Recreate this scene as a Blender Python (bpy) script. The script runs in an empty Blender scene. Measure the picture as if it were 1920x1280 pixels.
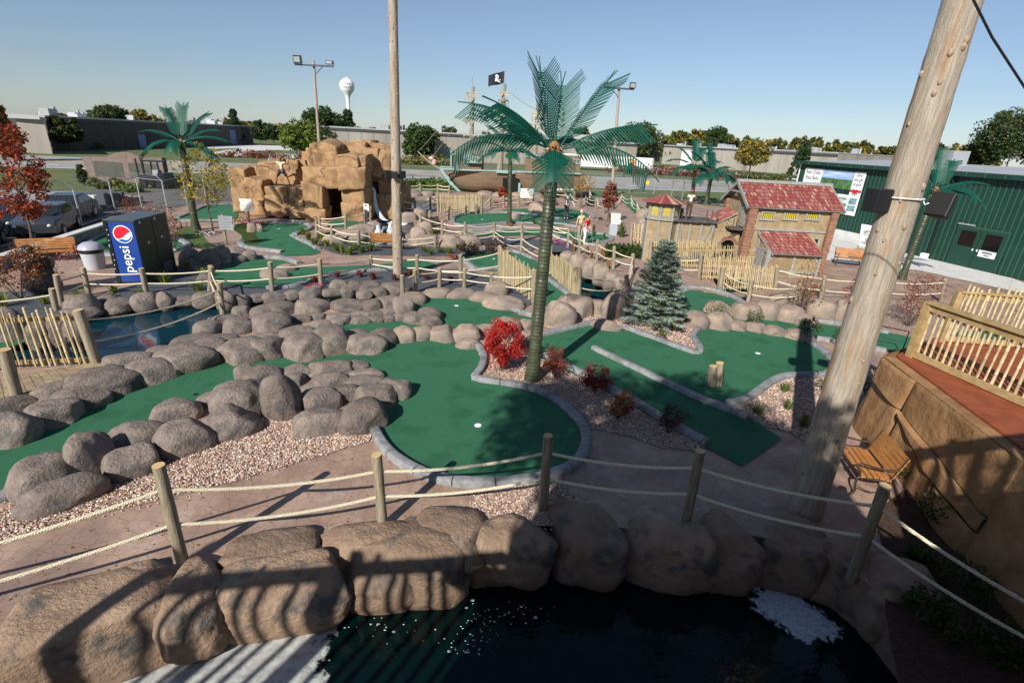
import bpy, bmesh, math, random
import numpy as np
from mathutils import Vector, Matrix
from mathutils.geometry import tessellate_polygon
random.seed(7); RN=np.random.default_rng(7)
SC=bpy.context.scene; COL=SC.collection
R=math.radians
# ---------------------------------------------------------------- camera model
FPX=944.0; PITCH=R(21.8); ROLL=R(3.05); H=5.5
_a=math.pi/2-PITCH
CM=Matrix.Rotation(_a,3,'X')@Matrix.Rotation(ROLL,3,'Z')
EYE=Vector((0,0,H))
def ray(u,v): return CM@Vector(((u-960)/FPX,-(v-640)/FPX,-1))
def G(u,v,z=0.0):
    d=ray(u,v); t=(z-H)/d.z
    return EYE+d*t
def YP(u,v,Y):
    d=ray(u,v); return EYE+d*(Y/d.y)
def depth(p): return -(CM.transposed()@(Vector(p)-EYE)).z
def PX(p): return depth(p)/FPX          # metres per photo pixel at p
def PROJ(p):
    q=CM.transposed()@(Vector(p)-EYE); return (960-FPX*q.x/q.z,640+FPX*q.y/q.z)
def HT(b,t,z=0):
    p=G(b[0],b[1],z); return YP(t[0],t[1],p.y).z-z
cam=bpy.data.cameras.new('camera'); co=bpy.data.objects.new('camera',cam); COL.objects.link(co)
cam.sensor_width=36; cam.lens=FPX/1920*36; cam.clip_start=.05; cam.clip_end=6000
co.matrix_world=Matrix.Translation(EYE)@CM.to_4x4(); SC.camera=co
# ---------------------------------------------------------------- light
SEL=R(34); SAZ=R(28)
w=bpy.data.worlds.new('World'); SC.world=w; w.use_nodes=True
nt=w.node_tree; bg=nt.nodes['Background']; sk=nt.nodes.new('ShaderNodeTexSky'); sk.sky_type='NISHITA'
sk.sun_disc=False; sk.sun_elevation=SEL; sk.sun_rotation=math.pi+SAZ; sk.altitude=200; sk.air_density=1.1; sk.dust_density=.2; sk.ozone_density=1.6
tn=nt.nodes.new('ShaderNodeMix'); tn.data_type='RGBA'; tn.blend_type='MULTIPLY'; tn.inputs[0].default_value=1; hz=nt.nodes.new('ShaderNodeHueSaturation'); hz.inputs['Saturation'].default_value=.72; nt.links.new(sk.outputs[0],hz.inputs['Color']); nt.links.new(hz.outputs[0],tn.inputs[6]); tn.inputs[7].default_value=(.79,.925,1.13,1); nt.links.new(tn.outputs[2],bg.inputs[0]); bg.inputs[1].default_value=.064
sun=bpy.data.lights.new('sun','SUN'); so=bpy.data.objects.new('sun',sun); COL.objects.link(so)
sun.energy=5.0; sun.angle=R(.53); sun.color=(1,.955,.88)
SD=Vector((math.sin(SAZ)*math.cos(SEL),math.cos(SAZ)*math.cos(SEL),-math.sin(SEL)))
so.rotation_euler=SD.to_track_quat('-Z','Y').to_euler()
SC.view_settings.view_transform='Standard'; SC.view_settings.look='None'; SC.view_settings.exposure=.38; SC.view_settings.gamma=1
SC.render.engine='CYCLES'; SC.cycles.max_bounces=5; SC.cycles.transparent_max_bounces=8; SC.cycles.use_denoising=True
# ---------------------------------------------------------------- materials
MATS={}
def M(name,c1,c2=None,scale=4,rough=.8,bump=0,bs=30,metal=0,c3=None,spec=.4,stretch=None,lo=.35,hi=.65,emit=None,rnd=0,s3=None,crack=None,det=5):
    if name in MATS: return MATS[name]
    m=bpy.data.materials.new(name); MATS[name]=m; m.use_nodes=True
    N=m.node_tree.nodes; L=m.node_tree.links; b=N['Principled BSDF']
    b.inputs['Roughness'].default_value=rough; b.inputs['Metallic'].default_value=metal; b.inputs['Specular IOR Level'].default_value=spec
    tc=N.new('ShaderNodeTexCoord'); vec=tc.outputs['Object']
    if stretch:
        mp=N.new('ShaderNodeMapping'); mp.inputs['Scale'].default_value=stretch; L.new(vec,mp.inputs[0]); vec=mp.outputs[0]
    def noise(s,d=5):
        n=N.new('ShaderNodeTexNoise'); n.inputs['Scale'].default_value=s; n.inputs['Detail'].default_value=d; n.inputs['Roughness'].default_value=.62; L.new(vec,n.inputs[0]); return n.outputs[0]
    def ramp(s,a,z,lo,hi):
        r=N.new('ShaderNodeValToRGB'); r.color_ramp.elements[0].position=lo; r.color_ramp.elements[1].position=hi
        r.color_ramp.elements[0].color=(*a,1); r.color_ramp.elements[1].color=(*z,1); L.new(s,r.inputs[0]); return r.outputs[0]
    col=None
    if c2: col=ramp(noise(scale,det),c1,c2,lo,hi)
    if c3:
        mx=N.new('ShaderNodeMix'); mx.data_type='RGBA'; L.new(ramp(noise(s3 or scale*.31,3),(0,0,0),(1,1,1),.5,.66),mx.inputs[0]); L.new(col,mx.inputs[6]); mx.inputs[7].default_value=(*c3,1); col=mx.outputs[2]
    if crack:
        nz=N.new('ShaderNodeTexNoise'); nz.inputs['Scale'].default_value=crack[0]*1.7; L.new(vec,nz.inputs[0]); mv=N.new('ShaderNodeMix'); mv.data_type='VECTOR'; mv.inputs[0].default_value=.3/crack[0]; L.new(vec,mv.inputs[4]); L.new(nz.outputs[1],mv.inputs[5])
        vo=N.new('ShaderNodeTexVoronoi'); vo.feature='DISTANCE_TO_EDGE'; vo.inputs['Scale'].default_value=crack[0]; L.new(mv.outputs[1],vo.inputs[0]); cr=ramp(vo.outputs[0],(crack[2],)*3,(1,1,1),0,crack[1])
        mu=N.new('ShaderNodeMix'); mu.data_type='RGBA'; mu.blend_type='MULTIPLY'; mu.inputs[0].default_value=1; L.new(col,mu.inputs[6]); L.new(cr,mu.inputs[7]); col=mu.outputs[2]
    if rnd:
        oi=N.new('ShaderNodeObjectInfo'); hs=N.new('ShaderNodeHueSaturation'); mr=N.new('ShaderNodeMapRange'); L.new(oi.outputs['Random'],mr.inputs[0])
        mr.inputs[3].default_value=1-rnd; mr.inputs[4].default_value=1+rnd; L.new(mr.outputs[0],hs.inputs['Value'])
        if col: L.new(col,hs.inputs['Color'])
        else: hs.inputs['Color'].default_value=(*c1,1)
        col=hs.outputs[0]
    if col: L.new(col,b.inputs['Base Color'])
    else: b.inputs['Base Color'].default_value=(*c1,1)
    if bump:
        bp=N.new('ShaderNodeBump'); bp.inputs['Strength'].default_value=min(1,bump); bp.inputs['Distance'].default_value=.02*max(1,bump); L.new(noise(bs,6),bp.inputs['Height']); L.new(bp.outputs[0],b.inputs['Normal'])
    if emit: b.inputs['Emission Color'].default_value=(*emit[0],1); b.inputs['Emission Strength'].default_value=emit[1]
    return m
def leafmat(name,c,tr=.25,rnd=0):
    if name in MATS: return MATS[name]
    k=tuple(x*.55 for x in c)
    m=M(name,k,tuple(min(1,x*1.25) for x in c),scale=1.6,rough=.6,spec=.25,rnd=rnd,lo=.3,hi=.62)
    N=m.node_tree.nodes; L=m.node_tree.links; b=N['Principled BSDF']; out=N['Material Output']
    t=N.new('ShaderNodeBsdfTranslucent'); mx=N.new('ShaderNodeMixShader'); mx.inputs[0].default_value=tr
    L.new(b.inputs['Base Color'].links[0].from_socket,t.inputs[0]); L.new(b.outputs[0],mx.inputs[1]); L.new(t.outputs[0],mx.inputs[2]); L.new(mx.outputs[0],out.inputs[0])
    return m
def pathmat():
    m=M('stamped_concrete',(.27,.175,.13),(.4,.275,.205),scale=1.3,rough=.62,c3=(.23,.155,.125),spec=.45,s3=.7)
    N=m.node_tree.nodes; L=m.node_tree.links; b=N['Principled BSDF']; src=b.inputs['Base Color'].links[0].from_socket
    tc=N.new('ShaderNodeTexCoord'); nz=N.new('ShaderNodeTexNoise'); nz.inputs['Scale'].default_value=2.5; L.new(tc.outputs['Object'],nz.inputs[0])
    mm=N.new('ShaderNodeMix'); mm.data_type='VECTOR'; mm.inputs[0].default_value=.09; L.new(tc.outputs['Object'],mm.inputs[4]); L.new(nz.outputs[1],mm.inputs[5])
    vo=N.new('ShaderNodeTexVoronoi'); vo.feature='DISTANCE_TO_EDGE'; vo.inputs['Scale'].default_value=6.5; vo.inputs['Randomness'].default_value=.75; L.new(mm.outputs[1],vo.inputs[0])
    r=N.new('ShaderNodeValToRGB'); r.color_ramp.elements[0].position=.0; r.color_ramp.elements[1].position=.045; r.color_ramp.elements[0].color=(.68,.66,.65,1); r.color_ramp.elements[1].color=(1,1,1,1); L.new(vo.outputs[0],r.inputs[0])
    mu=N.new('ShaderNodeMix'); mu.data_type='RGBA'; mu.blend_type='MULTIPLY'; mu.inputs[0].default_value=1; L.new(src,mu.inputs[6]); L.new(r.outputs[0],mu.inputs[7])
    # pale mineral bloom patches
    n2=N.new('ShaderNodeTexNoise'); n2.inputs['Scale'].default_value=1.1; n2.inputs['Detail'].default_value=9; n2.inputs['Roughness'].default_value=.72; L.new(tc.outputs['Object'],n2.inputs[0])
    r2=N.new('ShaderNodeValToRGB'); r2.color_ramp.elements[0].position=.55; r2.color_ramp.elements[1].position=.74; r2.color_ramp.elements[0].color=(0,0,0,1); r2.color_ramp.elements[1].color=(.8,.8,.8,1); L.new(n2.outputs[0],r2.inputs[0])
    m3=N.new('ShaderNodeMix'); m3.data_type='RGBA'; L.new(r2.outputs[0],m3.inputs[0]); L.new(mu.outputs[2],m3.inputs[6]); m3.inputs[7].default_value=(.55,.45,.42,1); L.new(m3.outputs[2],b.inputs['Base Color'])
    bp=N.new('ShaderNodeBump'); bp.inputs['Strength'].default_value=.55; bp.inputs['Distance'].default_value=.012; L.new(r.outputs[0],bp.inputs['Height']); L.new(bp.outputs[0],b.inputs['Normal'])
    return m
def watermat(name,c,rough=.04,bs=3,st=.25):
    m=M(name,c,rough=rough,spec=.5); N=m.node_tree.nodes; L=m.node_tree.links; b=N['Principled BSDF']; b.inputs['IOR'].default_value=1.33
    tc=N.new('ShaderNodeTexCoord'); n=N.new('ShaderNodeTexNoise'); n.inputs['Scale'].default_value=bs; n.inputs['Detail'].default_value=4; n.inputs['Distortion'].default_value=.6; L.new(tc.outputs['Object'],n.inputs[0])
    bp=N.new('ShaderNodeBump'); bp.inputs['Strength'].default_value=st; bp.inputs['Distance'].default_value=.05; L.new(n.outputs[0],bp.inputs['Height']); L.new(bp.outputs[0],b.inputs['Normal'])
    return m
def foammat(name,thr=.5,c=(.75,.78,.8),sc=5):
    """lacy foam: white where the noise is high, open water between"""
    m=M(name,tuple(x*.6 for x in c),tuple(min(1,x*1.1) for x in c),scale=sc*2.5,rough=.5,lo=.3,hi=.6,det=8); N=m.node_tree.nodes; L=m.node_tree.links; b=N['Principled BSDF']
    tc=N.new('ShaderNodeTexCoord'); n=N.new('ShaderNodeTexNoise'); n.inputs['Scale'].default_value=sc; n.inputs['Detail'].default_value=9; n.inputs['Roughness'].default_value=.75; L.new(tc.outputs['Object'],n.inputs[0])
    at=N.new('ShaderNodeAttribute'); at.attribute_name='edge'; ad=N.new('ShaderNodeMath'); ad.operation='ADD'; L.new(n.outputs[0],ad.inputs[0]); L.new(at.outputs['Fac'],ad.inputs[1])
    r=N.new('ShaderNodeMapRange'); r.inputs[1].default_value=thr; r.inputs[2].default_value=thr+.08; L.new(ad.outputs[0],r.inputs[0]); L.new(r.outputs[0],b.inputs['Alpha'])
    return m
# ---------------------------------------------------------------- mesh builder
def norm(v): v=Vector(v); return v.normalized() if v.length>1e-9 else Vector((0,0,1))
class MB:
    def __init__(s): s.v=[];s.f=[];s.m=[]
    def add(s,vs,fs,m=0):
        n=len(s.v); s.v.extend([tuple(x) for x in vs]); s.f.extend([tuple(i+n for i in f) for f in fs]); s.m.extend([m]*len(fs)); return s
    def arr(s,V,F,m=0):
        n=len(s.v); s.v.extend(map(tuple,V.tolist())); s.f.extend(map(tuple,(F+n).tolist())); s.m.extend([m]*len(F) if np.isscalar(m) else list(m)); return s
    def ob(s,o,a,b,c,m=0):
        o,a,b,c=map(Vector,(o,a,b,c)); P=[o,o+a,o+a+b,o+b]; P+= [p+c for p in P]
        F=[(0,3,2,1),(4,5,6,7),(0,1,5,4),(1,2,6,5),(2,3,7,6),(3,0,4,7)]
        if a.cross(b).dot(c)<0: F=[f[::-1] for f in F]
        return s.add(P,F,m)
    def box(s,c,d,rz=0,m=0,rx=0):
        """c = centre of the base, d = sizes"""
        q=Matrix.Rotation(rz,3,'Z')@Matrix.Rotation(rx,3,'X'); a,b,e=q@Vector((d[0],0,0)),q@Vector((0,d[1],0)),q@Vector((0,0,d[2]))
        return s.ob(Vector(c)-a/2-b/2,a,b,e,m)
    def bar(s,p,q,wd,th=None,m=0,up=(0,0,1)):
        p,q=Vector(p),Vector(q); t=norm(q-p); th=th or wd; u=Vector(up)
        if abs(t.dot(u))>.97: u=Vector((0,1,0))
        x=norm(t.cross(u)); y=norm(x.cross(t)); return s.ob(p-x*wd/2-y*th/2,x*wd,y*th,q-p,m)
    def tube(s,pts,r,n=8,m=0,cap=True,ph=0):
        pts=[Vector(p) for p in pts]; k=len(pts); r=[r]*k if not hasattr(r,'__len__') else r
        t0=norm(pts[1]-pts[0]); u=Vector((0,0,1)) if abs(t0.z)<.9 else Vector((1,0,0)); x=norm(t0.cross(u)); V=[]
        for i,p in enumerate(pts):
            t=norm(pts[min(i+1,k-1)]-pts[max(i-1,0)]); x=norm(x-t*x.dot(t)); y=t.cross(x)
            for j in range(n):
                a=2*math.pi*j/n+ph; V.append(p+(x*math.cos(a)+y*math.sin(a))*r[i])
        F=[(i*n+j,i*n+(j+1)%n,(i+1)*n+(j+1)%n,(i+1)*n+j) for i in range(k-1) for j in range(n)]
        if cap: F+=[tuple(range(n))[::-1],tuple((k-1)*n+j for j in range(n))]
        return s.add(V,F,m)
    def cyl(s,c,r,h,n=16,m=0,r2=None): return s.tube([c,(c[0],c[1],c[2]+h)],[r,r if r2 is None else r2],n,m)
    def lathe(s,c,prof,n=20,m=0):
        return s.tube([(c[0],c[1],c[2]+z) for z,_ in prof],[a for _,a in prof],n,m)
    def ell(s,c,d,m=0,n=12,k=8,q=None):
        V=[];F=[]
        for i in range(k+1):
            a=math.pi*i/k
            for j in range(n):
                b=2*math.pi*j/n; p=Vector((d[0]*math.sin(a)*math.cos(b),d[1]*math.sin(a)*math.sin(b),d[2]*math.cos(a)))
                if q: p=q@p
                V.append(Vector(c)+p)
        for i in range(k):
            for j in range(n): F.append((i*n+j,(i+1)*n+j,(i+1)*n+(j+1)%n,i*n+(j+1)%n))
        return s.add(V,F,m)
    def prism(s,poly,ext,m=0):
        """planar polygon (3D points) pushed along ext"""
        P=[Vector(p) for p in poly]; e=Vector(ext); n=len(P)
        nn=Vector((0,0,0))
        for i in range(n): nn+=P[i].cross(P[(i+1)%n])
        F=[tuple(range(n))[::-1],tuple(range(n,2*n))]+[(i,(i+1)%n,n+(i+1)%n,n+i) for i in range(n)]
        if nn.dot(e)<0: F=[f[::-1] for f in F]
        return s.add(P+[p+e for p in P],F,m)
    def build(s,name,mats,parent=None,smooth=True,ang=38,loc=None):
        if not isinstance(mats,(list,tuple)): mats=[mats]
        me=bpy.data.meshes.new(name); V=np.array(s.v,dtype=np.float32).reshape(-1,3)
        off=Vector((0,0,0))
        if parent is not None:
            p=parent
            while p is not None: off+=p.location; p=p.parent
        elif loc is not None: off=Vector(loc)
        else: off=Vector((float(V[:,0].min()+V[:,0].max())/2,float(V[:,1].min()+V[:,1].max())/2,float(V[:,2].min())))
        V=V-np.array(off,dtype=np.float32)
        me.from_pydata(V.tolist(),[],s.f)
        for m in mats: me.materials.append(m)
        if len(mats)>1: me.polygons.foreach_set('material_index',np.array(s.m,dtype=np.int32))
        if smooth:
            me.polygons.foreach_set('use_smooth',np.ones(len(s.f),dtype=bool)); me.set_sharp_from_angle(angle=R(ang))
        o=bpy.data.objects.new(name,me); COL.objects.link(o)
        if parent is not None: o.parent=parent
        else: o.location=off
        return o
def tag(o,label=None,cat=None,group=None,kind=None):
    if label: o['label']=label
    if cat: o['category']=cat
    if group: o['group']=group
    if kind: o['kind']=kind
    return o
def thing(name,label,cat,loc,group=None):
    o=bpy.data.objects.new(name,None); COL.objects.link(o); o.location=Vector(loc); o.empty_display_size=.2
    return tag(o,label,cat,group)
def copyt(o,loc,rz=0,s=1.0,label=None,parent=None):
    c=o.copy(); COL.objects.link(c)
    if parent is None:
        c.location=Vector(loc); c.rotation_euler=(0,0,rz); c.scale=(s,s,s)
        if label: c['label']=label
    else: c.parent=parent
    for ch in o.children: copyt(ch,None,parent=c)
    return c
ORD='first second third fourth fifth sixth seventh eighth ninth tenth eleventh twelfth thirteenth fourteenth fifteenth sixteenth seventeenth eighteenth nineteenth twentieth'.split()
TENS={2:'twenty',3:'thirty',4:'forty',5:'fifty',6:'sixty'}
def ordw(i,n=None):
    """0-based"""
    if n and i==n-1 and n>1: return 'last'
    i+=1
    if i<=20: return ORD[i-1]
    return TENS[i//10]+('-'+ORD[i%10-1] if i%10 else 'th').replace('ty-th','tieth') if i%10 else TENS[i//10][:-1]+'ieth'
def smoothpoly(P,closed=True,k=4):
    n=len(P); out=[]
    rng=range(n) if closed else range(n-1)
    for i in rng:
        p0=P[(i-1)%n] if closed or i>0 else P[i]; p1=P[i]; p2=P[(i+1)%n]; p3=P[(i+2)%n] if closed or i<n-2 else P[i+1]
        for j in range(k):
            t=j/k; out.append(.5*((2*p1)+(-p0+p2)*t+(2*p0-5*p1+4*p2-p3)*t*t+(-p0+3*p1-3*p2+p3)*t**3))
    if not closed: out.append(P[-1])
    return out
def GP(pts,z=0,smooth=0,closed=True):
    P=[G(u,v,z) for u,v in pts]
    return smoothpoly(P,closed,smooth) if smooth else P
def area2(P): return sum(P[i].x*P[(i+1)%len(P)].y-P[(i+1)%len(P)].x*P[i].y for i in range(len(P)))/2
def sheet(name,P,mat,z=None,holes=(),parent=None,**kw):
    P=[Vector((p.x,p.y,p.z if z is None else z)) for p in P]
    if area2(P)<0: P=P[::-1]
    loops=[P]; zz=P[0].z
    for h in holes:
        h=[Vector((p.x,p.y,zz)) for p in h]
        if area2(h)>0: h=h[::-1]
        loops.append(h)
    tri=tessellate_polygon(loops); V=[p for l in loops for p in l]; F=[]
    for a,b,c in tri:
        F.append((a,b,c) if (V[b]-V[a]).cross(V[c]-V[a]).z>0 else (a,c,b))
    mb=MB().add(V,F); return mb.build(name,mat,parent,smooth=False,loc=(0,0,0) if parent is None else None)
def inpoly(X,Y,P):
    px=np.array([p.x for p in P]); py=np.array([p.y for p in P]); c=np.zeros(len(X),bool); j=len(P)-1
    for i in range(len(P)):
        cond=((py[i]>Y)!=(py[j]>Y))&(X<(px[j]-px[i])*(Y-py[i])/(py[j]-py[i]+1e-12)+px[i]); c^=cond; j=i
    return c
def scatter(P,n,rng=RN):
    xs=[p.x for p in P]; ys=[p.y for p in P]; X=rng.uniform(min(xs),max(xs),n*3); Y=rng.uniform(min(ys),max(ys),n*3)
    k=inpoly(X,Y,P); return X[k][:n],Y[k][:n]
def skirt(P,z0,z1,mb):
    n=len(P)
    mb.add([(p.x,p.y,z0) for p in P]+[(p.x,p.y,z1) for p in P],[(i,(i+1)%n,n+(i+1)%n,n+i) for i in range(n)])
# rocks -------------------------------------------------------------------
def ico(n):
    bm=bmesh.new(); bmesh.ops.create_icosphere(bm,subdivisions=n,radius=1); V=np.array([v.co[:] for v in bm.verts]); F=[tuple(v.index for v in f.verts) for f in bm.faces]; bm.free(); return V,F
ICO={n:ico(n) for n in (1,2,3,4,5)}
def rockmesh(name,d,rz,mat,sub=3,p=2.6,chop=4,amp=.07,rng=RN,flat=None):
    V,F=ICO[sub]; V=V/(np.sum(np.abs(V)**p,axis=1)**(1/p))[:,None]
    if chop:
        for k in range(chop):
            q=rng.normal(size=3); q[2]=abs(q[2])*.7; q/=np.linalg.norm(q); lim=rng.uniform(.76,.94); dd=V@q; ex=np.clip(dd-lim,0,None); V=V-np.outer(ex*.85,q)
    r=np.ones(len(V))
    for k in range(5):
        q=rng.normal(size=3)*(1.0+k*.9); r+=amp/(1+k*.6)*np.sin(V@q+rng.uniform(0,6.3))
    for k in range(4 if sub>=4 else 2):
        q=rng.normal(size=3)*(7+5*k); r+=.012/(1+k*.4)*np.sin(V@q+rng.uniform(0,6.3))
    V=V*r[:,None]*np.array(d); c,s=math.cos(rz),math.sin(rz); V=V@np.array([[c,s,0],[-s,c,0],[0,0,1]])
    me=bpy.data.meshes.new(name); me.from_pydata(V.tolist(),[],F); me.materials.append(mat); me.polygons.foreach_set('use_smooth',np.ones(len(F),bool))
    return me
# ---------------------------------------------------------------- shared materials
PATH=pathmat()
TURF=M('turf',(.03,.132,.066),(.054,.185,.1),scale=30,rough=.95,bump=1,bs=110,spec=.15,c3=(.03,.125,.062),s3=1.3,det=9,lo=.25,hi=.75)
OLIVE=M('long_turf',(.04,.06,.014),(.06,.085,.022),scale=5,rough=.95,bump=1,bs=120,spec=.1)
KERB=M('kerb_concrete',(.19,.19,.195),(.3,.3,.305),scale=7,rough=.88,bump=.6,bs=60,c3=(.15,.15,.15),det=9)
GRAV=M('gravel_bed_base',(.24,.15,.115),(.5,.36,.29),scale=26,rough=.9,bump=1.5,bs=28,lo=.4,hi=.6,c3=(.13,.09,.075),s3=18)
SLATE=M('slate_mulch',(.035,.04,.048),(.12,.13,.15),scale=30,rough=.85,bump=1.5,bs=30,lo=.4,hi=.62)
MULCH=M('bark_mulch',(.03,.016,.01),(.09,.045,.028),scale=24,rough=.95,bump=1.5,bs=30)
LAWN=M('lawn',(.06,.095,.025),(.13,.15,.055),scale=.7,rough=.95,bump=1,bs=25,c3=(.13,.125,.055),s3=.12)
ASPH=M('asphalt',(.055,.052,.05),(.085,.08,.078),scale=1.2,rough=.9,bump=.3,bs=60)
ROAD=M('road_concrete',(.25,.245,.235),(.32,.31,.3),scale=.5,rough=.9)
CONC=M('pale_concrete',(.5,.49,.47),(.62,.61,.59),scale=1.5,rough=.9,bump=.2,bs=50)
ROCK=M('boulder_concrete',(.125,.095,.08),(.31,.25,.21),scale=3.2,rough=.88,bump=2.6,bs=19,c3=(.105,.095,.088),s3=1.9,rnd=.2,det=11,lo=.28,hi=.7)
ROCKW=M('pond_wall_rock',(.16,.1,.065),(.36,.25,.17),scale=1.7,rough=.7,bump=1.9,bs=17,c3=(.09,.08,.072),s3=2.2,rnd=.14,det=11,lo=.28,hi=.7)
PALEROCK=M('pale_bank_rock',(.23,.17,.13),(.39,.3,.235),scale=2.8,rough=.88,bump=1.6,bs=18,c3=(.19,.16,.135),det=10,rnd=.1)
SAND=M('sandstone',(.27,.155,.075),(.41,.255,.13),scale=2.4,rough=.85,bump=1.6,bs=8,c3=(.2,.115,.055),s3=.9,det=9,crack=(.55,.012,.35))
WHITE=M('white_paint',(.78,.78,.78),rough=.45); BLACK=M('black_metal',(.012,.012,.014),rough=.4); DARK=M('painted_dark',(.006,.006,.006),rough=.95)  # near-black paint for unlit insides of openings, and plain black marks
POSTM=M('round_post_timber',(.17,.135,.09),(.33,.28,.2),scale=6,rough=.85,bump=.7,bs=20,stretch=(3,3,.35),rnd=.12)
CUT=M('cut_timber_end',(.5,.33,.15),(.62,.43,.22),scale=14,rough=.85)
ROPE=M('rope',(.62,.54,.38),(.75,.68,.52),scale=30,rough=.9,bump=.6,bs=200)
BAMB=M('bamboo_cane',(.38,.29,.15),(.6,.49,.3),scale=3,rough=.55,stretch=(6,6,.8),rnd=.16)
LUMB=M('treated_lumber',(.28,.18,.075),(.43,.3,.14),scale=5,rough=.8,stretch=(1,1,1),bump=.3,bs=30)
DECKW=M('deck_board',(.23,.165,.1),(.37,.28,.18),scale=6,rough=.85,bump=.5,bs=40,rnd=.15)
GALV=M('galvanised_steel',(.45,.46,.48),(.56,.57,.6),scale=6,rough=.45,metal=.6)
POLEW=M('weathered_pole',(.27,.23,.18),(.45,.38,.3),scale=5,rough=.85,stretch=(6,6,.5),bump=1.2,bs=9,c3=(.33,.2,.11),s3=2.2)
# ---------------------------------------------------------------- outlines (photo pixels -> ground)
NEARPOND=[G(u,v) for u,v in [(40,1170),(330,1075),(430,1060),(600,1035),(760,1000),(900,968),(1050,970),(1200,994),(1400,1002),(1490,1015),(1570,1050),(1650,1110),(1720,1190)]]+[Vector((5.0,2.6,0)),Vector((3.6,1.3,0)),Vector((-4.5,1.0,0)),Vector((-6.2,2.6,0))]
LEFTPOND=GP([(-60,640),(60,606),(150,590),(190,580),(250,574),(330,570),(415,566),(470,563),(560,557),(640,552),(700,548),(760,548),(745,560),(640,566),(560,575),(470,578),(440,592),(400,608),(350,634),(280,655),(190,676),(60,682),(-60,700)],0,2)
FALLPOND=GP([(610,436),(650,430),(690,424),(725,404),(790,402),(775,414),(782,428),(760,440),(765,455),(700,460),(640,462),(600,452)],0,2)
CANAL=GP([(1035,466),(1048,466),(1090,492),(1135,520),(1168,546),(1160,558),(1128,566),(1090,566),(1085,548),(1060,520),(1040,500),(1030,480)],0,1)
FARPOND=GP([(758,372),(800,370),(822,378),(815,392),(775,392),(752,385)],0,2)
HOUSEPIT=GP([(1330,510),(1400,514),(1402,545),(1398,568),(1378,566),(1352,548),(1340,530)],0,1)
HOLES=[NEARPOND,LEFTPOND,FALLPOND,CANAL,FARPOND,HOUSEPIT]
gr=sheet('ground',[Vector((x,y,-.03)) for x,y in [(-900,-60),(900,-60),(1600,1500),(-1600,1500)]],LAWN,holes=HOLES); tag(gr,kind='structure')
COURSE=[G(u,v) for u,v in [(-330,640),(-60,520),(130,450),(260,402),(360,384),(420,378),(640,366),(850,360),(1100,364),(1240,373),(1380,392),(1475,418),(1550,440),(1900,522)]]+[Vector(p) for p in ((30,10,0),(14,-6,0),(-12,-6,0))]
cs=sheet('paved_path',COURSE,PATH,z=0,holes=HOLES); tag(cs,kind='structure')
PW={}
def pond(P,name,depth_,mat,bank,floor=True):
    tag(sheet(name,P,mat,z=-depth_),kind='structure')
    mb=MB(); skirt(P,-depth_-.4,-.03+.028,mb); o=mb.build('pond_bank',bank,smooth=False); tag(o,kind='structure')
WNEAR=watermat('dark_teal_water',(.0008,.008,.0075),rough=.06,bs=3.2,st=.35); WPOND=watermat('pond_water',(.004,.03,.045),rough=.03,bs=2.2,st=.12)
WCAN=watermat('canal_water',(.003,.035,.04),rough=.05,bs=3,st=.2)
pond(NEARPOND,'pond_water',.8,WNEAR,ROCKW); pond(LEFTPOND,'pond_water',.16,WPOND,ROCK); pond(FALLPOND,'pond_water',.2,WPOND,PALEROCK)
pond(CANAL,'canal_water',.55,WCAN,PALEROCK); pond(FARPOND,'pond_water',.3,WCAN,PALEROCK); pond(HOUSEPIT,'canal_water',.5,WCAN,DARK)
BZ=[0]
def bed(name,pts,mat,z,sm=2,kind='structure'):
    BZ[0]+=1; z=z+BZ[0]*.0009 if z<.02 else z
    return tag(sheet(name,GP(pts,z,sm),mat),kind=kind)
# grey slate beds, gravel beds, lawns inside the course
Z1=.006
bed('slate_bed',[(190,560),(215,545),(300,520),(330,500),(400,498),(405,530),(440,534),(520,541),(620,518),(740,505),(860,505),(885,508),(990,550),(985,560),(930,560),(870,556),(760,546),(640,546),(540,556),(420,560),(330,562),(250,566)],SLATE,Z1)
bed('slate_bed',[(-80,640),(-80,560),(60,545),(110,560),(150,578),(60,600)],SLATE,Z1)
bed('slate_bed',[(596,440),(640,447),(700,462),(760,462),(860,465),(880,470),(840,480),(760,480),(690,478),(640,478),(600,462)],SLATE,Z1)
bed('slate_bed',[(860,440),(960,446),(1080,455),(1085,470),(1040,472),(960,462),(880,458)],SLATE,Z1)
bed('slate_bed',[(930,577),(955,560),(990,562),(998,570),(975,580),(970,588)],SLATE,Z1+.003)
bed('slate_bed',[(960,412),(1010,405),(1075,402),(1100,410),(1075,415),(1010,418)],SLATE,Z1)
GB1=[(-90,1010),(0,958),(50,925),(240,880),(310,850),(400,815),(490,780),(560,780),(700,806),(692,828),(560,866),(430,905),(330,930),(150,972),(0,1020),(-90,1055)]
GB2=[(872,968),(884,925),(960,910),(1045,897),(1095,948),(1150,985),(1000,985)]
GB3=[(890,640),(1012,625),(1030,668),(1110,706),(1325,835),(1310,846),(1240,838),(1190,820),(1105,802),(1085,770),(1040,735),(890,708),(905,690)]
bed('gravel_bed',GB1,GRAV,Z1,1); bed('gravel_bed',GB2,GRAV,Z1,0); bed('gravel_bed',GB3,GRAV,Z1,0)
GB4=[(1010,612),(1040,590),(1130,585),(1180,575),(1260,580),(1345,592),(1350,612),(1310,622),(1300,640),(1306,662),(1240,640),(1160,614),(1110,606),(1050,620)]
GB5=[(1370,766),(1400,752),(1450,720),(1480,708),(1552,706),(1590,740),(1560,860),(1480,810),(1400,790)]
bed('gravel_bed',GB4,GRAV,Z1,0); bed('gravel_bed',GB5,GRAV,Z1,0)
bed('gravel_bed',[(1470,600),(1470,560),(1560,548),(1700,560),(1800,600),(1900,640),(1900,700),(1700,655),(1600,628)],GRAV,Z1,1)
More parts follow.
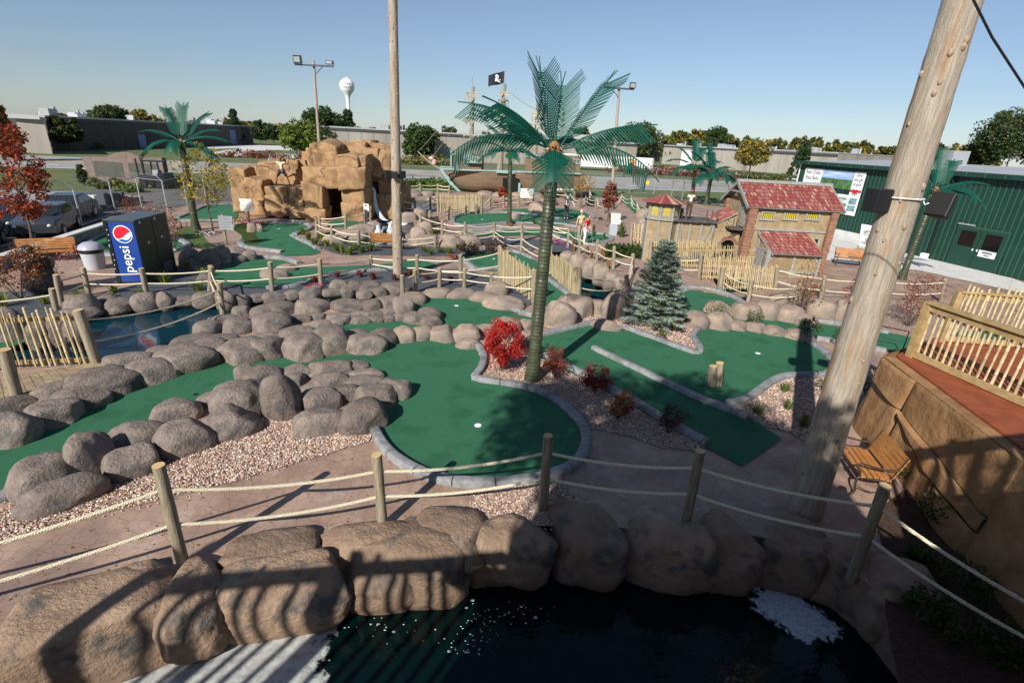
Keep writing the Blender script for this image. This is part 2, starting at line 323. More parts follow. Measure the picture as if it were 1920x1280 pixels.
bed('gravel_bed',[(390,430),(425,420),(452,432),(468,465),(500,476),(535,483),(480,485),(430,480),(400,462),(345,450),(350,430)],GRAV,Z1,1)
bed('gravel_bed',[(40,500),(150,462),(190,452),(178,478),(150,520),(80,515)],GRAV,Z1,1)
bed('gravel_bed',[(1090,438),(1170,440),(1190,400),(1225,398),(1232,420),(1205,452),(1130,460),(1180,478),(1225,500),(1190,512),(1150,505),(1110,488),(1080,470)],GRAV,Z1,1)
bed('gravel_bed',[(1230,535),(1240,512),(1330,512),(1335,545),(1280,540)],GRAV,Z1,0)
bed('gravel_bed',[(940,428),(1010,420),(1030,418),(1030,432),(960,434)],GRAV,Z1,1)
bed('lawn',[(322,440),(350,422),(372,432),(392,455),(408,462),(385,470),(340,452)],M('short_grass',(.045,.09,.015),(.08,.13,.03),scale=3,rough=.95,bump=1,bs=80),Z1,1)
bed('mulch_bed',[(1640,960),(1700,915),(1900,900),(2100,1000),(2150,1500),(1700,1500),(1690,1300),(1660,1150),(1660,1050)],MULCH,Z1+.002,0)
bed('mulch_bed',[(1600,790),(1640,690),(1690,662),(1790,860),(1800,960),(1700,930)],GRAV,Z1,0)
bed('concrete_apron',[(1470,428),(1560,442),(1900,522),(1990,560),(1930,552),(1720,506),(1640,501),(1540,486),(1460,470)],CONC,Z1,0)
# ---------------------------------------------------------------- putting greens
def resample(P,d):
    out=[P[0]]; acc=0
    for i in range(1,len(P)):
        a,b=P[i-1],P[i]; L=(b-a).length; t=d-acc
        while t<=L: out.append(a+(b-a)*(t/L)); t+=d
        acc=(acc+L)%d if L>0 else acc
    if (out[-1]-P[-1]).length>d*.3: out.append(P[-1])
    return out
def kerb(pts,parent,wd=.2,h=.13,block=.75,sm=4):
    P=resample(smoothpoly([G(u,v) for u,v in pts],False,sm),.12); mb=MB(); per=max(2,int(block/.12))
    prof=[(-.5,-.05),(-.5,.72),(-.38,.97),(-.2,1.0),(.2,1.0),(.38,.97),(.5,.72),(.5,-.05)]
    i=0
    while i<len(P)-1:
        seg=P[i:i+per+1]
        if len(seg)<2: break
        V=[];n=len(prof)
        for k,p in enumerate(seg):
            t=norm((seg[min(k+1,len(seg)-1)]-seg[max(k-1,0)])); x=Vector((t.y,-t.x,0)); q=p+t*(.008 if k==0 else -.008 if k==len(seg)-1 else 0)
            for a,b in prof: V.append(q+x*a*wd+Vector((0,0,b*h)))
        F=[(k*n+j,k*n+j+1,(k+1)*n+j+1,(k+1)*n+j) for k in range(len(seg)-1) for j in range(n-1)]
        F+=[tuple(range(n)),tuple(reversed([(len(seg)-1)*n+j for j in range(n)]))]
        mb.add(V,[f[::-1] for f in F]); i+=per
    o=mb.build('kerb',KERB,parent,ang=50); return o
def cup(uv,parent,mat=WHITE,r=.06):
    p=G(uv[0],uv[1],.034); mb=MB(); n=20
    mb.tube([(p.x,p.y,.0315),(p.x,p.y,.037)],[r*1.25,r*1.25],n); mb.build('cup',mat,parent)
def green(label,pts,kerbs=(),cups=(),sm=3,z=.028,kw=None,mat=TURF):
    P=GP(pts,z,sm); c=sum(P,Vector())/len(P); t=thing('putting_green',label,'putting green',(c.x,c.y,0),'miniature golf greens')
    sheet('turf',P,mat,parent=None).parent=None
    o=COL.objects[-1] if False else bpy.data.objects[[x.name for x in COL.objects if x.name.startswith('turf')][-1]]
    o.parent=t; o.location=-t.location
    for k in kerbs: kerb(k,t,**(kw or {}))
    for q in cups: cup(q[:2],t,*(q[2:]))
    return t
g=green('large green with a round kerbed bowl, running back left between two boulder ridges',
 [(-70,940),(-70,850),(90,790),(230,722),(350,676),(455,666),(600,660),(742,636),(800,634),(860,640),(885,648),(899,666),(899,690),(884,712),(925,720),(975,728),(1020,743),(1058,772),(1090,805),(1094,835),(1076,866),(1030,890),(960,901),(880,902),(815,891),(762,868),(728,838),(710,806),(716,780),(740,750),(740,725),(700,700),(600,690),(480,700),(450,725),(300,790),(200,850),(120,900),(50,930)],
 [[(884,642),(900,655),(907,670),(904,690),(890,709)],[(886,711),(925,718),(980,727),(1030,744),(1068,772),(1093,803),(1098,835),(1079,870),(1035,893),(960,906),(880,908),(812,897),(758,872),(722,842),(702,808)],[(-70,965),(0,938),(45,922)]],[(896,797)],2)
hole=MB().cyl(G(367,739,.029),.055,.004,20).build('cup',DARK,g)
g=green('green beyond the boulders with a two-lobed boulder standing at its mouth',
 [(770,592),(780,562),(830,551),(885,549),(925,558),(942,575),(965,588),(1003,598),(990,612),(900,618),(840,614),(790,626),(740,642),(700,642),(640,632),(500,645),(440,640),(500,622),(620,606),(740,600)],
 [[(927,556),(934,568),(953,579),(1001,594)]],[(856,573)])
green('double green with a dividing kerb, running past the tall palm to a square tee',
 [(1000,640),(1014,627),(1060,619),(1110,609),(1160,614),(1240,642),(1300,664),(1309,660),(1301,642),(1300,628),(1318,616),(1345,611),(1440,622),(1520,641),(1552,668),(1556,685),(1548,702),(1480,704),(1450,713),(1400,748),(1378,760),(1465,822),(1392,873),(1320,836),(1180,758),(1060,693),(1012,670)],
 [[(1004,634),(1050,622),(1110,608),(1130,603)],[(1165,612),(1240,641),(1298,662),(1312,659),(1306,645),(1299,632),(1308,620),(1325,613)],[(1495,634),(1538,656),(1558,683),(1549,704),(1482,707),(1450,716),(1402,749),(1362,760)],[(1112,655),(1200,697),(1300,745),(1402,786)],[(1022,668),(1100,708),(1180,750),(1252,794),(1325,834)]],[(1421,662)],1)
green('small green behind the blue spruce in front of the bamboo footbridge',
 [(1262,556),(1275,543),(1325,547),(1372,560),(1398,575),(1330,585),(1300,596),(1262,580)],[[(1262,545),(1290,541),(1330,544),(1370,556),(1395,571)],[(1275,586),(1300,593)]],[])
green('narrow green strip between boulders and gravel below the right-hand shrubs',
 [(1350,595),(1400,592),(1480,598),(1560,610),(1640,620),(1712,634),(1722,664),(1640,652),(1540,635),(1440,612)],[[(1520,601),(1600,613),(1665,626)],[(1530,636),(1600,648),(1660,660)]],[])
green('long green strip curving behind the rope fence beside the vending machines',
 [(395,520),(420,497),(470,487),(530,488),(565,500),(640,499),(740,493),(785,485),(820,500),(760,505),(680,509),(610,518),(550,535),(500,540),(440,535),(405,530)],
 [[(500,541),(550,538),(605,521),(645,513),(745,505)],[(474,484),(530,485),(562,495)]],[],kw=dict(wd=.24))
green('green with an olive turf corner in front of the sandstone rock mountain',
 [(450,452),(470,425),(520,419),(568,421),(580,430),(545,443),(602,472),(536,479),(515,470),(462,462)],
 [[(500,417),(560,417),(583,428),(552,441)],[(548,443),(575,455),(596,468)],[(450,455),(462,465),(515,472),(530,474)]],[(523,429,WHITE,.05)],kw=dict(wd=.28))
o=bed('long_turf',[(432,424),(470,417),(505,419),(478,438),(492,452),(465,459),(452,440)],OLIVE,.034,2)
green('green at the foot of the mountain behind the thin yellow tree',[(330,408),(352,400),(385,388),(436,385),(440,413),(345,414)],[[(332,410),(360,399),(385,388),(430,384)],[(336,415),(440,415)]],[],kw=dict(wd=.3))
green('green half hidden behind the vending machines',[(168,455),(185,442),(210,436),(300,440),(338,452),(352,462),(330,472),(225,485),(190,474)],[[(166,458),(180,445),(210,437)],[(320,443),(345,455),(352,463),(325,471)],[(188,474),(222,484)]],[],kw=dict(wd=.3))
green('kerbed green around the foot of the second palm before the ship',[(850,413),(860,404),(890,401),(947,400),(1010,405),(1048,413),(1085,421),(1025,422),(945,418),(885,424),(854,420)],
 [[(850,420),(850,411),(862,403),(890,400),(947,399),(1010,404),(1050,412)],[(854,421),(885,425),(945,419),(1000,420)]],[(904,411,WHITE,.07)],kw=dict(wd=.3))
green('green beside the standing skeleton statue',[(940,396),(955,392),(1000,391),(1060,391),(1096,398),(1112,407),(1100,411),(1050,409),(1000,402)],[[(1010,418),(1050,421),(1085,426)],[(1098,398),(1114,408),(1100,412)]],[],kw=dict(wd=.3))
green('thin green strip behind the middle rope fence',[(875,437),(930,432),(1010,431),(1036,436),(1000,441),(900,441)],[[(880,433),(930,430),(1010,429)]],[],kw=dict(wd=.3))
green('green on which the couple in red and yellow play',[(1035,431),(1070,434),(1115,437),(1137,443),(1143,452),(1100,460),(1062,450),(1040,442)],[[(1100,437),(1137,442),(1145,452),(1100,461)],[(1030,437),(1058,450),(1085,459)]],[(1083,443,WHITE,.07)],kw=dict(wd=.28))
green('long kerbed green running onto the bamboo footbridge',[(866,483),(880,473),(915,469),(965,474),(1005,489),(1040,520),(1084,564),(1065,573),(1020,572),(990,535),(965,508),(900,506)],
 [[(893,507),(878,496),(866,484),(878,473),(915,468),(965,473),(1000,487)],[(1022,520),(1048,540),(1086,568)],[(895,507),(935,505)]],[(926,485,WHITE,.06)],kw=dict(wd=.24))
green('small far green behind the red-leaved tree',[(1165,374),(1182,370),(1198,385),(1218,396),(1195,402),(1178,388)],[],[])
green('small far green right of the ship',[(1050,366),(1100,364),(1140,367),(1100,371)],[],[])
green('green on the right bank glimpsed through the bamboo deck railing',[(1770,630),(1850,620),(1900,650),(1900,700),(1790,670)],[],[])
green('green beyond the bamboo railing at the left edge',[(-60,650),(-60,600),(20,592),(75,600),(70,625),(20,650)],[],[])
green('green in the dark cave mouth of the mountain',[(615,425),(620,415),(655,412),(690,418),(655,424)],[],[])
# gravel stones ------------------------------------------------------------
GM=[M('gravel_stone_'+n,c,rough=.85) for n,c in (('pink',(.52,.35,.27)),('tan',(.62,.48,.37)),('rust',(.34,.18,.12)),('grey',(.24,.21,.19)),('pale',(.76,.66,.57)),('brown',(.18,.11,.085)))]
def gravel(P,n,size,label,seed,z=.004):
    rng=np.random.default_rng(seed); X,Y=scatter(P,n,rng); n=len(X)
    base=np.array([(1,0,0),(-1,0,0),(0,1,0),(0,-1,0),(0,0,1),(0,0,-1)],float); F0=np.array([(0,2,4),(2,1,4),(1,3,4),(3,0,4),(2,0,5),(1,2,5),(3,1,5),(0,3,5)])
    V=base[None]*rng.uniform(.55,1.2,(n,6,1))*rng.uniform(.5,1.25,(n,1,1))*size*np.array([1,.8,.62]); 
    a=rng.uniform(0,6.28,n); b=rng.uniform(-.7,.7,n); c,s=np.cos(b),np.sin(b); y=V[...,1]*c[:,None]-V[...,2]*s[:,None]; zz=V[...,1]*s[:,None]+V[...,2]*c[:,None]
    c,s=np.cos(a)[:,None],np.sin(a)[:,None]; x=V[...,0]*c-y*s; y=V[...,0]*s+y*c
    V=np.stack([x+X[:,None],y+Y[:,None],zz+z+size*.35+rng.uniform(0,size*.6,n)[:,None]],-1).reshape(-1,3)
    F=(F0[None]+(np.arange(n)*6)[:,None,None]).reshape(-1,3); mi=np.repeat(rng.choice(6,n,p=[.28,.2,.17,.14,.1,.11]),8)
    mb=MB(); mb.arr(V,F,mi.tolist()); o=mb.build('gravel',GM,smooth=False); return tag(o,label,'gravel',None,'stuff')
gravel(GP(GB1,0,1),15000,.027,'loose pink and brown gravel beside the boulder ridge and the paved path',1)
gravel(GP(GB2,0),2600,.022,'small patch of loose gravel under the kerb of the round bowl',2)
gravel(GP(GB3,0),9000,.024,'loose gravel bed around the tall palm trunk and red bushes',3)
gravel(GP(GB4,0),6000,.03,'loose pale gravel under the blue spruce',4)
gravel(GP(GB5,0),5000,.026,'loose gravel right of the double green below the tall timber pole',5)

def grown(P,k,w):
    c=sum(P,Vector())/len(P); return [p+(p-c).normalized()*w for p in P]
gravel(grown(GP(GB1,0,1),1,.16),1100,.02,'stray stones spilled from the long gravel bed onto the path',11,z=.002)
gravel(grown(GP(GB2,0),1,.14),500,.018,'stray stones spilled around the small gravel patch',12,z=.002)
gravel(grown(GP(GB3,0),1,.12),700,.018,'stray stones spilled beside the palm bed kerbs',13,z=.002)
# ---------------------------------------------------------------- boulders
def rockfit(x0,y0,x1,y1,z=0.0,grow=1.12,a_=None):
    """size and place of a boulder from the outline it shows"""
    xc=(x0+x1)/2; pf=G(xc,y1,z); dd=depth(pf); k=dd/FPX; w=(x1-x0)*k*grow*math.cos(math.atan(abs(xc-960)/FPX))**.75; hw=(y1-y0)*k
    hd=math.hypot(pf.x,pf.y); th=math.atan2(H-z,hd); s,c=math.sin(th),math.cos(th)
    a=min(.5*w,.31*hw/s) if a_ is None else a_; a=max(a,.24*w)
    C=.05
    for i in range(60):
        e=a*s+math.sqrt((a*s)**2+(C*c)**2)+.3*C*c
        if e>hw: break
        C*=1.07
    C=min(C*1.03,w*1.1)
    d=norm((pf.x,pf.y,0)); p=Vector((pf.x,pf.y,0))+d*a
    return Vector((p.x,p.y,z+.3*C)),(w/2,a*1.05,C),math.atan2(-d.x,d.y)
def rocks(boxes,ox,oy,sc,where,group,mat=None,sub=3,z=0,seed=1,name='boulder',**kw):
    rng=np.random.default_rng(seed); B=[(ox+a/sc,oy+b/sc,ox+c/sc,oy+d/sc) for a,b,c,d in boxes]; B.sort(key=lambda b:(b[0]+b[2])/2); out=[]
    for i,b in enumerate(B):
        p,d,rz=rockfit(*b,z=z,**kw); me=rockmesh(name,d,rz+rng.uniform(-.15,.15),mat or ROCK,sub=sub,p=rng.uniform(2.3,3.0),chop=4,amp=.06,rng=rng)
        o=bpy.data.objects.new(name,me); COL.objects.link(o); o.location=p
        tag(o,f'{ordw(i,len(B))} boulder from the left {where}','boulder',group); out.append(o)
    return out
R6=(0,600,3); R5=(360,560,3); R7=(400,360,4); R0=(0,400,4)
def conv(l,src,dst): return [((src[0]+a/src[2]-dst[0])*dst[2],(src[1]+b/src[2]-dst[1])*dst[2],(src[0]+c/src[2]-dst[0])*dst[2],(src[1]+d/src[2]-dst[1])*dst[2]) for a,b,c,d in l]
rocks([(-200,520,60,740),(-60,500,270,720),(-40,418,215,520),(160,435,512,618),(215,350,462,450),(335,368,652,512),(415,256,818,438),(715,223,1018,372),(888,143,1218,303),(1083,98,1308,255),(1250,106,1512,252),(1425,83,1618,230),(1602,76,1835,240)]
 +conv([(664,158,896,328),(864,193,1088,325),(988,162,1152,282)],R5,R6),*R6,'in front of the pond deck beside the long green','front row of the upper boulder ridge',sub=4,seed=11)
rocks([(610,173,880,268),(825,143,1000,205),(975,80,1205,155),(1170,68,1345,135),(1585,35,1765,112)]+conv([(825,172,1000,240),(340,190,505,240)],R5,R6),*R6,'in the rear row behind the long green','rear row of the upper boulder ridge',sub=4,seed=12)
rocks([(18,120,192,210),(186,96,368,202),(345,78,552,205),(232,38,345,105),(325,30,530,105),(412,12,585,100),(560,-2,788,88),(778,2,972,78),(962,2,1068,78),(1036,-15,1185,64),(1140,-12,1250,90),(100,90,250,125)],*R5,'on the long stone bank beyond the upper ridge','boulders of the middle stone bank',sub=3,seed=13)
rocks([(500,90,580,135),(560,90,678,138),(668,80,758,120),(744,76,908,112),(892,68,1003,104),(988,64,1078,97),(1052,52,1163,92),(1155,60,1215,90)],*R5,'on the low ledge below the middle bank','upper ledge stones',sub=3,seed=14)
rocks([(672,116,792,168),(778,106,868,158),(842,98,893,148),(882,96,1013,148),(998,96,1083,140),(1068,91,1143,136),(1128,80,1208,132)],*R5,'edging the narrow green below the low ledge','lower ledge stones',sub=3,seed=15)
rocks([(1192,72,1335,148),(1278,48,1402,130),(1295,84,1408,164)],*R5,'of the lobed rock on the middle green','lobed rock on the green',sub=4,seed=16)
rocks([(1138,158,1258,254),(1225,150,1352,244),(1335,153,1480,254),(1460,148,1605,254),(1488,222,1605,290),(1568,132,1725,205),(1680,106,1845,220),(1832,116,1925,195),(1826,188,1910,295)],*R5,'in the row between the two middle greens','boulder row between the greens',mat=PALEROCK,sub=4,seed=17)
rocks([(248,360,365,468),(290,368,530,498),(498,366,690,455),(672,346,922,445),(838,348,985,410),(538,416,645,495),(696,413,886,520),(876,393,1080,475),(840,428,1090,510),(622,473,765,535),(772,470,960,585),(922,483,1150,635),(1064,450,1232,580)],*R5,'in the rear rows of the central ridge','central ridge rear rows',sub=4,seed=18)
rocks([(422,443,620,695),(608,508,840,640),(596,616,890,780),(828,568,1090,775),(138,458,475,705),(38,518,228,605),(26,595,385,810)]+conv([(865,440,1125,590),(920,540,1230,760),(638,552,965,750),(412,632,670,885),(616,698,950,892),(112,755,500,1005),(145,878,665,1070)],R6,R5),*R5,'in the front rows of the central ridge','front rows of the central ridge',sub=4,seed=19)
# far shore of the left pond, stream and vending-machine corner
rocks([(500,610,765,765),(730,618,890,690),(770,632,1020,742),(1000,598,1196,722),(1190,598,1315,705),(1300,622,1480,690),(1460,588,1650,695),(1630,580,1770,700),(1755,605,1890,680),(470,690,790,790)],*R0,'along the far shore of the left pond','boulders on the far shore of the left pond',sub=3,seed=20)
rocks([(160,762,275,845),(268,758,405,825),(362,740,556,818),(526,733,655,805),(648,720,806,800),(732,698,835,755),(806,716,990,785),(878,658,1015,745),(956,710,1055,785),(998,668,1125,745),(1075,663,1265,750),(1080,733,1195,800),(1190,718,1305,780),(1250,668,1485,765)],*R7,'along the narrow stream above the middle stone bank','stones along the narrow stream',sub=3,seed=21)
rocks([(1360,278,1530,400),(1475,258,1660,420),(1575,248,1735,390),(1705,246,1860,330),(1725,316,1850,375),(1815,280,1940,360),(1400,345,1570,430),(1480,455,1610,540)],*R0,'heaped right of the vending machines','boulders heaped right of the vending machines',sub=3,seed=22)
rocks([(365,570,570,660),(490,540,620,605)],*R7,'lying on the curved green strip behind the rope fence','pair of rocks on the curved green',mat=PALEROCK,sub=3,seed=23)
rocks([(255,238,330,308),(315,245,375,305)],*R7,'of the split rock on the olive turf','split rock on the olive turf',mat=PALEROCK,sub=3,seed=24)
# near pond wall: big worn rocks whose faces drop into the water
def wallrocks(boxes,where,group,zt=.1,zb=-.85,seed=1,sub=5):
    rng=np.random.default_rng(seed); boxes=sorted(boxes,key=lambda b:b[0]+b[2]); out=[]
    for i,(x0,y0,x1,y1) in enumerate(boxes):
        xc=(x0+x1)/2; pt=G(xc,y0,zt); pb=G(xc,y1,zb); h=Vector((pb.x-pt.x,pb.y-pt.y,0)); a=h.length/2*1.2+.3; c=(pt+pb)/2; c.z=(zt+zb)/2
        w=(x1-x0)*PX(c)/2*1.13*math.cos(math.atan(abs(xc-960)/FPX))**.5; C=(zt-zb)/2*1.15; rz=math.atan2(-c.x*.6,c.y+2)
        if c.z+C>zt+.1: pass
        me=rockmesh('boulder',(w,a,C),rz+rng.uniform(-.1,.1),ROCKW,sub=sub,p=rng.uniform(3.0,4.2),chop=3,amp=.045,rng=rng); o=bpy.data.objects.new('boulder',me); COL.objects.link(o); o.location=c
        tag(o,f'{ordw(i,len(boxes))} boulder from the left {where}','boulder',group); out.append(o)
wallrocks([(-260,1180,40,1330),(20,1105,330,1262),(318,1048,436,1218),(424,1062,652,1168),(642,1008,778,1124),(722,985,874,1114),(872,958,1034,1082),(1026,962,1168,1082),(1154,988,1326,1078),(1308,994,1412,1074),(1398,992,1530,1068),(1515,1018,1650,1110),(1620,1075,1765,1205)],'in the front wall of the near pond','front wall of the near pond',seed=31)
wallrocks([(200,1078,330,1125),(428,1012,592,1075),(598,996,770,1048),(782,968,916,1050)],'along the path edge above the near pond','coping rocks of the near pond',zt=.13,zb=-.35,seed=32,sub=4)
# pale banks on the right and beyond the canal
rocks([(1020,560,1075,615),(1040,552,1110,598),(1095,560,1135,590),(1125,548,1175,598),(1110,600,1165,622)],0,0,1,'between the canal and the double green','rocks between canal and double green',mat=PALEROCK,sub=4,seed=33)
rocks([(1278,585,1330,618),(1318,585,1366,620),(1362,600,1402,621),(1398,603,1432,624),(1428,609,1468,631),(1464,618,1520,640)],0,0,1,'along the far edge of the right-hand bowl','rocks along the right bowl',mat=PALEROCK,sub=4,seed=34)
rocks([(1320,565,1372,592),(1368,568,1420,602),(1408,560,1455,600),(1450,572,1500,606),(1486,590,1530,615),(1510,558,1560,596),(1552,560,1600,600),(1590,575,1640,610),(1440,545,1480,570)],0,0,1,'on the bank behind the right-hand bowl','rocks on the right bank',mat=PALEROCK,sub=3,seed=35)
rocks([(1068,478,1100,505),(1088,485,1122,515),(1108,497,1142,527),(1128,508,1160,538),(1145,520,1180,550),(1158,535,1192,562),(1050,470,1080,492)],0,0,1,'on the sloping far bank of the canal','rocks on the canal bank',mat=PALEROCK,sub=3,seed=36)
rocks([(742,548,800,575),(795,541,845,560),(838,540,890,562),(880,546,935,568),(905,552,985,582),(908,526,950,556),(1090,600,1130,612)],0,0,1,'in the low row behind the middle green','low row behind the middle green',mat=PALEROCK,sub=3,seed=37)
rocks([(605,440,650,458),(632,430,690,452),(655,420,705,440),(690,416,716,430),(770,425,800,455),(782,414,815,440),(770,440,830,462),(820,438,870,464),(860,440,905,462),(752,398,782,414),(775,392,800,412)],0,0,1,'round the waterfall pool','rocks round the waterfall pool',mat=PALEROCK,sub=3,seed=38)
rocks([(757,358,790,368),(785,358,815,367),(812,366,842,376),(895,358,925,366),(925,360,952,370),(955,360,992,369),(988,361,1020,370),(1010,372,1045,385),(990,378,1040,400),(1190,392,1225,415),(1195,405,1228,430),(955,398,975,412)],0,0,1,'among the far banks below the ship','rocks below the ship',mat=PALEROCK,sub=2,seed=39)
rocks([(205,404,245,415),(0,575,60,640),(55,600,110,645),(95,590,150,640),(130,600,170,650)],0,0,1,'beyond the railing at the left edge','rocks beyond the left railing',sub=3,seed=40)
# ---------------------------------------------------------------- posts and rope fences
def post(mb,capmb,b,t,r,lean=True):
    p=G(*b) if not isinstance(b,Vector) else b
    q=YP(t[0],t[1],p.y) if not isinstance(t,Vector) else t
    a=p-Vector((0,0,.12)); n=10 if r>.05 else 8
    pts=[a+(q-a)*k/5 for k in range(6)]; jit=[1+random.uniform(-.05,.05) for _ in range(6)]
    mb.tube(pts,[r*j for j in jit[:5]]+[r*.97],n)
    ax=norm(q-p); capmb.tube([q-ax*.002,q+ax*.004],[r*.95,r*.93],n); return p,q
def twist(mb,P,r,twisted):
    if not twisted: mb.tube(P,r,5); return
    P=resample(P,.018); k=len(P); L=.085
    for s in range(3):
        Q=[]
        for i,p in enumerate(P):
            t=norm(P[min(i+1,k-1)]-P[max(i-1,0)]); x=norm(t.cross(Vector((0,0,1)))); y=x.cross(t); a=2*math.pi*(i*.018/L+s/3); Q.append(p+(x*math.cos(a)+y*math.sin(a))*r*.52)
        mb.tube(Q,r*.62,5)
def sag(a,b,s,n=14):
    return [a.lerp(b,i/n)-Vector((0,0,4*s*(i/n)*(1-i/n))) for i in range(n+1)]
def ropefence(label,posts,r=.06,fr=(.8,.42),rr=.02,sagk=.06,twisted=False,extra=()):
    """posts: (base u, base v, top u, top v)"""
    p0=G(posts[0][0],posts[0][1]) if not isinstance(posts[0],tuple) or not isinstance(posts[0][0],Vector) else posts[0][0]
    t=thing('rope_fence',label,'rope fence',(p0.x,p0.y,0),'rope fences along the paths'); PQ=[]
    for k,ps in enumerate(posts):
        mb=MB(); cb=MB()
        if isinstance(ps[0],Vector): pq=post(mb,cb,ps[0],ps[1],r)
        else: pq=post(mb,cb,ps[:2],ps[2:4],r)
        PQ.append(pq)
        if len(ps)>4 and ps[4]=='no': continue
        o=mb.build('post',POSTM,t); cb.build('post_end',CUT,o)
    for (a,b),(c,d) in zip(PQ,PQ[1:]):
        L=(c-a).length
        for f in fr:
            mb=MB(); s=a.lerp(b,f); e=c.lerp(d,f); twist(mb,sag(s,e,sagk*L*.5),rr,twisted); mb.build('rope',ROPE,t,ang=60)
    return t
def offpost(x,y,h=1.3): return (Vector((x,y,0)),Vector((x,y,h)))
ropefence('thick twisted rope fence on round posts along the near pond',[offpost(-8.2,3.0,1.25),(345,1062,297,872),(718,987,706,852),(1018,955,1028,816),(1285,985,1313,845),(1600,1075,1660,910),offpost(6.2,4.0,1.2)],r=.076,fr=(.78,.44),rr=.024,sagk=.075,twisted=True)
ropefence('long rope fence from the left deck past the vending machines to the centre',[(115,574,105,515),(167,553,155,502),(275,551,265,503),(402,546,394,498),(510,545,506,491),(602,534,599,485),(697,507,695,479),(783,520,782,478),(864,530,863,478),(937,524,937,461)],r=.085,rr=.028,sagk=.05)
ropefence('short rope fence behind the boulders of the middle green',[(755,557,754,516),(779,548,778,506),(824,538,824,502),(871,540,871,503),(922,546,922,511),(1000,568,1002,506)],r=.085,rr=.026,sagk=.05)
ropefence('two-strand rope across the left pond from the bamboo railing',[(183,684,148,578,'no'),(418,590,411,530),(392,546,396,500)],r=.085,rr=.024,sagk=.09)
ropefence('rope from the leftmost short post to the left edge of the photo',[(105,582,97,541),(-120,600,-135,560)],r=.085,fr=(.72,),rr=.024)
ropefence('rope fence climbing beside the canal to the hedge',[(1085,565,1087,503),(1172,556,1175,515),(1186,512,1187,476),(1150,504,1152,462),(1119,490,1121,450),(1086,476,1088,442),(1065,465,1067,430),(1032,456,1033,412)],r=.085,rr=.026,sagk=.12)
ropefence('rope fence in front of the waterfall pool and fountains',[(594,446,593,414),(622,456,622,422),(672,468,672,432),(816,464,816,440)],r=.08,rr=.03,sagk=.1)
ropefence('rope fence from the pool rocks to the bamboo footbridge',[(816,464,816,440),(866,452,866,434),(926,450,927,430),(977,476,979,440),(1032,500,1034,462)],r=.08,rr=.028,sagk=.12)
ropefence('rope fence on the ledge by the cave mouth',[(599,428,599,405),(648,432,648,399),(683,427,683,392),(695,421,695,387)],r=.08,rr=.028,sagk=.1)
ropefence('rope fence in front of the second palm',[(788,438,788,398),(829,441,829,414),(872,447,872,417),(927,442,927,417),(979,442,978,420),(1032,440,1033,420),(1066,446,1067,424)],r=.08,rr=.03,sagk=.1)
ropefence('far rope fence left of the bamboo panel below the ship',[(757,404,754,370),(779,402,778,375),(807,392,807,369),(821,396,821,361)],r=.08,rr=.035,sagk=.1)
ropefence('farthest rope fence on the grass before the ship bow',[(745,364,745,348),(766,362,766,346),(788,361,788,343),(821,360,821,344),(842,362,843,347)],r=.09,rr=.04,sagk=.1)
ropefence('rope fence passing in front of the far bamboo panel',[(805,420,806,395),(841,412,841,386),(873,403,873,384),(893,401,892,382),(919,391,919,368),(944,389,944,367),(972,388,972,366),(1000,386,1000,364)],r=.085,rr=.035,sagk=.1)
ropefence('far rope fence curving round the red-leaved tree',[(1106,378,1106,355),(1119,386,1120,370),(1132,400,1132,382),(1150,392,1151,376),(1167,380,1166,364),(1184,388,1184,367),(1195,398,1195,380),(1214,411,1214,392)],r=.085,rr=.035,sagk=.14)
ropefence('far rope fence on the grass behind the couple',[(1040,372,1040,352),(1066,374,1067,355),(1086,390,1087,372),(1098,384,1099,366),(1117,392,1117,371)],r=.085,rr=.035,sagk=.1)
ropefence('rope fence from the footbridge beside the blue spruce',[(1310,526,1315,477),(1252,514,1254,476)],r=.085,rr=.024,sagk=.12)
ropefence('rope fence on the right bank from footbridge to shrubs',[(1347,543,1355,500),(1402,570,1410,525),(1490,572,1500,532)],r=.085,rr=.024,sagk=.1)
ropefence('rope fence along the patio before the timbered house',[(1454,545,1458,500),(1539,562,1547,517),(1640,565,1652,520),(1765,566,1772,524)],r=.085,rr=.026,sagk=.06,fr=(.86,.4))
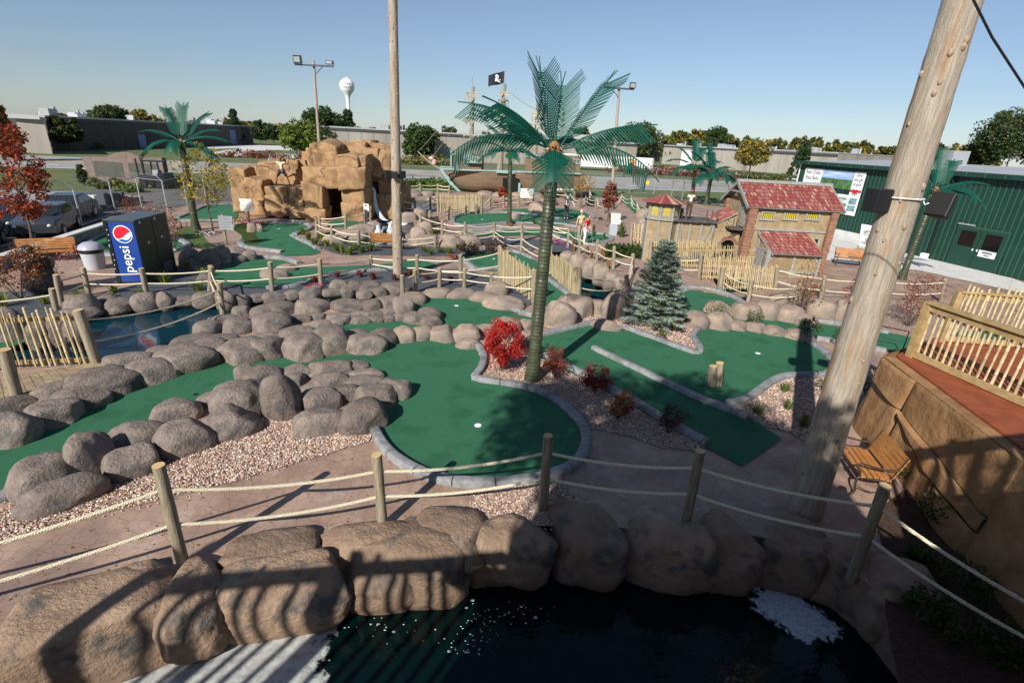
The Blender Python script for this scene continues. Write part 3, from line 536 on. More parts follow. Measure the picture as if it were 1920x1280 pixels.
# ---------------------------------------------------------------- bamboo panels
def bamboo(label,b0,t0,b1,t1,n,rails=(.2,.85),r=.022,posts=(1,1),over=.08,tilt=.02,each=True,pr=.09,seed=3,z=0,tops=None):
    rr=random.Random(seed); A=b0 if isinstance(b0,Vector) else G(*b0,z); B=b1 if isinstance(b1,Vector) else G(*b1,z)
    A2=t0 if isinstance(t0,Vector) else YP(*t0,A.y); B2=t1 if isinstance(t1,Vector) else YP(*t1,B.y)
    t=thing('bamboo_fence',label,'bamboo fence',A,'bamboo cane fences'); ax=norm(B-A); nn=Vector((-ax.y,ax.x,0)); 
    if nn.dot(A)>0: nn=-nn
    for f in rails:
        mb=MB(); mb.bar(A.lerp(A2,f)-nn*.05,B.lerp(B2,f)-nn*.05,.045,.1); mb.build('rail',LUMB,t,smooth=False)
    for k,(p,q,on) in enumerate(((A,A2,posts[0]),(B,B2,posts[1]))):
        if on:
            mb=MB();cb=MB(); post(mb,cb,p,q+(q-p)*.04,pr); o=mb.build('post',POSTM,t); cb.build('post_end',CUT,o)
    al=MB()
    for i in range(n):
        f=(i+.6+rr.uniform(-.2,.2))/(n+.2); p=A.lerp(B,f)+nn*.02; q=A2.lerp(B2,f)+nn*.02; q=q+(q-p)*(over+rr.uniform(-.07,.07)); q+=ax*rr.uniform(-tilt,tilt); p=p+(q-p)*.03+ax*rr.uniform(-tilt,tilt)*.5
        L=(q-p).length; k=max(3,int(L/.28)); pts=[];rad=[]; ra=r*rr.uniform(.75,1.2); ph=rr.uniform(.2,.8)
        for j in range(k+1):
            g=min(1,max(0,(j+ph-.5)/k)); 
            if each: pts+=[p.lerp(q,max(0,g-.012)),p.lerp(q,g),p.lerp(q,min(1,g+.012))] if 0<g<1 else [p.lerp(q,g)]; rad+=[ra,ra*1.22,ra] if 0<g<1 else [ra]
            else: pts.append(p.lerp(q,g)); rad.append(ra)
        mb=MB() if each else al; mb.tube(pts,rad,8 if each else 5)
        if each: mb.build('cane',BAMB,t)
    if not each: al.build('canes',BAMB,t)
    return t
bamboo('near bamboo railing on the boarded deck at the left edge',(-150,700),(-185,592),(183,684),(148,585),24,rails=(.1,.88),r=.024,seed=5,posts=(0,1),pr=.11,tilt=.012,over=.04)
bamboo('left slanting bamboo side of the central footbridge',(937,524),(937,466),(1001,568),(1003,510),27,rails=(.25,.88),r=.024,seed=6,each=False)
bamboo('right slanting bamboo side of the central footbridge',(1030,514),(1030,474),(1084,565),(1087,506),26,rails=(.2,.88),r=.024,seed=7,posts=(0,1),each=False)
bamboo('far bamboo panel below the bow of the ship',(821,398),(821,366),(903,400),(903,368),36,rails=(.12,.85),r=.035,seed=8,each=False)
bamboo('rear bamboo side of the castle footbridge',(1218,494),(1221,452),(1346,500),(1349,453),34,rails=(.2,.8),r=.018,seed=9,each=False)
bamboo('long front bamboo side of the castle footbridge',(1252,502),(1255,464),(1378,506),(1381,463),34,rails=(.15,.85),r=.018,seed=10,each=False)
bamboo('bamboo panel beside the boarded crossing',(1311,524),(1315,482),(1408,528),(1413,484),26,rails=(.12,.86),r=.019,seed=12,each=False)
bamboo('nearest bamboo panel of the castle crossing above the dark water',(1350,546),(1356,503),(1452,543),(1457,501),30,rails=(.15,.86),r=.019,seed=13,each=False)
bamboo('short stepped bamboo fence left of the castle wall',(1183,455),(1185,420),(1218,462),(1221,425),11,rails=(.25,.6),r=.028,seed=14,each=False)
# boarded decks
def boards(name,label,pts,z,n,cat='boardwalk',along=None,th=.05):
    P=[G(u,v,z) for u,v in pts]; t=thing(name,label,cat,P[0]); a,b,c,d=P  # a-b one side, d-c other side; boards run a->d
    for i in range(n):
        f0,f1=i/n,(i+.94)/n; mb=MB(); mb.prism([a.lerp(b,f0),a.lerp(b,f1),d.lerp(c,f1),d.lerp(c,f0)],(0,0,-th)); mb.build('board',DECKW,t,smooth=False)
    return t
boards('boardwalk','weathered board deck beside the left pond and bamboo railing',[(-190,735),(195,676),(255,700),(-260,850)],.07,22)
boards('boardwalk','boarded crossing between the two castle footbridge panels',[(1296,525),(1312,524),(1352,546),(1322,548)],.05,10)
boards('boardwalk','plank deck of the castle footbridge over dark water',[(1358,548),(1455,545),(1452,552),(1352,556)],.02,14)
ropefence('single stout post standing in the left deck boards',[(32,748,8,655)],r=.11,fr=())
# ---------------------------------------------------------------- tall poles and lights
def pole(name,label,b,t,r0,r1,cat='utility pole',n=20,bumpy=True,mat=None):
    p=G(*b); q=YP(t[0],t[1],p.y); T=thing(name,label,cat,p); k=60 if bumpy else 8; mb=MB(); pts=[];rr=[]
    for i in range(k+1):
        f=i/k; pts.append(p.lerp(q,f)-Vector((0,0,.2*(1-f)))); rr.append((r0+(r1-r0)*f)*(1+(random.uniform(-.018,.018) if bumpy else 0)))
    mb.tube(pts,rr,n); o=mb.build('pole',mat or POLEW,T)
    return T,p,q
BIGP,bp0,bp1=pole('timber_pole','massive weathered timber pole in the right foreground carrying two loudspeakers',(1507,958),(1824,-60),.275,.19,n=28)
def knots(T,p,q,r0,r1,n,seed):
    rr=random.Random(seed); mb=MB(); cam2=norm(Vector((-p.x,-p.y,0)))
    for i in range(n):
        f=rr.uniform(.05,.97); c=p.lerp(q,f); r=r0+(r1-r0)*f; a=math.atan2(cam2.y,cam2.x)+rr.uniform(-1.3,1.3); d=Vector((math.cos(a),math.sin(a),0)); s=rr.uniform(.018,.035)
        mb.ell(c+d*(r-.004),(s,s,s*1.5),n=10,k=6)
    o=T.children[0]; n0=len(o.data.vertices); me=bpy.data.meshes.new('knots'); k=mb; me.from_pydata([tuple(Vector(v)-p) for v in mb.v],[],mb.f); o.data.materials.append(M('pole_knot',(.42,.33,.24),(.2,.12,.06),scale=40,rough=.8))
    bm=bmesh.new(); bm.from_mesh(o.data); nf=len(bm.faces); bm.from_mesh(me); bm.faces.ensure_lookup_table()
    for f in bm.faces[nf:]: f.material_index=1; f.smooth=True
    bm.to_mesh(o.data); bm.free()
knots(BIGP,bp0,bp1,.275,.19,26,4)
MIDP,mp0,mp1=pole('timber_pole','tall grey timber pole rising from the red planting before the fountains',(746,519),(735,-80),.205,.15)
knots(MIDP,mp0,mp1,.205,.15,40,5)
def speaker(label,c,d,rz,tilt=0,gr='loudspeakers strapped to the poles'):
    t=thing('loudspeaker',label,'loudspeaker',c,gr); mb=MB(); w,dp,h=d
    mb.add([(-w/2,-dp/2,0),(w/2,-dp/2,0),(w*.32,dp/2,0),(-w*.32,dp/2,0),(-w/2,-dp/2,h),(w/2,-dp/2,h),(w*.32,dp/2,h),(-w*.32,dp/2,h)],[(0,3,2,1),(4,5,6,7),(0,1,5,4),(1,2,6,5),(2,3,7,6),(3,0,4,7)])
    q=Matrix.Rotation(rz,3,'Z')@Matrix.Rotation(tilt,3,'X'); mb.v=[tuple(q@Vector(v)+Vector(c)) for v in mb.v]
    o=mb.build('cabinet',M('speaker_black',(.014,.014,.016),rough=.5),t,smooth=False); bv=o.modifiers.new('b','BEVEL'); bv.width=.012; bv.segments=2
    g=MB(); g.ob(q@Vector((-w*.44,-dp/2-.012,h*.05))+Vector(c),q@Vector((w*.88,0,0)),q@Vector((0,.01,0)),q@Vector((0,0,h*.9))); g.build('grille',M('speaker_grille',(.008,.008,.009),(.014,.014,.014),scale=90,rough=.7),t,smooth=False)
    return t
ya=bp0.y
s1=YP(1636,397,ya-.05); speaker('black loudspeaker on the left side of the massive timber pole',(s1.x,s1.y,s1.z),(.26,.22,.29),R(20))
s2=YP(1757,408,ya-.05); speaker('tilted black loudspeaker on the right side of the massive timber pole',(s2.x,s2.y,s2.z),(.26,.22,.30),R(-62),R(-14))
mb=MB(); c=bp0.lerp(bp1,(YP(1690,370,ya).z)/bp1.z); rr_=.285
mb.tube([c+Vector((rr_*.86*math.cos(a),rr_*.86*math.sin(a),0.0)) for a in [i*math.pi/14 for i in range(29)]],.009,6)
mb.tube([c+Vector((-.24,-.05,0)),c+Vector((-.33,-.06,-.05)),c+Vector((-.36,-.06,-.12))],.008,6); mb.tube([c+Vector((.24,-.05,0)),c+Vector((.28,-.06,-.07)),c+Vector((.33,-.06,-.05))],.008,6)
mb.build('strap_cable',WHITE,BIGP)
tag(MB().tube([YP(1795,-60,4.2),YP(1860,70,4.2),YP(1925,170,4.2),YP(2100,400,4.2)],.008,6).build('cable',BLACK),'thin dark cable crossing the top right corner','cable')
s3=YP(727,335,mp0.y-.1); speaker('small black loudspeaker on the left of the central timber pole',(s3.x,s3.y,s3.z),(.26,.22,.3),R(35))
s4=YP(755,334,mp0.y-.1); speaker('small black loudspeaker on the right of the central timber pole',(s4.x,s4.y,s4.z),(.24,.22,.26),R(-60))
s5=YP(740,335,mp0.y-.32); tag(MB().box((s5.x,s5.y,s5.z),(.2,.12,.26)).build('junction_box',BLACK,smooth=False),'small black box on the front of the central timber pole','junction box')
def floodpole(label,b,t,r,bar,l1,l2,brace):
    T,p,q=pole('floodlight_pole',label,b,t,r,r*.75,'floodlight',n=12,bumpy=False); y=p.y
    A=YP(*bar[0],y-.3); B=YP(*bar[1],y-.3); mb=MB(); mb.bar(A,B,.14,.16); mb.bar(YP(*brace[0],y-.3),YP(*brace[1],y-.25),.07,.07); mb.build('cross_arm',M('blue_grey_steel',(.05,.055,.09),rough=.5),T,smooth=False)
    for (u0,v0,u1,v1,ti) in (l1,l2):
        k=PX(A); c=YP((u0+u1)/2,v1,y-.35); w=(u1-u0)*k; h=(v1-v0)*k; m1=MB(); m1.box(c,(w,w*.45,h),0,0,R(ti)); o=m1.build('lamp_head',M('lamp_housing',(.03,.032,.036),rough=.5),T,smooth=False)
        m2=MB(); m2.box(c+Vector((0,-w*.25-.02,h*.12)),(w*.8,.02,h*.7),0,0,R(ti)); m2.build('lens',M('lamp_glass',(.35,.36,.36),rough=.15),o,smooth=False)
floodpole('floodlight pole behind the rock mountain with two lamp heads',(603,338),(588,114),.17,((552,121),(626,125)),(552,106,566,119,12),(611,115,625,121,0),((605,125),(592,139)))
floodpole('floodlight pole on the right before the white trailer with two lamp heads',(1147,366),(1161,161),.19,((1132,164),(1189,168)),(1133,158,1145,163,0),(1180,156,1191,166,12),((1147,169),(1159,181)))
# ---------------------------------------------------------------- artificial palms
PGREEN=M('palm_green_paint',(.002,.052,.032),(.004,.078,.048),scale=4,rough=.5,spec=.3); PTRUNK=M('palm_trunk_paint',(.035,.042,.022),(.07,.08,.042),scale=5,rough=.4,spec=.5)
FIBRE=M('brown_palm_fibre',(.16,.075,.025),(.3,.16,.06),scale=30,rough=.95); COCO=M('green_coconut',(.14,.45,.06),rough=.3)
def frond(parent,c,az,el,L,bend,seed,n=34,lw=.3,lean=.5,vee=.35,thick=.007,dr=0):
    """spine as an arc starting at elevation el, bending down by bend radians"""
    rr=random.Random(seed); mb=MB(); h=Vector((math.cos(az),math.sin(az),0)); side=Vector((-math.sin(az),math.cos(az),0)); P=[];T=[]; p=Vector(c); k=n+6
    for i in range(k+1):
        a=el-bend*(i/k)**1.3; t=h*math.cos(a)+Vector((0,0,math.sin(a))); P.append(p.copy()); T.append(t); p=p+t*(L/k)
    mb.tube(P,[.024*(1-.5*i/k) for i in range(k+1)],6)
    for i in range(5,k+1):
        f=i/k; up=norm(side.cross(T[i])); 
        if up.z<0 and el<1.2: up=-up
        ll=lw*(1.0 if f<.8 else 1.25-.4*(f-.8)*5*.5)*min(1,.55+f*1.5)
        for s in (-1,1):
            d=norm(side*s*math.cos(vee)*(1-.3*dr)+T[i]*(lean+f*.5)*(1-.2*dr)-up*(.25+1.0*dr+rr.uniform(0,.1))); q=P[i]+side*s*.012
            m=q+norm(side*s+T[i]*.15-up*.1)*ll*.18; e=m+d*ll
            w=thick; a_=T[i]*w
            mb.add([q-a_,q+a_,m+a_,m-a_,e+a_*.6,e-a_*.6, q-a_-up*.008,q+a_-up*.008,m+a_-up*.008,m-a_-up*.008,e+a_*.6-up*.006,e-a_*.6-up*.006],
              [(0,1,2,3),(3,2,4,5),(9,8,7,6),(11,10,8,9),(0,3,9,6),(3,5,11,9),(2,1,7,8),(4,2,8,10),(5,4,10,11)])
    for s in (0,1): mb.tube([P[k],P[k]+norm(T[k]+side*(.15 if s else -.15))*lw*.8],[.014,.01],5)
    o=mb.build('frond',PGREEN,parent,smooth=False)
    m2=MB(); m2.tube([P[0],P[1]],[.035,.03],8); m2.build('bracket',M('white_bracket',(.75,.75,.75),rough=.4),o)
def palm(label,b,t,r0,r1,fr,s=1.0,coco=3,rings=.085,seed=1,n=34,lw=.3,th=.018):
    p=G(*b); q=YP(*t,p.y); T=thing('palm_tree',label,'artificial palm',p,'green metal palms'); L=(q-p).length; k=int(L/rings); mb=MB(); pts=[];rad=[]
    for i in range(k):
        f=i/k; g=(i+.93)/k; r=r0+(r1-r0)*min(1,f*1.0); r*=1+.4*max(0,1-f*9)
        pts+=[p.lerp(q,f),p.lerp(q,f+(g-f)*.25),p.lerp(q,g)]; r*=1+.03*math.sin(i*2.3)*math.cos(i*.7); rad+=[r*.93,r*1.03,r*.96]
    mb.tube(pts,rad,18); mb.build('trunk',PTRUNK,T,ang=30)
    rr=random.Random(seed); mb=MB(); c=q+Vector((0,0,.12*s))
    for i in range(90):
        a=rr.uniform(0,6.28); e=rr.uniform(-.9,.7); d=Vector((math.cos(a)*math.cos(e),math.sin(a)*math.cos(e),math.sin(e))); w=norm(d.cross(Vector((0,0,1))))*.03*s; o=c+d*.1*s; tip=c+d*rr.uniform(.2,.3)*s+Vector((0,0,rr.uniform(-.1,.06)))*s
        mb.add([o-w,o+w,tip+w*.5,tip-w*.6,o+Vector((0,0,.02))],[(0,1,2,3),(1,0,4),(2,1,4),(3,2,4),(0,3,4)])
    mb.ell(c,(.15*s,.15*s,.24*s)); mb.build('fibre_crown',FIBRE,T)
    for i,(az,el,l,bd,*dq) in enumerate(fr): frond(T,c+Vector((math.cos(R(az))*.1*s,math.sin(R(az))*.1*s,.06*s)),R(az),R(el),l*s,R(bd),seed*31+i,n=n,lw=lw*s,thick=th*max(1,s),dr=dq[0] if dq else 0)
    for i in range(coco):
        a=R([-35,-100,-140,30][i%4]); mb=MB(); mb.ell(c+Vector((math.cos(a)*.26*s,math.sin(a)*.26*s,-.14*s-.04*i)),(.1*s,.1*s,.115*s)); mb.build('coconut',COCO,T)
    return T
palm('tall green metal palm with ringed trunk in the centre foreground',(998,712),(1038,298),.15,.138,
 [(135,77,1.5,8),(82,70,1.35,8),(24,58,1.65,10),(160,40,2.0,36,.75),(196,48,1.4,30,.75),(-4,30,1.7,26,.75),(-12,16,1.95,58,.75),(190,24,2.1,66,.75),(-92,-5,1.15,60),(128,34,1.6,40),(75,25,1.6,40)],coco=2,seed=2,n=24,lw=.44,th=.015)
PF=[(100,78,1.9,15),(60,62,1.9,35),(150,60,2.0,38),(10,34,2.0,50),(175,32,2.1,52),(-15,10,2.1,62),(200,8,2.1,60),(-80,20,1.6,80),(-130,22,1.8,70),(-45,25,1.8,70)]
palm('slim green metal palm standing on the kerbed green before the ship',(955,421),(957,290),.16,.13,PF,s=1.1,seed=3,n=20,lw=.34,rings=.14,th=.03)
palm('green metal palm on the left beside the thin yellow tree',(368,432),(341,272),.19,.15,[(95,74,2.1,15),(60,58,2.3,30),(140,62,2.2,20),(12,24,2.4,45),(168,30,2.4,42),(-15,5,2.3,55),(195,3,2.4,58),(-80,15,1.6,80),(-130,15,1.9,70),(40,40,2,40)],s=.88,seed=4,n=20,lw=.36,rings=.14,th=.032)
palm('left palm of the pair behind the castle wall',(1297,380),(1303,316),.19,.16,PF,s=1.35,seed=5,n=15,lw=.4,rings=.2,th=.045)
palm('right palm of the pair behind the castle wall, with green coconuts',(1323,384),(1334,330),.22,.18,[(a+25,e,l*1.05,b) for a,e,l,b in PF],s=1.4,seed=6,n=15,lw=.42,rings=.2,coco=4,th=.045)
palm('green metal palm against the green metal building behind the big pole',(1690,524),(1752,364),.15,.12,[(a-20,e,l,b) for a,e,l,b in PF],s=.95,seed=7,n=20,lw=.34,rings=.12,th=.028)
# ---------------------------------------------------------------- foliage
def leafcloud(mb,C,n,size,spread,rng,mats=1,flat=.5,asp=.55,up=0.0):
    """n leaf quads per centre; C=(k,3) centres, spread=(k,) or scalar radius"""
    C=np.asarray(C,float); k=len(C); S=np.broadcast_to(np.asarray(spread,float),(k,)); N=k*n
    d=rng.normal(size=(N,3)); d/=np.linalg.norm(d,axis=1)[:,None]; r=rng.uniform(.25,1,N)**.45
    P=np.repeat(C,n,0)+d*(r*np.repeat(S,n))[:,None]*np.array([1,1,flat+.4])
    a=rng.normal(size=(N,3))+d*.3; a/=np.linalg.norm(a,axis=1)[:,None]; b=np.cross(a,d+rng.normal(size=(N,3))*.5+np.array([0,0,up])); b/=np.linalg.norm(b,axis=1)[:,None]+1e-9
    s=size*rng.uniform(.6,1.35,(N,1)); a*=s; b*=s*asp
    V=np.stack([P-a,P-b*.9,P+a,P+b*.9],1).reshape(-1,3); F=np.arange(N*4).reshape(N,4)
    mb.arr(V,F,rng.integers(0,mats,N).tolist() if mats>1 else 0)
def crownpts(c,rx,ry,rz,k,rng,shape='round'):
    P=[]
    while len(P)<k:
        d=rng.normal(size=3); d/=np.linalg.norm(d); r=rng.uniform(.3,1)**.5; q=d*r
        if shape=='cone': 
            z=rng.uniform(-1,1)**1; w=(1-(z+1)/2)**.8*1.0; a=rng.uniform(0,6.28); rr=w*rng.uniform(.5,1); q=np.array([math.cos(a)*rr,math.sin(a)*rr,z])
        elif shape=='flat' and q[2]<-.35: continue
        elif q[2]<-.75: continue
        P.append((c[0]+q[0]*rx,c[1]+q[1]*ry,c[2]+q[2]*rz))
    return np.array(P)
BARK=M('bark',(.07,.05,.035),(.15,.115,.085),scale=8,rough=.95,bump=1,bs=20,stretch=(4,4,.8))
LG={'green':leafmat('leaf_mid_green',(.06,.1,.02)),'dark':leafmat('leaf_dark_green',(.028,.055,.018)),'lime':leafmat('leaf_lime_green',(.15,.19,.025)),'olive':leafmat('leaf_olive',(.1,.105,.03)),
 'gold':leafmat('leaf_gold',(.36,.24,.035)),'rust':leafmat('leaf_rust',(.3,.085,.02)),'crimson':leafmat('leaf_crimson',(.45,.012,.02),.3),'maroon':leafmat('leaf_maroon',(.14,.03,.03)),'red':leafmat('leaf_red',(.42,.05,.02)),
 'blue':leafmat('needle_blue',(.29,.35,.32),.1),'bluedark':leafmat('needle_green',(.13,.16,.05),.1),'straw':leafmat('straw_blade',(.4,.2,.07)),'fresh':leafmat('fresh_blade',(.13,.2,.03)),'pine':leafmat('needle_pine',(.03,.05,.018),.1),
 'yellowg':leafmat('leaf_yellow_green',(.26,.25,.03)),'pinkf':leafmat('petal_pink',(.7,.16,.32)),'redf':leafmat('petal_red',(.65,.04,.03)),'whitef':leafmat('petal_white',(.75,.73,.7)),'purple':leafmat('petal_purple',(.4,.06,.4)),'yellowf':leafmat('petal_yellow',(.7,.5,.05)),'tan':leafmat('leaf_tan',(.3,.17,.07))}
def tree(label,p,h,rx,cz,rz,cols,k=40,n=60,size=.2,shape='round',trunk=.12,seed=1,cat='tree',name='tree',clump=.28,group=None,limbs=7,ry=None,leafname='crown',base_branch=.35):
    rng=np.random.default_rng(seed); rr=random.Random(seed); T=thing(name,label,cat,p,group); p=Vector(p)
    mb=MB(); top=p+Vector((rr.uniform(-.1,.1)*rx,0,cz+rz*.35 if shape!='cone' else h*.93)); pts=[p.lerp(top,i/6)+Vector((rr.uniform(-.03,.03),rr.uniform(-.03,.03),0))*h*.3*(i>0) for i in range(7)]; pts[0]-=Vector((0,0,.1))
    mb.tube(pts,[trunk*(1.25 if i==0 else 1-.13*i) for i in range(7)],9)
    C=crownpts((p.x,p.y,p.z+cz),rx,ry or rx,rz,k,rng,shape)
    for i in range(limbs):
        c=Vector(C[i*len(C)//max(1,limbs)]); f=rr.uniform(base_branch,.85); s=pts[0].lerp(top,f); mb.tube([s,s.lerp(c,.5)+Vector((0,0,-.03*h)),c],[trunk*.42,trunk*.25,trunk*.08],6)
    mb.build('trunk',BARK,T)
    mb=MB(); leafcloud(mb,C,n,size,clump*rx*rng.uniform(.7,1.3,len(C)),rng,len(cols),flat=.45 if shape!='cone' else .2)
    mb.build(leafname,[LG[c] for c in cols],T,smooth=False); return T
def ptree(label,base,top,wpx,cols,crown=(.3,1.0),**kw):
    """tree placed from the photo: base pixel, top pixel, crown width in pixels, crown from..to as parts of its height"""
    p=G(*base); h=YP(top[0],top[1],p.y).z; rx=wpx/2*PX(p); a,b=crown; return tree(label,p,h,rx*.86,h*(a+b)/2,h*(b-a)/2*.92,cols,**kw)
def leanbase(u,vtop,vbase):  # top pixel of a plumb line over a base pixel
    return None
# foreground and middle shrubs
def shrub(label,base,wpx,hpx,cols,n=26,k=18,size=.03,seed=1,stems=6,name='shrub',cat='shrub',group=None,clump=.3,shape='round',leaf='leaves',dens=1.0):
    p=G(*base); k_=PX(p); rx=wpx/2*k_; h=max(.1,YP(base[0],base[1]-hpx,p.y).z); rng=np.random.default_rng(seed); rr=random.Random(seed); T=thing(name,label,cat,p,group)
    C=crownpts((p.x,p.y,h*.56),rx*.8,rx*.8,h*.4,k,rng,shape); mb=MB()
    for i in range(stems):
        c=Vector(C[i%len(C)]); mb.tube([p-Vector((0,0,.03)),p.lerp(c,.5)+Vector((rr.uniform(-.05,.05)*rx,0,0)),c],[.012+.01*rx,.008+.005*rx,.004],5)
    mb.build('stem',BARK,T); mb=MB(); leafcloud(mb,C,int(n*dens),size,clump*max(rx,h*.5)*rng.uniform(.6,1.2,len(C)),rng,len(cols),flat=.7); mb.build(leaf,[LG[c] for c in cols],T,smooth=False); return T
def tuft(label,base,wpx,hpx,cols,n=50,seed=1,wid=.012,group=None,cat='ornamental grass',lean=.75):
    p=G(*base); k_=PX(p); rx=wpx/2*k_; h=max(.06,YP(base[0],base[1]-hpx,p.y).z); rng=random.Random(seed); mb=MB()
    for i in range(n):
        a=rng.uniform(0,6.28); l=rng.uniform(.15,1)*rx*lean*1.6; hh=h*rng.uniform(.6,1.05)*(1-.35*l/(rx*lean*1.6+1e-6)); d=Vector((math.cos(a),math.sin(a),0)); s=Vector((-d.y,d.x,0))*wid*rng.uniform(.6,1.3); o=p+d*rng.uniform(0,.35)*rx
        m=o+d*l*.4+Vector((0,0,hh*.75)); e=o+d*l+Vector((0,0,hh*rng.uniform(.7,1.0)))
        mb.add([o-s,o+s,m+s*.8,m-s*.8,e],[(0,1,2,3),(3,2,4)],rng.randrange(len(cols)))
    o=mb.build('grass_tuft',[LG[c] for c in cols],smooth=False,loc=p); return tag(o,label,cat,group)
shrub('bright crimson bush glowing in sunlight beside the tall palm',(942,694),100,98,['crimson','crimson','red'],n=110,k=60,size=.028,seed=5,stems=14,clump=.24)
shrub('dark red shrub just right of the tall palm trunk',(1040,708),58,58,['maroon','maroon','rust'],n=55,k=26,size=.026,seed=6)
shrub('dark red maple-like shrub in the gravel strip, second right of the palm',(1115,735),64,50,['maroon','red','maroon'],n=75,k=28,size=.028,seed=7)
shrub('rusty brown shrub between the maple shrub and the last dark shrub',(1160,785),62,52,['rust','tan','maroon'],n=60,k=26,size=.026,seed=8)
shrub('sparse dark shrub at the lower end of the gravel strip',(1252,812),60,60,['maroon','dark'],n=36,k=22,size=.026,seed=9)
shrub('tall leggy shrub with yellowing leaves in front of the house',(1500,588),56,110,['maroon','olive','rust'],n=24,k=34,size=.035,seed=10,stems=10)
shrub('bushy red shrub left of the massive pole',(1598,598),62,82,['maroon','maroon','rust'],n=34,k=34,size=.035,seed=11,stems=8)
shrub('wide red shrub right of the massive pole',(1702,612),84,100,['maroon','rust','maroon'],n=34,k=42,size=.033,seed=12,stems=10)
shrub('low green shrub behind the bank rocks beside the blue spruce',(1342,605),60,38,['olive','green'],n=26,k=20,size=.03,seed=13)
shrub('small green shrub on the bank above the right-hand bowl',(1410,615),44,34,['olive','green'],n=24,k=16,size=.03,seed=14)
shrub('rounded green shrub beside the narrow green strip',(1512,640),48,46,['green','dark'],n=30,k=20,size=.03,seed=15)
shrub('small dark green shrub left of the pole foot, on the narrow green edge',(1570,650),34,36,['green','dark'],n=28,k=14,size=.028,seed=16)
shrub('glossy dark shrub against the sandstone wall corner',(1625,745),60,60,['dark','dark'],n=30,k=20,size=.026,seed=17)
shrub('leggy shrub at the right rim of the right-hand bowl',(1540,735),60,44,['dark','olive'],n=14,k=18,size=.026,seed=18)
for i,(u,v,a,b,lb) in enumerate([(1470,735,30,24,'nearest the bowl kerb'),(1476,768,34,26,'in the middle of the gravel'),(1505,800,40,34,'brightest and lowest in the gravel'),(1420,775,44,26,'in the shade by the divider end')]):
    tuft('small green grass tuft '+lb,(u,v),a,b,['fresh','olive'],n=90,seed=20+i,wid=.006,group='grass tufts in the right gravel')
shrub('small yellow-green shrub at the left foot of the blue spruce',(1238,635),24,20,['olive','fresh'],n=20,k=10,size=.03,seed=24)
shrub('small reddish-green shrub at the right foot of the blue spruce',(1266,622),26,24,['olive','rust'],n=20,k=10,size=.03,seed=25)
# blue spruce
def spruce(label,b,t,wpx,seed=3):
    p=G(*b); h=YP(*t,p.y).z; rx=wpx/2*PX(p); T=thing('spruce_tree',label,'spruce',p); rng=np.random.default_rng(seed); rr=random.Random(seed)
    mb=MB(); mb.tube([p-Vector((0,0,.05)),p+Vector((0,0,h*.97))],[.06,.008],8); mb.build('trunk',BARK,T)
    tw=[]; br=MB(); nb=230
    for i in range(nb):
        f=(i/nb)**.85; z=h*(.03+.93*f); L=rx*(1-f)**.8*rr.uniform(.72,1.12)+.07; a=i*2.399+rr.uniform(-.3,.3); d=Vector((math.cos(a),math.sin(a),0)); el=-.12+f*.75+rr.uniform(-.1,.12)
        P=[p+Vector((0,0,z))+d*L*g*math.cos(el)+Vector((0,0,L*g*math.sin(el)+ .12*L*g*g)) for g in (0,.35,.7,1)]; br.tube(P,[.012,.009,.006,.003],4)
        for g in np.linspace(.3,1,max(3,int(L/.07))):
            c=P[0].lerp(P[3],float(g)); s=Vector((-d.y,d.x,0))
            for q in (-1,0,1): tw.append((c+s*q*L*.28*(1.15-g)+d*.05, norm(d+s*q*.9+Vector((0,0,.25)))))
    br.build('branches',BARK,T)
    V=[];mi=[]
    for c,d in tw:
        tip=rr.random()<.68
        for k in range(13):
            o=c+d*rr.uniform(-.05,.06); q=norm(d*rr.uniform(.3,1.1)+Vector((rr.gauss(0,.6),rr.gauss(0,.6),rr.gauss(.15,.5)))); l=rr.uniform(.04,.075); w=norm(q.cross(Vector((rr.gauss(0,1),rr.gauss(0,1),rr.gauss(0,1)))))*.009
            V+= [o-w,o+w,o+q*l+w*.3,o+q*l-w*.3]; mi.append(0 if tip else 1)
    mb=MB(); mb.arr(np.array([tuple(v) for v in V]),np.arange(len(V)).reshape(-1,4),mi); mb.build('needles',[LG['blue'],LG['bluedark']],T,smooth=False); return T
spruce('blue spruce with silvery tips standing in pale gravel before the footbridge',(1226,612),(1243,446),112)
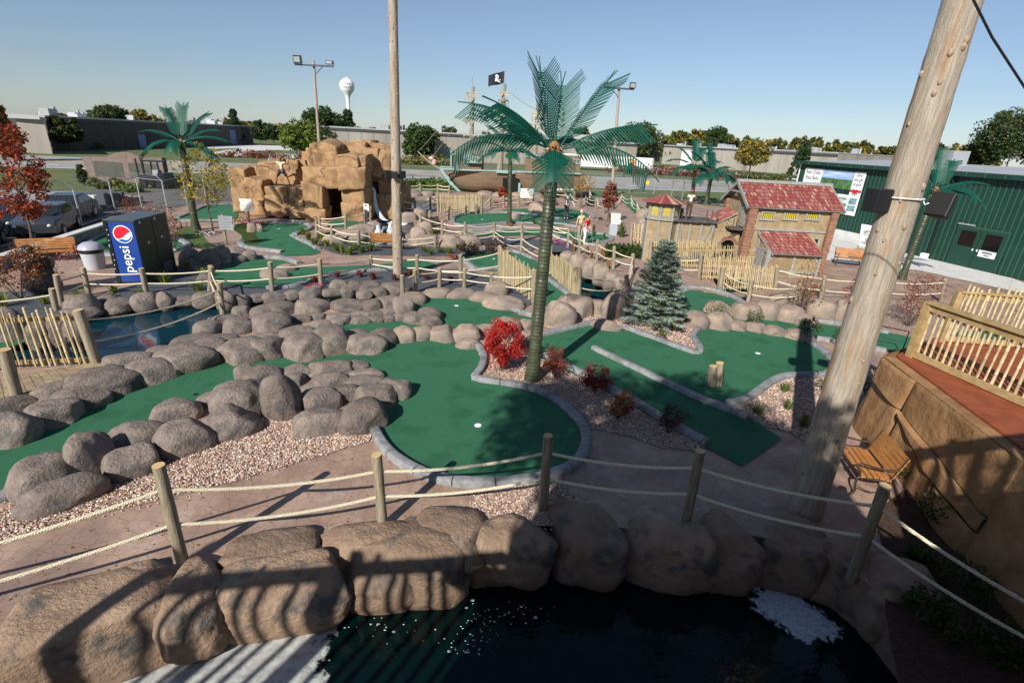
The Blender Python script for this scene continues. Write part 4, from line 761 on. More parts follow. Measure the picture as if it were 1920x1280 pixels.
# middle-distance planting
for i,(u,v,w_,h_,c,lb) in enumerate([(40,560,90,100,['tan','rust','maroon'],'brown dry shrub with bare stems at the left edge'),(85,548,60,90,['tan','rust'],'bare-stemmed dry shrub beside the dark glossy statue'),(325,470,60,84,['maroon','tan'],'brown-leaved shrub directly behind the vending machines'),(270,412,90,34,['maroon','tan','rust'],'low spreading brown shrub along the chain-link fence'),
    (880,478,56,24,['dark','maroon'],'left of the two dark rounded shrubs before the kerbed green'),(925,478,60,28,['dark','maroon'],'right of the two dark rounded shrubs before the kerbed green')]):
    shrub(lb,(u,v),w_,h_,c,n=30,k=34,size=.045 if i<4 else .04,seed=30+i,stems=8)
def hedge(label,x0,x1,y0,y1,Y,th,cols,seed=1):
    A=G(x0,y1); B=G(x1,y1+ (x1-x0)*.04); h=YP(x0,y0,A.y).z; rng=np.random.default_rng(seed); n=9000; T=thing('hedge',label,'hedge',A); d=B-A; nrm=Vector((-d.y,d.x,0)).normalized()
    f=rng.uniform(0,1,n); g=rng.uniform(0,1,n); z=rng.uniform(0,1,n)**.7; P=np.array(A)[None]+f[:,None]*np.array(d)+g[:,None]*np.array(nrm)*th; P[:,2]=z*h*(1+.12*np.sin(f*60))
    mb=MB(); leafcloud(mb,P,1,.05,.04,rng,len(cols)); mb.build('foliage',[LG[c] for c in cols],T,smooth=False); mb=MB()
    for i in range(9): q=A+d*((i+.5)/9)+nrm*th/2; mb.tube([q,q+Vector((0,0,h*.7))],.02,5)
    mb.build('stem',BARK,T)
hedge('clipped dark green hedge before the stepped bamboo fence',1138,1216,462,484,30,.8,['dark','green'])
TF=[(310,530,34,26),(372,545,40,30),(352,505,36,28),(215,548,30,20),(262,555,26,18),(380,520,34,24),(5,575,50,40),(150,560,30,24),(85,570,30,22)]
for i,(u,v,w_,h_) in enumerate(TF): tuft(f'{ordw(sorted(x[0] for x in TF).index(u),len(TF))} fresh green grass clump from the left behind the left pond',(u,v),w_,h_,['fresh','fresh','yellowg'],n=60,seed=50+i,wid=.012,group='green grass clumps behind the left pond')
TF=[(568,440),(578,450),(592,462),(612,462),(628,470),(640,474),(662,470),(678,474),(695,472),(605,448),(655,478)]
for i,(u,v) in enumerate(TF): tuft(f'{ordw(sorted(x[0] for x in TF).index(u),len(TF))} green day-lily clump from the left below the cave ledge',(u,v),26,20+i%3*3,['fresh','yellowg','green'],n=60,seed=70+i,wid=.018,group='day lilies before the waterfall pool')
TF=[(795,472),(807,478),(826,474),(842,476),(860,470),(800,436),(812,440),(790,432),(840,452),(740,478)]
for i,(u,v) in enumerate(TF): tuft(f'{ordw(sorted(x[0] for x in TF).index(u),len(TF))} soft olive grass clump from the left beside the pool path',(u,v),24,18,['olive','fresh'],n=60,seed=90+i,wid=.014,group='olive grass clumps beside the pool path')
TF=[(632,520),(676,520),(700,524),(740,526),(768,520),(800,524),(822,528),(845,530),(590,530)]
for i,(u,v) in enumerate(TF): tuft(f'{ordw(sorted(x[0] for x in TF).index(u),len(TF))} dark red grass clump from the left in the slate bed',(u,v),22,20,['maroon','maroon','rust'],n=60,seed=110+i,wid=.012,group='red grass clumps around the central pole')
TF=[(1075,470,16,34),(1100,478,14,26),(1108,488,14,24),(1128,492,14,40),(1140,504,12,22),(958,428,16,14),(1012,424,12,12)]
for i,(u,v,w_,h_) in enumerate(TF): tuft(f'{ordw(sorted(x[0] for x in TF).index(u),len(TF))} straw-coloured upright grass from the left beyond the canal',(u,v),w_,h_,['straw','straw','olive'],n=70,seed=130+i,wid=.014,lean=.35,group='straw grasses beyond the canal')
TF=[(1112,440,12,26),(1132,448,10,16),(1165,445,28,40),(1000,420,14,14),(1150,390,14,10),(1195,440,14,12),(1210,404,16,12),(930,384,20,8),(1125,412,20,8)]
for i,(u,v,w_,h_) in enumerate(TF): tuft(f'{ordw(sorted(x[0] for x in TF).index(u),len(TF))} green tussock from the left in the gravel left of the castle',(u,v),w_,h_,['green','fresh'],n=80,seed=150+i,wid=.02,lean=.4,group='green tussocks left of the castle')
def flowers(label,pts,cols,n=60,size=.05,spread=.35,seed=1):
    rng=np.random.default_rng(seed); C=np.array([tuple(G(u,v,.12)) for u,v in pts]); mb=MB(); leafcloud(mb,C,n,size,spread,rng,len(cols),flat=.0); o=mb.build('flower_bed',[LG[c] for c in cols],smooth=False); return tag(o,label,'flowers',None,'stuff')
flowers('red and pink flowers at the end of the slatted bench on the left',[(110,478),(120,482),(132,472),(128,462),(140,468)],['redf','pinkf','green','rust'],seed=1)
flowers('magenta flowers along the left foot of the rock mountain',[(462,416),(475,417),(488,418),(470,420)],['purple','pinkf','green'],seed=2)
flowers('yellow and red flowers beside the weathered sign by the mountain',[(440,410),(450,412),(458,410)],['yellowf','redf','fresh','green'],seed=3)
flowers('white flowers under the left palm',[(378,437),(388,438),(396,437)],['whitef','green'],seed=4)
flowers('pink and white flowers on the ledge by the cave',[(665,410),(672,411),(680,412)],['pinkf','whitef','green'],seed=5)
flowers('pink flowers between the two central rope fences',[(580,538),(590,537),(598,534)],['pinkf','redf','green'],size=.04,spread=.2,seed=6)
flowers('red flowers at the bend of the pool path',[(846,478),(852,482),(862,480)],['redf','green'],size=.04,spread=.25,seed=7)
flowers('pink and lilac flowers beside the canal bank',[(1040,452),(1048,456),(1058,458),(1064,460)],['pinkf','purple','green'],size=.05,spread=.3,seed=8)
flowers('deep pink flowers below the ship hull',[(932,380),(940,381),(948,382)],['pinkf','redf','green'],size=.07,spread=.5,seed=9)
# small trees inside the course
tree('thin young tree with yellow leaves beside the left palm',G(400,436),4.6,1.25,2.9,1.6,['gold','yellowg','gold'],k=46,n=34,size=.075,seed=3,trunk=.05,clump=.3,limbs=14)
ptree('red-orange young tree at the left edge of the photo',(72,478),(52,215),112,['rust','maroon','red'],crown=(.14,1.0),k=75,n=55,size=.07,trunk=.06,seed=4,limbs=14,clump=.24)
ptree('small maroon-leaved tree beside the white course sign',(1138,415),(1146,338),36,['maroon','maroon','rust'],crown=(.25,1),k=40,n=55,size=.075,trunk=.05,seed=5,clump=.3)
ptree('scarlet sapling in front of the dark opening in the ship hull',(942,378),(944,350),20,['red','red','rust'],crown=(.2,1),k=22,n=30,size=.09,trunk=.03,seed=6)
ptree('coral red sapling right of the ship opening',(984,384),(986,350),24,['red','rust','tan'],crown=(.25,1),k=22,n=26,size=.09,trunk=.03,seed=7)
ptree('thin yellow sapling behind the skeleton statue',(1090,385),(1093,325),48,['gold','tan'],crown=(.35,1),k=30,n=14,size=.1,trunk=.035,seed=8)
# ---------------------------------------------------------------- background trees
def bt(label,base,top,w,cols,**kw): kw.setdefault('k',60); kw.setdefault('n',55); kw.setdefault('trunk',.22); return ptree(label,base,top,w,cols,**kw)
bt('broad dark tree in front of the long dark warehouse',(215,272),(204,196),76,['dark','dark','olive'],crown=(.22,1),size=.33,seed=11,k=70,n=65)
bt('olive and gold tree right of the dark tree by the warehouse',(272,273),(275,207),66,['olive','gold','olive'],crown=(.2,1),size=.33,seed=12,k=65)
bt('dark treetop at the far left edge before the warehouse end',(8,300),(5,190),60,['dark','rust'],crown=(.1,1),size=.33,seed=13)
bt('small orange tree on the lawn behind the left palm',(402,270),(401,249),40,['red','rust'],crown=(.3,1),size=.3,seed=14,k=35)
bt('tall narrow dark spruce at the end of the dark warehouse',(445,270),(441,204),36,['pine','pine','dark'],crown=(.08,1),size=.36,shape='cone',seed=15,k=110,n=42,clump=.3)
bt('left of the two dark trees on the far lawn',(489,272),(488,222),30,['pine','dark'],crown=(.1,1),size=.34,seed=16,k=45)
bt('right of the two dark trees on the far lawn',(513,270),(512,228),32,['pine','dark'],crown=(.12,1),size=.34,seed=17,k=45)
bt('bright yellow-green tree behind the rock mountain',(570,300),(577,227),84,['lime','green','lime'],crown=(.15,1),size=.3,seed=18,k=80)
bt('large dark tree behind the floodlight pole',(612,292),(608,196),78,['pine','dark','green'],crown=(.15,1),size=.36,seed=19,k=90)
bt('pointed dark spruce between water tower and rock mountain',(657,293),(655,205),44,['pine','pine'],crown=(.05,1),size=.36,shape='cone',seed=20,k=130,n=45,clump=.3)
bt('mixed green tree left of the pointed spruce',(632,292),(636,206),40,['green','dark','olive'],crown=(.15,1),size=.33,seed=21)
bt('round dense green tree before the pale warehouse wall',(786,302),(786,228),76,['green','dark','green'],crown=(.05,1),size=.32,seed=22,k=90,n=60,clump=.26)
bt('tree peeping over the warehouse roof left of the masts',(842,285),(842,233),34,['dark','olive'],crown=(.3,1),size=.4,seed=23,k=35)
bt('big dark pine behind the white trailer and right floodlight pole',(1192,312),(1190,228),92,['pine','dark','olive'],crown=(.05,1),size=.4,seed=24,k=110,n=60)
bt('dark tree behind the tall palm fronds',(1078,305),(1078,233),52,['pine','olive'],crown=(.1,1),size=.4,seed=25,k=60)
bt('small scarlet tree behind the trailer roof',(1142,312),(1142,272),16,['red'],crown=(.2,1),size=.3,seed=26,k=20)
bt('bare purplish young tree before the right warehouse',(1256,308),(1257,278),30,['maroon','tan'],crown=(.3,1),size=.3,seed=27,k=25,n=20)
bt('tall dark green tree before the right warehouse',(1334,312),(1341,235),50,['pine','green'],crown=(.15,1),size=.4,seed=28,k=80)
bt('gold and green tree before the right warehouse',(1404,326),(1411,260),66,['gold','olive','olive'],crown=(.15,1),size=.36,seed=29,k=80)
bt('dark pine left of the green metal building',(1495,335),(1503,262),42,['pine','dark'],crown=(.05,1),size=.4,shape='cone',seed=30,k=90,clump=.32)
bt('large dark tree beyond the green building at the right edge',(1880,335),(1905,205),150,['dark','olive','pine'],crown=(.2,1),size=.75,seed=31,k=110,n=90,trunk=.35)
bt('smaller olive tree left of the large dark tree at the right edge',(1815,330),(1828,262),66,['dark','olive'],crown=(.2,1),size=.6,seed=32,k=60)
bt('dark leafy tree before the pale building end at far left',(132,283),(128,214),54,['dark','olive'],crown=(.15,1),size=.33,seed=41,k=60)
bt('round olive tree behind the dark warehouse roof at left',(330,262),(330,222),40,['olive','dark'],crown=(.2,1),size=.4,seed=42,k=40)
bt('small conifer on the grass before the big brown sign wall',(158,345),(152,308),22,['olive','dark'],crown=(.1,1),size=.16,shape='cone',seed=33,k=40,n=30,trunk=.06)
for i,(u,v,w_,h_,c,lb) in enumerate([(178,348,26,12,['olive','yellowg'],'leftmost low shrub before the brown sign wall'),(195,358,26,14,['olive'],'second low shrub before the brown sign wall'),(221,352,26,16,['yellowg','olive'],'rounded yellow-green shrub before the brown sign wall'),(248,360,36,12,['fresh','olive'],'bright low shrub before the brown sign wall'),(340,348,40,16,['olive','dark'],'dark shrub right of the forklift'),
   (40,282,70,20,['dark','olive'],'dark hedge mass at the left end of the road'),(175,280,44,10,['olive','green'],'low green shrub under the dark warehouse wall'),(1225,318,0,0,None,'')]):
    if c: shrub(lb,(u,v),w_,h_,c,n=30,k=30,size=.14,seed=160+i,stems=3)
def band(name,label,pts,hpx,cols,n,size,seed,thick=6,cat='hedge'):
    rng=np.random.default_rng(seed); A=[G(u,v) for u,v in pts]; C=[]
    for a,b in zip(A,A[1:]):
        L=(b-a).length; m=max(2,int(n*L/sum((y-x).length for x,y in zip(A,A[1:])))); 
        for i in range(m):
            f=rng.uniform(0,1); q=a.lerp(b,f); h=PX(q)*hpx; C.append((q.x+rng.normal()*thick*.3,q.y+rng.uniform(0,thick),rng.uniform(.1,1)*h*(.7+.5*math.sin(q.x*.35+seed)**2)))
    C=np.array(C); mb=MB(); leafcloud(mb,C,14,size,size*2.4,rng,len(cols)); o=mb.build(name,[LG[c] for c in cols],smooth=False); return tag(o,label,cat,None,'stuff')
band('roadside_growth','wild red and green growth along the far side of the road at left',[(410,296),(500,297),(640,300)],10,['maroon','red','olive','green'],160,.25,1)
band('roadside_growth','yellowing growth along the far side of the road behind the ship',[(750,308),(860,312)],12,['gold','olive','green'],140,.28,2)
band('roadside_growth','purple-brown hedge along the far side of the road at right',[(1180,328),(1240,330),(1330,334),(1400,338)],12,['maroon','maroon','tan'],200,.3,3)
band('roadside_growth','green growth behind the castle along the far roadside',[(1390,338),(1470,342)],10,['olive','green'],80,.3,4)
band('meadow_growth','tall green weeds on the bank before the ship bow',[(765,352),(800,352),(840,355)],12,['green','fresh'],160,.16,5,thick=2.5)
def farwood(label,pts,hpx,seed,cols,n):
    rng=np.random.default_rng(seed); C=[];S=[]
    for i in range(n):
        f=rng.uniform(0,len(pts)-1.001); a=pts[int(f)]; b=pts[int(f)+1]; g=f%1; u=a[0]+(b[0]-a[0])*g; v=a[1]+(b[1]-a[1])*g; q=G(u,v+rng.uniform(-1.5,1.5)); k=PX(q); h=k*hpx*rng.uniform(.55,1.15); r=k*rng.uniform(5,10)
        for j in range(7): C.append((q.x+rng.normal()*r*.5,q.y+rng.normal()*r*.6,h*rng.uniform(.25,1.0))); S.append(r*.6)
    mb=MB(); leafcloud(mb,np.array(C),46,1.5,np.array(S),rng,len(cols),flat=.5); o=mb.build('far_wood',[LG[c] for c in cols],smooth=False); return tag(o,label,'woodland',None,'stuff')
farwood('far wood of green and autumn trees along the right horizon',[(1240,294),(1400,300),(1560,308),(1720,318),(1860,325)],40,1,['olive','green','dark','gold','olive'],190)
farwood('distant trees along the horizon left of the rock mountain',[(60,243),(200,250),(330,254),(440,257),(560,264)],22,2,['olive','green','dark','gold'],110)
farwood('distant trees over the warehouse roof in the middle',[(660,266),(760,271),(880,277),(1010,283),(1130,289),(1240,294)],20,3,['olive','dark','green','gold'],100)
# ---------------------------------------------------------------- road, lots, far ground
def line2(p,q,t): return p+(q-p)*t
rn0,rn1,rf0,rf1=G(75,314),G(1370,361),G(75,292),G(1370,340)
def roadpt(f,t):
    a=line2(rn0,rf0,f); b=line2(rn1,rf1,f); p=line2(a,b,t); return Vector((p.x,p.y,0))
tag(sheet('road',[roadpt(0,-3),roadpt(0,3),roadpt(1,3),roadpt(1,-3)],ROAD,z=-.02),kind='structure')
def stripe(name,f,w,mat,dash=None):
    mb=MB(); L=(roadpt(f,1)-roadpt(f,0)).length; d=norm(roadpt(f,1)-roadpt(f,0)); n=Vector((-d.y,d.x,0))*w/2
    segs=[(-2.5,3)] if not dash else [(-2.5+i*dash/L,-2.5+(i*dash+3.5)/L) for i in range(int(5*L/dash))]
    for a,b in segs:
        p,q=roadpt(f,a),roadpt(f,b); mb.add([p-n,q-n,q+n,p+n],[(0,1,2,3)])
    mb.v=[(x,y,-.012) for x,y,z in mb.v]; tag(mb.build(name,mat,smooth=False,loc=(0,0,0)),kind='structure')
YEL=M('road_yellow',(.55,.4,.1),rough=.8)
stripe('road_marking',.25,.5,WHITE,11); stripe('road_marking',.5,.5,YEL); stripe('road_marking',.56,.4,YEL); stripe('road_marking',.78,.5,WHITE,11); stripe('road_marking',.97,.35,WHITE); stripe('road_marking',.03,.35,WHITE)
tag(sheet('gravel_yard',[G(u,v) for u,v in [(-60,560),(-60,355),(90,357),(230,363),(300,352),(330,356),(440,352),(440,376),(360,384),(260,402),(130,450)]],M('yard_dark_gravel',(.075,.068,.062),(.15,.14,.13),scale=.6,rough=.95,bump=.6,bs=20),z=-.024),kind='structure')
tag(sheet('service_road',[G(u,v) for u,v in [(-60,400),(-60,356),(90,357),(225,364),(150,380),(90,388)]],ROAD,z=-.018),kind='structure')
tag(sheet('gravel_drive',GP([(370,276),(450,272),(520,273),(600,275),(640,280),(600,284),(520,281),(470,285),(560,290),(700,296),(650,300),(480,294),(400,288),(420,282),(455,277),(400,279)],0,2),CONC,z=-.016),kind='structure')
tag(sheet('side_street',[G(u,v) for u,v in [(1222,312),(1320,320),(1500,334),(1500,338),(1320,325),(1222,318)]],CONC,z=-.016),kind='structure')
# ---------------------------------------------------------------- far buildings
TILT=M('precast_concrete',(.26,.235,.2),(.35,.32,.275),scale=.25,rough=.9,stretch=(1,1,.15)); TILTD=M('shaded_precast',(.06,.055,.05),(.085,.078,.07),scale=.2,rough=.9,stretch=(1,1,.12))  # the dark precast has the wall's shade mixed into its colour
ROOFW=M('roof_membrane',(.3,.3,.3),(.4,.4,.4),scale=.1,rough=.8); DARKF=M('dark_fascia',(.05,.05,.055),rough=.7)
def warehouse(label,b0,b1,h,dp,wm,fascia,panels,units,seed,doors=()):
    A=G(*b0); B=G(*b1); T=thing('warehouse',label,'warehouse',A); d=norm(B-A); n=Vector((-d.y,d.x,0)); 
    if n.dot(A)<0: n=-n
    L=(B-A).length; Z=Vector((0,0,1)); mb=MB(); pw=L/panels
    for i in range(panels): mb.ob(A+d*pw*i,d*(pw-.07),n*.4,Z*h)
    mb.build('wall',wm,T,smooth=False); MB().ob(A+n*.2,d*L,n*(dp-.4),Z*(h-.1)).build('core',wm,T,smooth=False)
    MB().ob(A-n*.12+Z*(h-.0),d*L,n*dp,Z*.3).build('roof',ROOFW,T,smooth=False); MB().ob(A-n*.2+Z*(h-fascia),d*L,n*.18,Z*fascia*.8).build('fascia',DARKF,T,smooth=False)
    rr=random.Random(seed)
    for i in range(units):
        w=rr.uniform(1.2,3); c=A+d*rr.uniform(.03,.97)*L+n*rr.uniform(2,min(18,dp-3)); mb=MB(); mb.box(c+Z*(h+.25),(w,1.5,rr.uniform(.6,1.4)),math.atan2(d.y,d.x)); mb.cyl(c+Z*(h+.3)+d*w*.7,.25,rr.uniform(.8,1.5),8); mb.build('roof_unit',rr.choice([GALV,GALV,DARKF,ROOFW]),T,smooth=False)
    for f,w,hh,m in doors: MB().ob(A+d*f*L-n*.05,d*w,n*.05,Z*hh).build('door',m,T,smooth=False)
    return T
BLUED=M('blue_door',(.12,.2,.38),rough=.6)
warehouse('long precast warehouse beyond the road at left, shade painted into its dark wall',(100,283),(476,270),5.1,45,TILTD,.5,22,16,1,[(.28,2.5,2.6,BLUED),(.8,4,4,BLUED)])
A=G(47,287); B=G(99,289); h=YP(70,224,A.y).z; T=thing('end_building','short pale sunlit building end left of the dark warehouse','building',A)
MB().ob(A,B-A,norm(B)*7,V_((0,0,h)) if False else (0,0,h)).build('wall',TILT,T,smooth=False); MB().ob(A+Vector((-1.0,-.8,h)),Vector((B.x-A.x+1.2,B.y-A.y,0)),norm(B)*7.5,Vector((0,0,.5))).build('roof',ROOFW,T,smooth=False)
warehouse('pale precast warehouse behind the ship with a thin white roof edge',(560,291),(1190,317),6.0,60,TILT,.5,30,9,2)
warehouse('pale precast warehouse at right behind the gold tree',(1240,307),(1390,320),6.2,60,TILT,.4,8,9,3,[(.26,4.5,5,WHITE)])
warehouse('stepped pale warehouse partly hidden by the green building',(1350,316),(1560,334),6.4,50,TILT,.9,9,8,4,[])
warehouse('low distant building behind the tall palm at the horizon',(1130,303),(1236,303),5.5,30,DARKF,.3,4,3,5)
# water tower
A=G(668,262); k=PX(A); T=thing('water_tower','white ball-topped water tower rising above the trees','water tower',A); hc=YP(657,162,A.y).z; r=13.2*k
mb=MB(); prof=[(0,r*.35),(hc*.5,r*.24),(hc-r*1.7,r*.25),(hc-r*1.3,r*.32),(hc-r*.98,r*.5),(hc-r*.7,r*.75),(hc-r*.4,r*.93),(hc,r),(hc+r*.4,r*.92),(hc+r*.75,r*.66),(hc+r*.95,r*.3),(hc+r,0.02)]; mb.lathe((A.x-11*k,A.y,0),prof,28); mb.build('tank',WHITE,T,ang=80)
MB().cyl((A.x-11*k,A.y,hc+r*.98),r*.1,r*.13,8).build('cap',WHITE,T)
def text(s,mat,size,origin,xdir,zdir,parent=None,name='lettering',ext=.004,align='CENTER',bold=0,wrap=None,sx=1):
    c=bpy.data.curves.new(name,'FONT'); c.body=s; c.size=size; c.align_x=align; c.extrude=ext; c.offset=bold; c.resolution_u=3; o=bpy.data.objects.new(name,c); dg=None; COL.objects.link(o)
    bpy.context.view_layer.update(); me=bpy.data.meshes.new_from_object(o.evaluated_get(bpy.context.evaluated_depsgraph_get())); bpy.data.objects.remove(o)
    x=norm(xdir); z=norm(zdir); nn=x.cross(z); O=Vector(origin); V=np.empty(len(me.vertices)*3,np.float32); me.vertices.foreach_get('co',V); V=V.reshape(-1,3)
    Q=[O+x*float(a)*sx+z*float(b)+nn*float(cc) for a,b,cc in V]
    if wrap: Q=[wrap(q) for q in Q]
    mb=MB(); mb.add(Q,[tuple(p.vertices) for p in me.polygons]); return mb.build(name,mat,parent,smooth=False)
GREYL=M('grey_letter',(.25,.27,.3),rough=.7)
C=Vector((A.x-11*k,A.y,hc)); onb=lambda q: C+norm(q-C)*(r*1.012)
tp=norm(Vector((-C.x,-C.y,0))); xd=Vector((-tp.y,tp.x,0)); 
for s_,dz in (('HIRAM',.14),('WALKER',-.32)): text(s_,GREYL,r*.4,C+tp*r+Vector((0,0,r*dz)),xd,(0,0,1),T,ext=.0,wrap=onb,bold=.02)
# white trailer
A=YP(1223,322,122); A.z=0; yT=120; P0=YP(1223,322,yT); P1=YP(1030,311,yT); Pt=YP(1223,297,yT); z0=P0.z+0.25; z1=Pt.z
T=thing('semi_trailer','long white box trailer parked across the road behind the palm','trailer',(P0.x,yT,0)); mb=MB(); mb.ob((P1.x,yT,z0),(P0.x-P1.x,0,0),(0,2.5,0),(0,0,z1-z0)); o=mb.build('box',WHITE,T,smooth=False)
mb=MB()
for s_ in (.0,.985): mb.ob((P1.x+(P0.x-P1.x)*s_,yT-.03,z0),(.35,0,0),(0,.03,0),(0,0,z1-z0))
mb.ob((P1.x,yT-.03,z0),(P0.x-P1.x,0,0),(0,.03,0),(0,0,.18)); mb.build('trim',GALV,T,smooth=False)
MB().ob((P1.x+3,yT-.02,z0+.62),(P0.x-P1.x-4.5,0,0),(0,.02,0),(0,0,.07)).build('red_stripe',M('red_stripe',(.35,.03,.03)),T,smooth=False)
e=YP(1184,304,yT-.05); kk=PX(e)
def disc(c,r,n,mat,name,T,a0=0,a1=6.2832,cut=None,x=Vector((1,0,0)),z=Vector((0,0,1)),th=.02):
    P=[c+x*math.cos(a0+(a1-a0)*i/n)*r+z*math.sin(a0+(a1-a0)*i/n)*r for i in range(n+(a1-a0<6.2))]; return MB().prism(P,-(x.cross(z)).normalized()*-th).build(name,mat,T,smooth=False)
disc(e,6.5*kk,24,M('emblem_orange',(.75,.2,.02)),'emblem',T,th=.05); disc(e+Vector((-.3,-.06,.1)),3.2*kk,20,M('emblem_sun',(.95,.65,.2)),'emblem_sun',T,th=.03)
disc(e+Vector((0,-.1,0)),6.5*kk,14,M('emblem_dark',(.03,.03,.05)),'emblem_black_arc',T,R(200),R(330),th=.03)  # printed black lower part of the emblem
MB().ob(e+Vector((-7.6*kk,-.1,-1.5*kk)),(3.2*kk,0,0),(0,.03,0),(0,0,5.5*kk)).build('emblem_bar',M('emblem_dark',(.03,.03,.05)),T,smooth=False)
text('CANYON',M('emblem_dark',(.03,.03,.05)),5.5*kk,YP(1158,303,yT-.05),(1,0,0),(0,0,1),T,ext=.01)
mb=MB()
for x in (P0.x-1.5,P0.x-3,P1.x+4): mb.tube([(x,yT,.5),(x,yT+2.3,.5)],.5,14)
mb.build('wheels',BLACK,T)
# ---------------------------------------------------------------- sandstone rock mountain
T=thing('rock_mountain','layered orange sandstone mountain with a cave mouth and waterfall','rock mountain',G(610,412)); ROCKT=T
def sblock(x0,y0,x1,y1,Y,th,seed,shape=None,top=0,name='rock_block',dome=0):
    P=YP(x0,y1,Y); Q=YP(x1,y1,Y); zt=YP((x0+x1)/2,y0,Y).z; zb=P.z; zb=0 if zb<.6 else zb-.05
    w=Q.x-P.x; h=zt-zb; rng=np.random.default_rng(seed)
    bm=bmesh.new(); bmesh.ops.create_cube(bm,size=1)
    bmesh.ops.bevel(bm,geom=bm.edges[:],offset=.055,segments=2,profile=.6,affect='EDGES'); bmesh.ops.subdivide_edges(bm,edges=[e for e in bm.edges if e.calc_length()>.3],cuts=7,use_grid_fill=True); 
    V=np.array([v.co[:] for v in bm.verts])
    d=np.array([w*1.04,th,h*1.02]); V=V*d; D=np.zeros_like(V)
    for k in range(7):
        q=rng.normal(size=3)*(.8+.7*k); D+=rng.normal(size=3)*(.075/(1+k*.5))*np.sin(V@q+rng.uniform(0,6.3))[:,None]
    V+=D*min(1,.5+h*.25); 
    if top: V[:,2]+=np.where(V[:,2]>0,top*(V[:,0]/w)*1.0,0)
    if dome: V[:,2]-=np.where(V[:,2]>0,dome*h*(2*V[:,0]/w)**2*(V[:,2]/h*2),0); V[:,0]*=1-.12*np.clip(V[:,2]/h*2,0,1)**2
    V[:,0]*=1+.05*(V[:,2]/h); V+=np.array([(P.x+Q.x)/2,Y+th/2,(zb+zt)/2])
    mb=MB(); F=[tuple(v.index for v in f.verts) for f in bm.faces]; bm.free(); mb.add(V.tolist(),F); o=mb.build(name,SAND,ROCKT,ang=60); return o
def mt(l):
    for i,(a,b,c,d,Y,th,*r) in enumerate(l): sblock(460+a/6.4,250+b/6.4,460+c/6.4,250+d/6.4,Y,th,200+i,top=r[0] if r else 0,dome=r[1] if len(r)>1 else 0)
mt([(-125,430,60,1045,34.4,3),(40,545,252,1045,33.5,3,-.15),(130,402,300,560,35.0,3),(200,312,420,640,35.8,3),(300,365,520,640,34.9,2.5),(515,330,640,640,34.9,2.5),(605,330,745,640,35.6,3),
 (256,640,500,780,33.1,1.8),(515,642,690,782,33.15,1.8),(268,785,520,1055,33.0,2),(525,790,705,1055,33.05,2),(698,632,925,900,32.9,1.4,-.25),(705,890,960,1070,32.85,1.4),(640,650,850,1065,34.4,4.2),
 (692,405,1124,640,33.7,4.5),(750,215,1092,405,34.6,2.8),(755,98,1080,232,34.8,2.4,0,.3),(690,225,765,330,36.2,2),
 (1090,245,1350,405,33.3,2.4,0,.12),(1095,398,1440,660,33.3,2.4,-.08),(1340,262,1440,420,33.6,2.2),(1172,660,1432,860,33.5,4.5),(1172,850,1436,1035,33.4,4.5),
 (1070,118,1440,262,37.0,2.4),(1435,182,1600,380,35.6,2.2),(1440,375,1612,500,35.6,2.2),(1605,192,1765,500,35.8,2.2),(1300,92,1500,160,38.5,2.2),(1400,130,1765,215,37.6,2.4),
 (1500,498,1745,580,35.9,2.2),(1600,578,1800,740,35.7,2.4),(1560,735,1810,1050,35.5,2.4),(1430,500,1620,1050,37.2,2),(1780,620,1900,1000,37.5,2.5),(780,540,1300,1065,38.3,1.2)])
FALLW=M('falling_water',(.55,.63,.7),(.8,.86,.9),scale=9,rough=.2,stretch=(3,3,.4)); 
def strip(name,pts,Y,mat,w0,w1,label=None,parent=None,n=30,seed=1):
    rr=random.Random(seed); mb=MB(); P=[YP(u,v,Y if not hasattr(Y,'__len__') else Y[0]+(Y[1]-Y[0])*i/(len(pts)-1)) for i,(u,v) in enumerate(pts)]; P=smoothpoly(P,False,5)
    for s in range(n):
        off=Vector((rr.uniform(-1,1),rr.uniform(-.3,.3),0)); k=len(P); a=rr.randrange(0,k//2); b=rr.randrange(a+3,k)
        mb.tube([P[i]+off*(w0+(w1-w0)*i/k)*.5+Vector((rr.uniform(-.01,.01),0,0)) for i in range(a,b)],[rr.uniform(.008,.022) for _ in range(a,b)],5)
    o=mb.build(name,mat,parent); 
    return o
o=strip('waterfall',[(687,350),(701,355),(704,380),(708,395),(718,410),(728,414)],(35.2,34.5),FALLW,.1,.4,n=40); tag(o,'thin waterfall running down the right side of the rock mountain','waterfall')
def fountain(label,u,v,ut,vt,seed):
    p=G(u,v,-.2); h=YP(ut,vt,p.y).z+.2; rng=np.random.default_rng(seed); mb=MB(); rr=random.Random(seed)
    for i in range(420):
        a=rr.uniform(0,6.28); R_=rr.uniform(.0,.34); f=rr.random()**.8; top=h*(1-.5*R_/.34)*rr.uniform(.75,1.05); t=f; x=R_*t*1.1; z=top*(1-(2*t-.9)**2*.95) if t>.45 else top*t*2.05; c=p+Vector((x*math.cos(a),x*math.sin(a),max(.02,z))); mb.ell(c,(.014,.014,.03+.02*rr.random()),n=5,k=3)
    for i in range(24):
        a=i*.26; mb.tube([p+Vector((.03*math.cos(a),.03*math.sin(a),0)),p+Vector((.06*math.cos(a),.06*math.sin(a),h*.6)),p+Vector((.1*math.cos(a),.1*math.sin(a),h*.9))],[.02,.02,.008],4)
    for i in range(300):
        a=rr.uniform(0,6.28); q=rr.uniform(.1,1.0)**.7*.75; mb.ell(p+Vector((q*math.cos(a),q*math.sin(a)*.8,.01)),(.05,.05,.02),n=5,k=3)
    tag(mb.build('fountain_jet',M('white_spray',(.82,.86,.9),rough=.5)),label,'fountain','white fountain jets')
fountain('left white fountain jet in the waterfall pool',710,448,712,420,1); fountain('right white fountain jet in the waterfall pool',733,447,735,415,2)
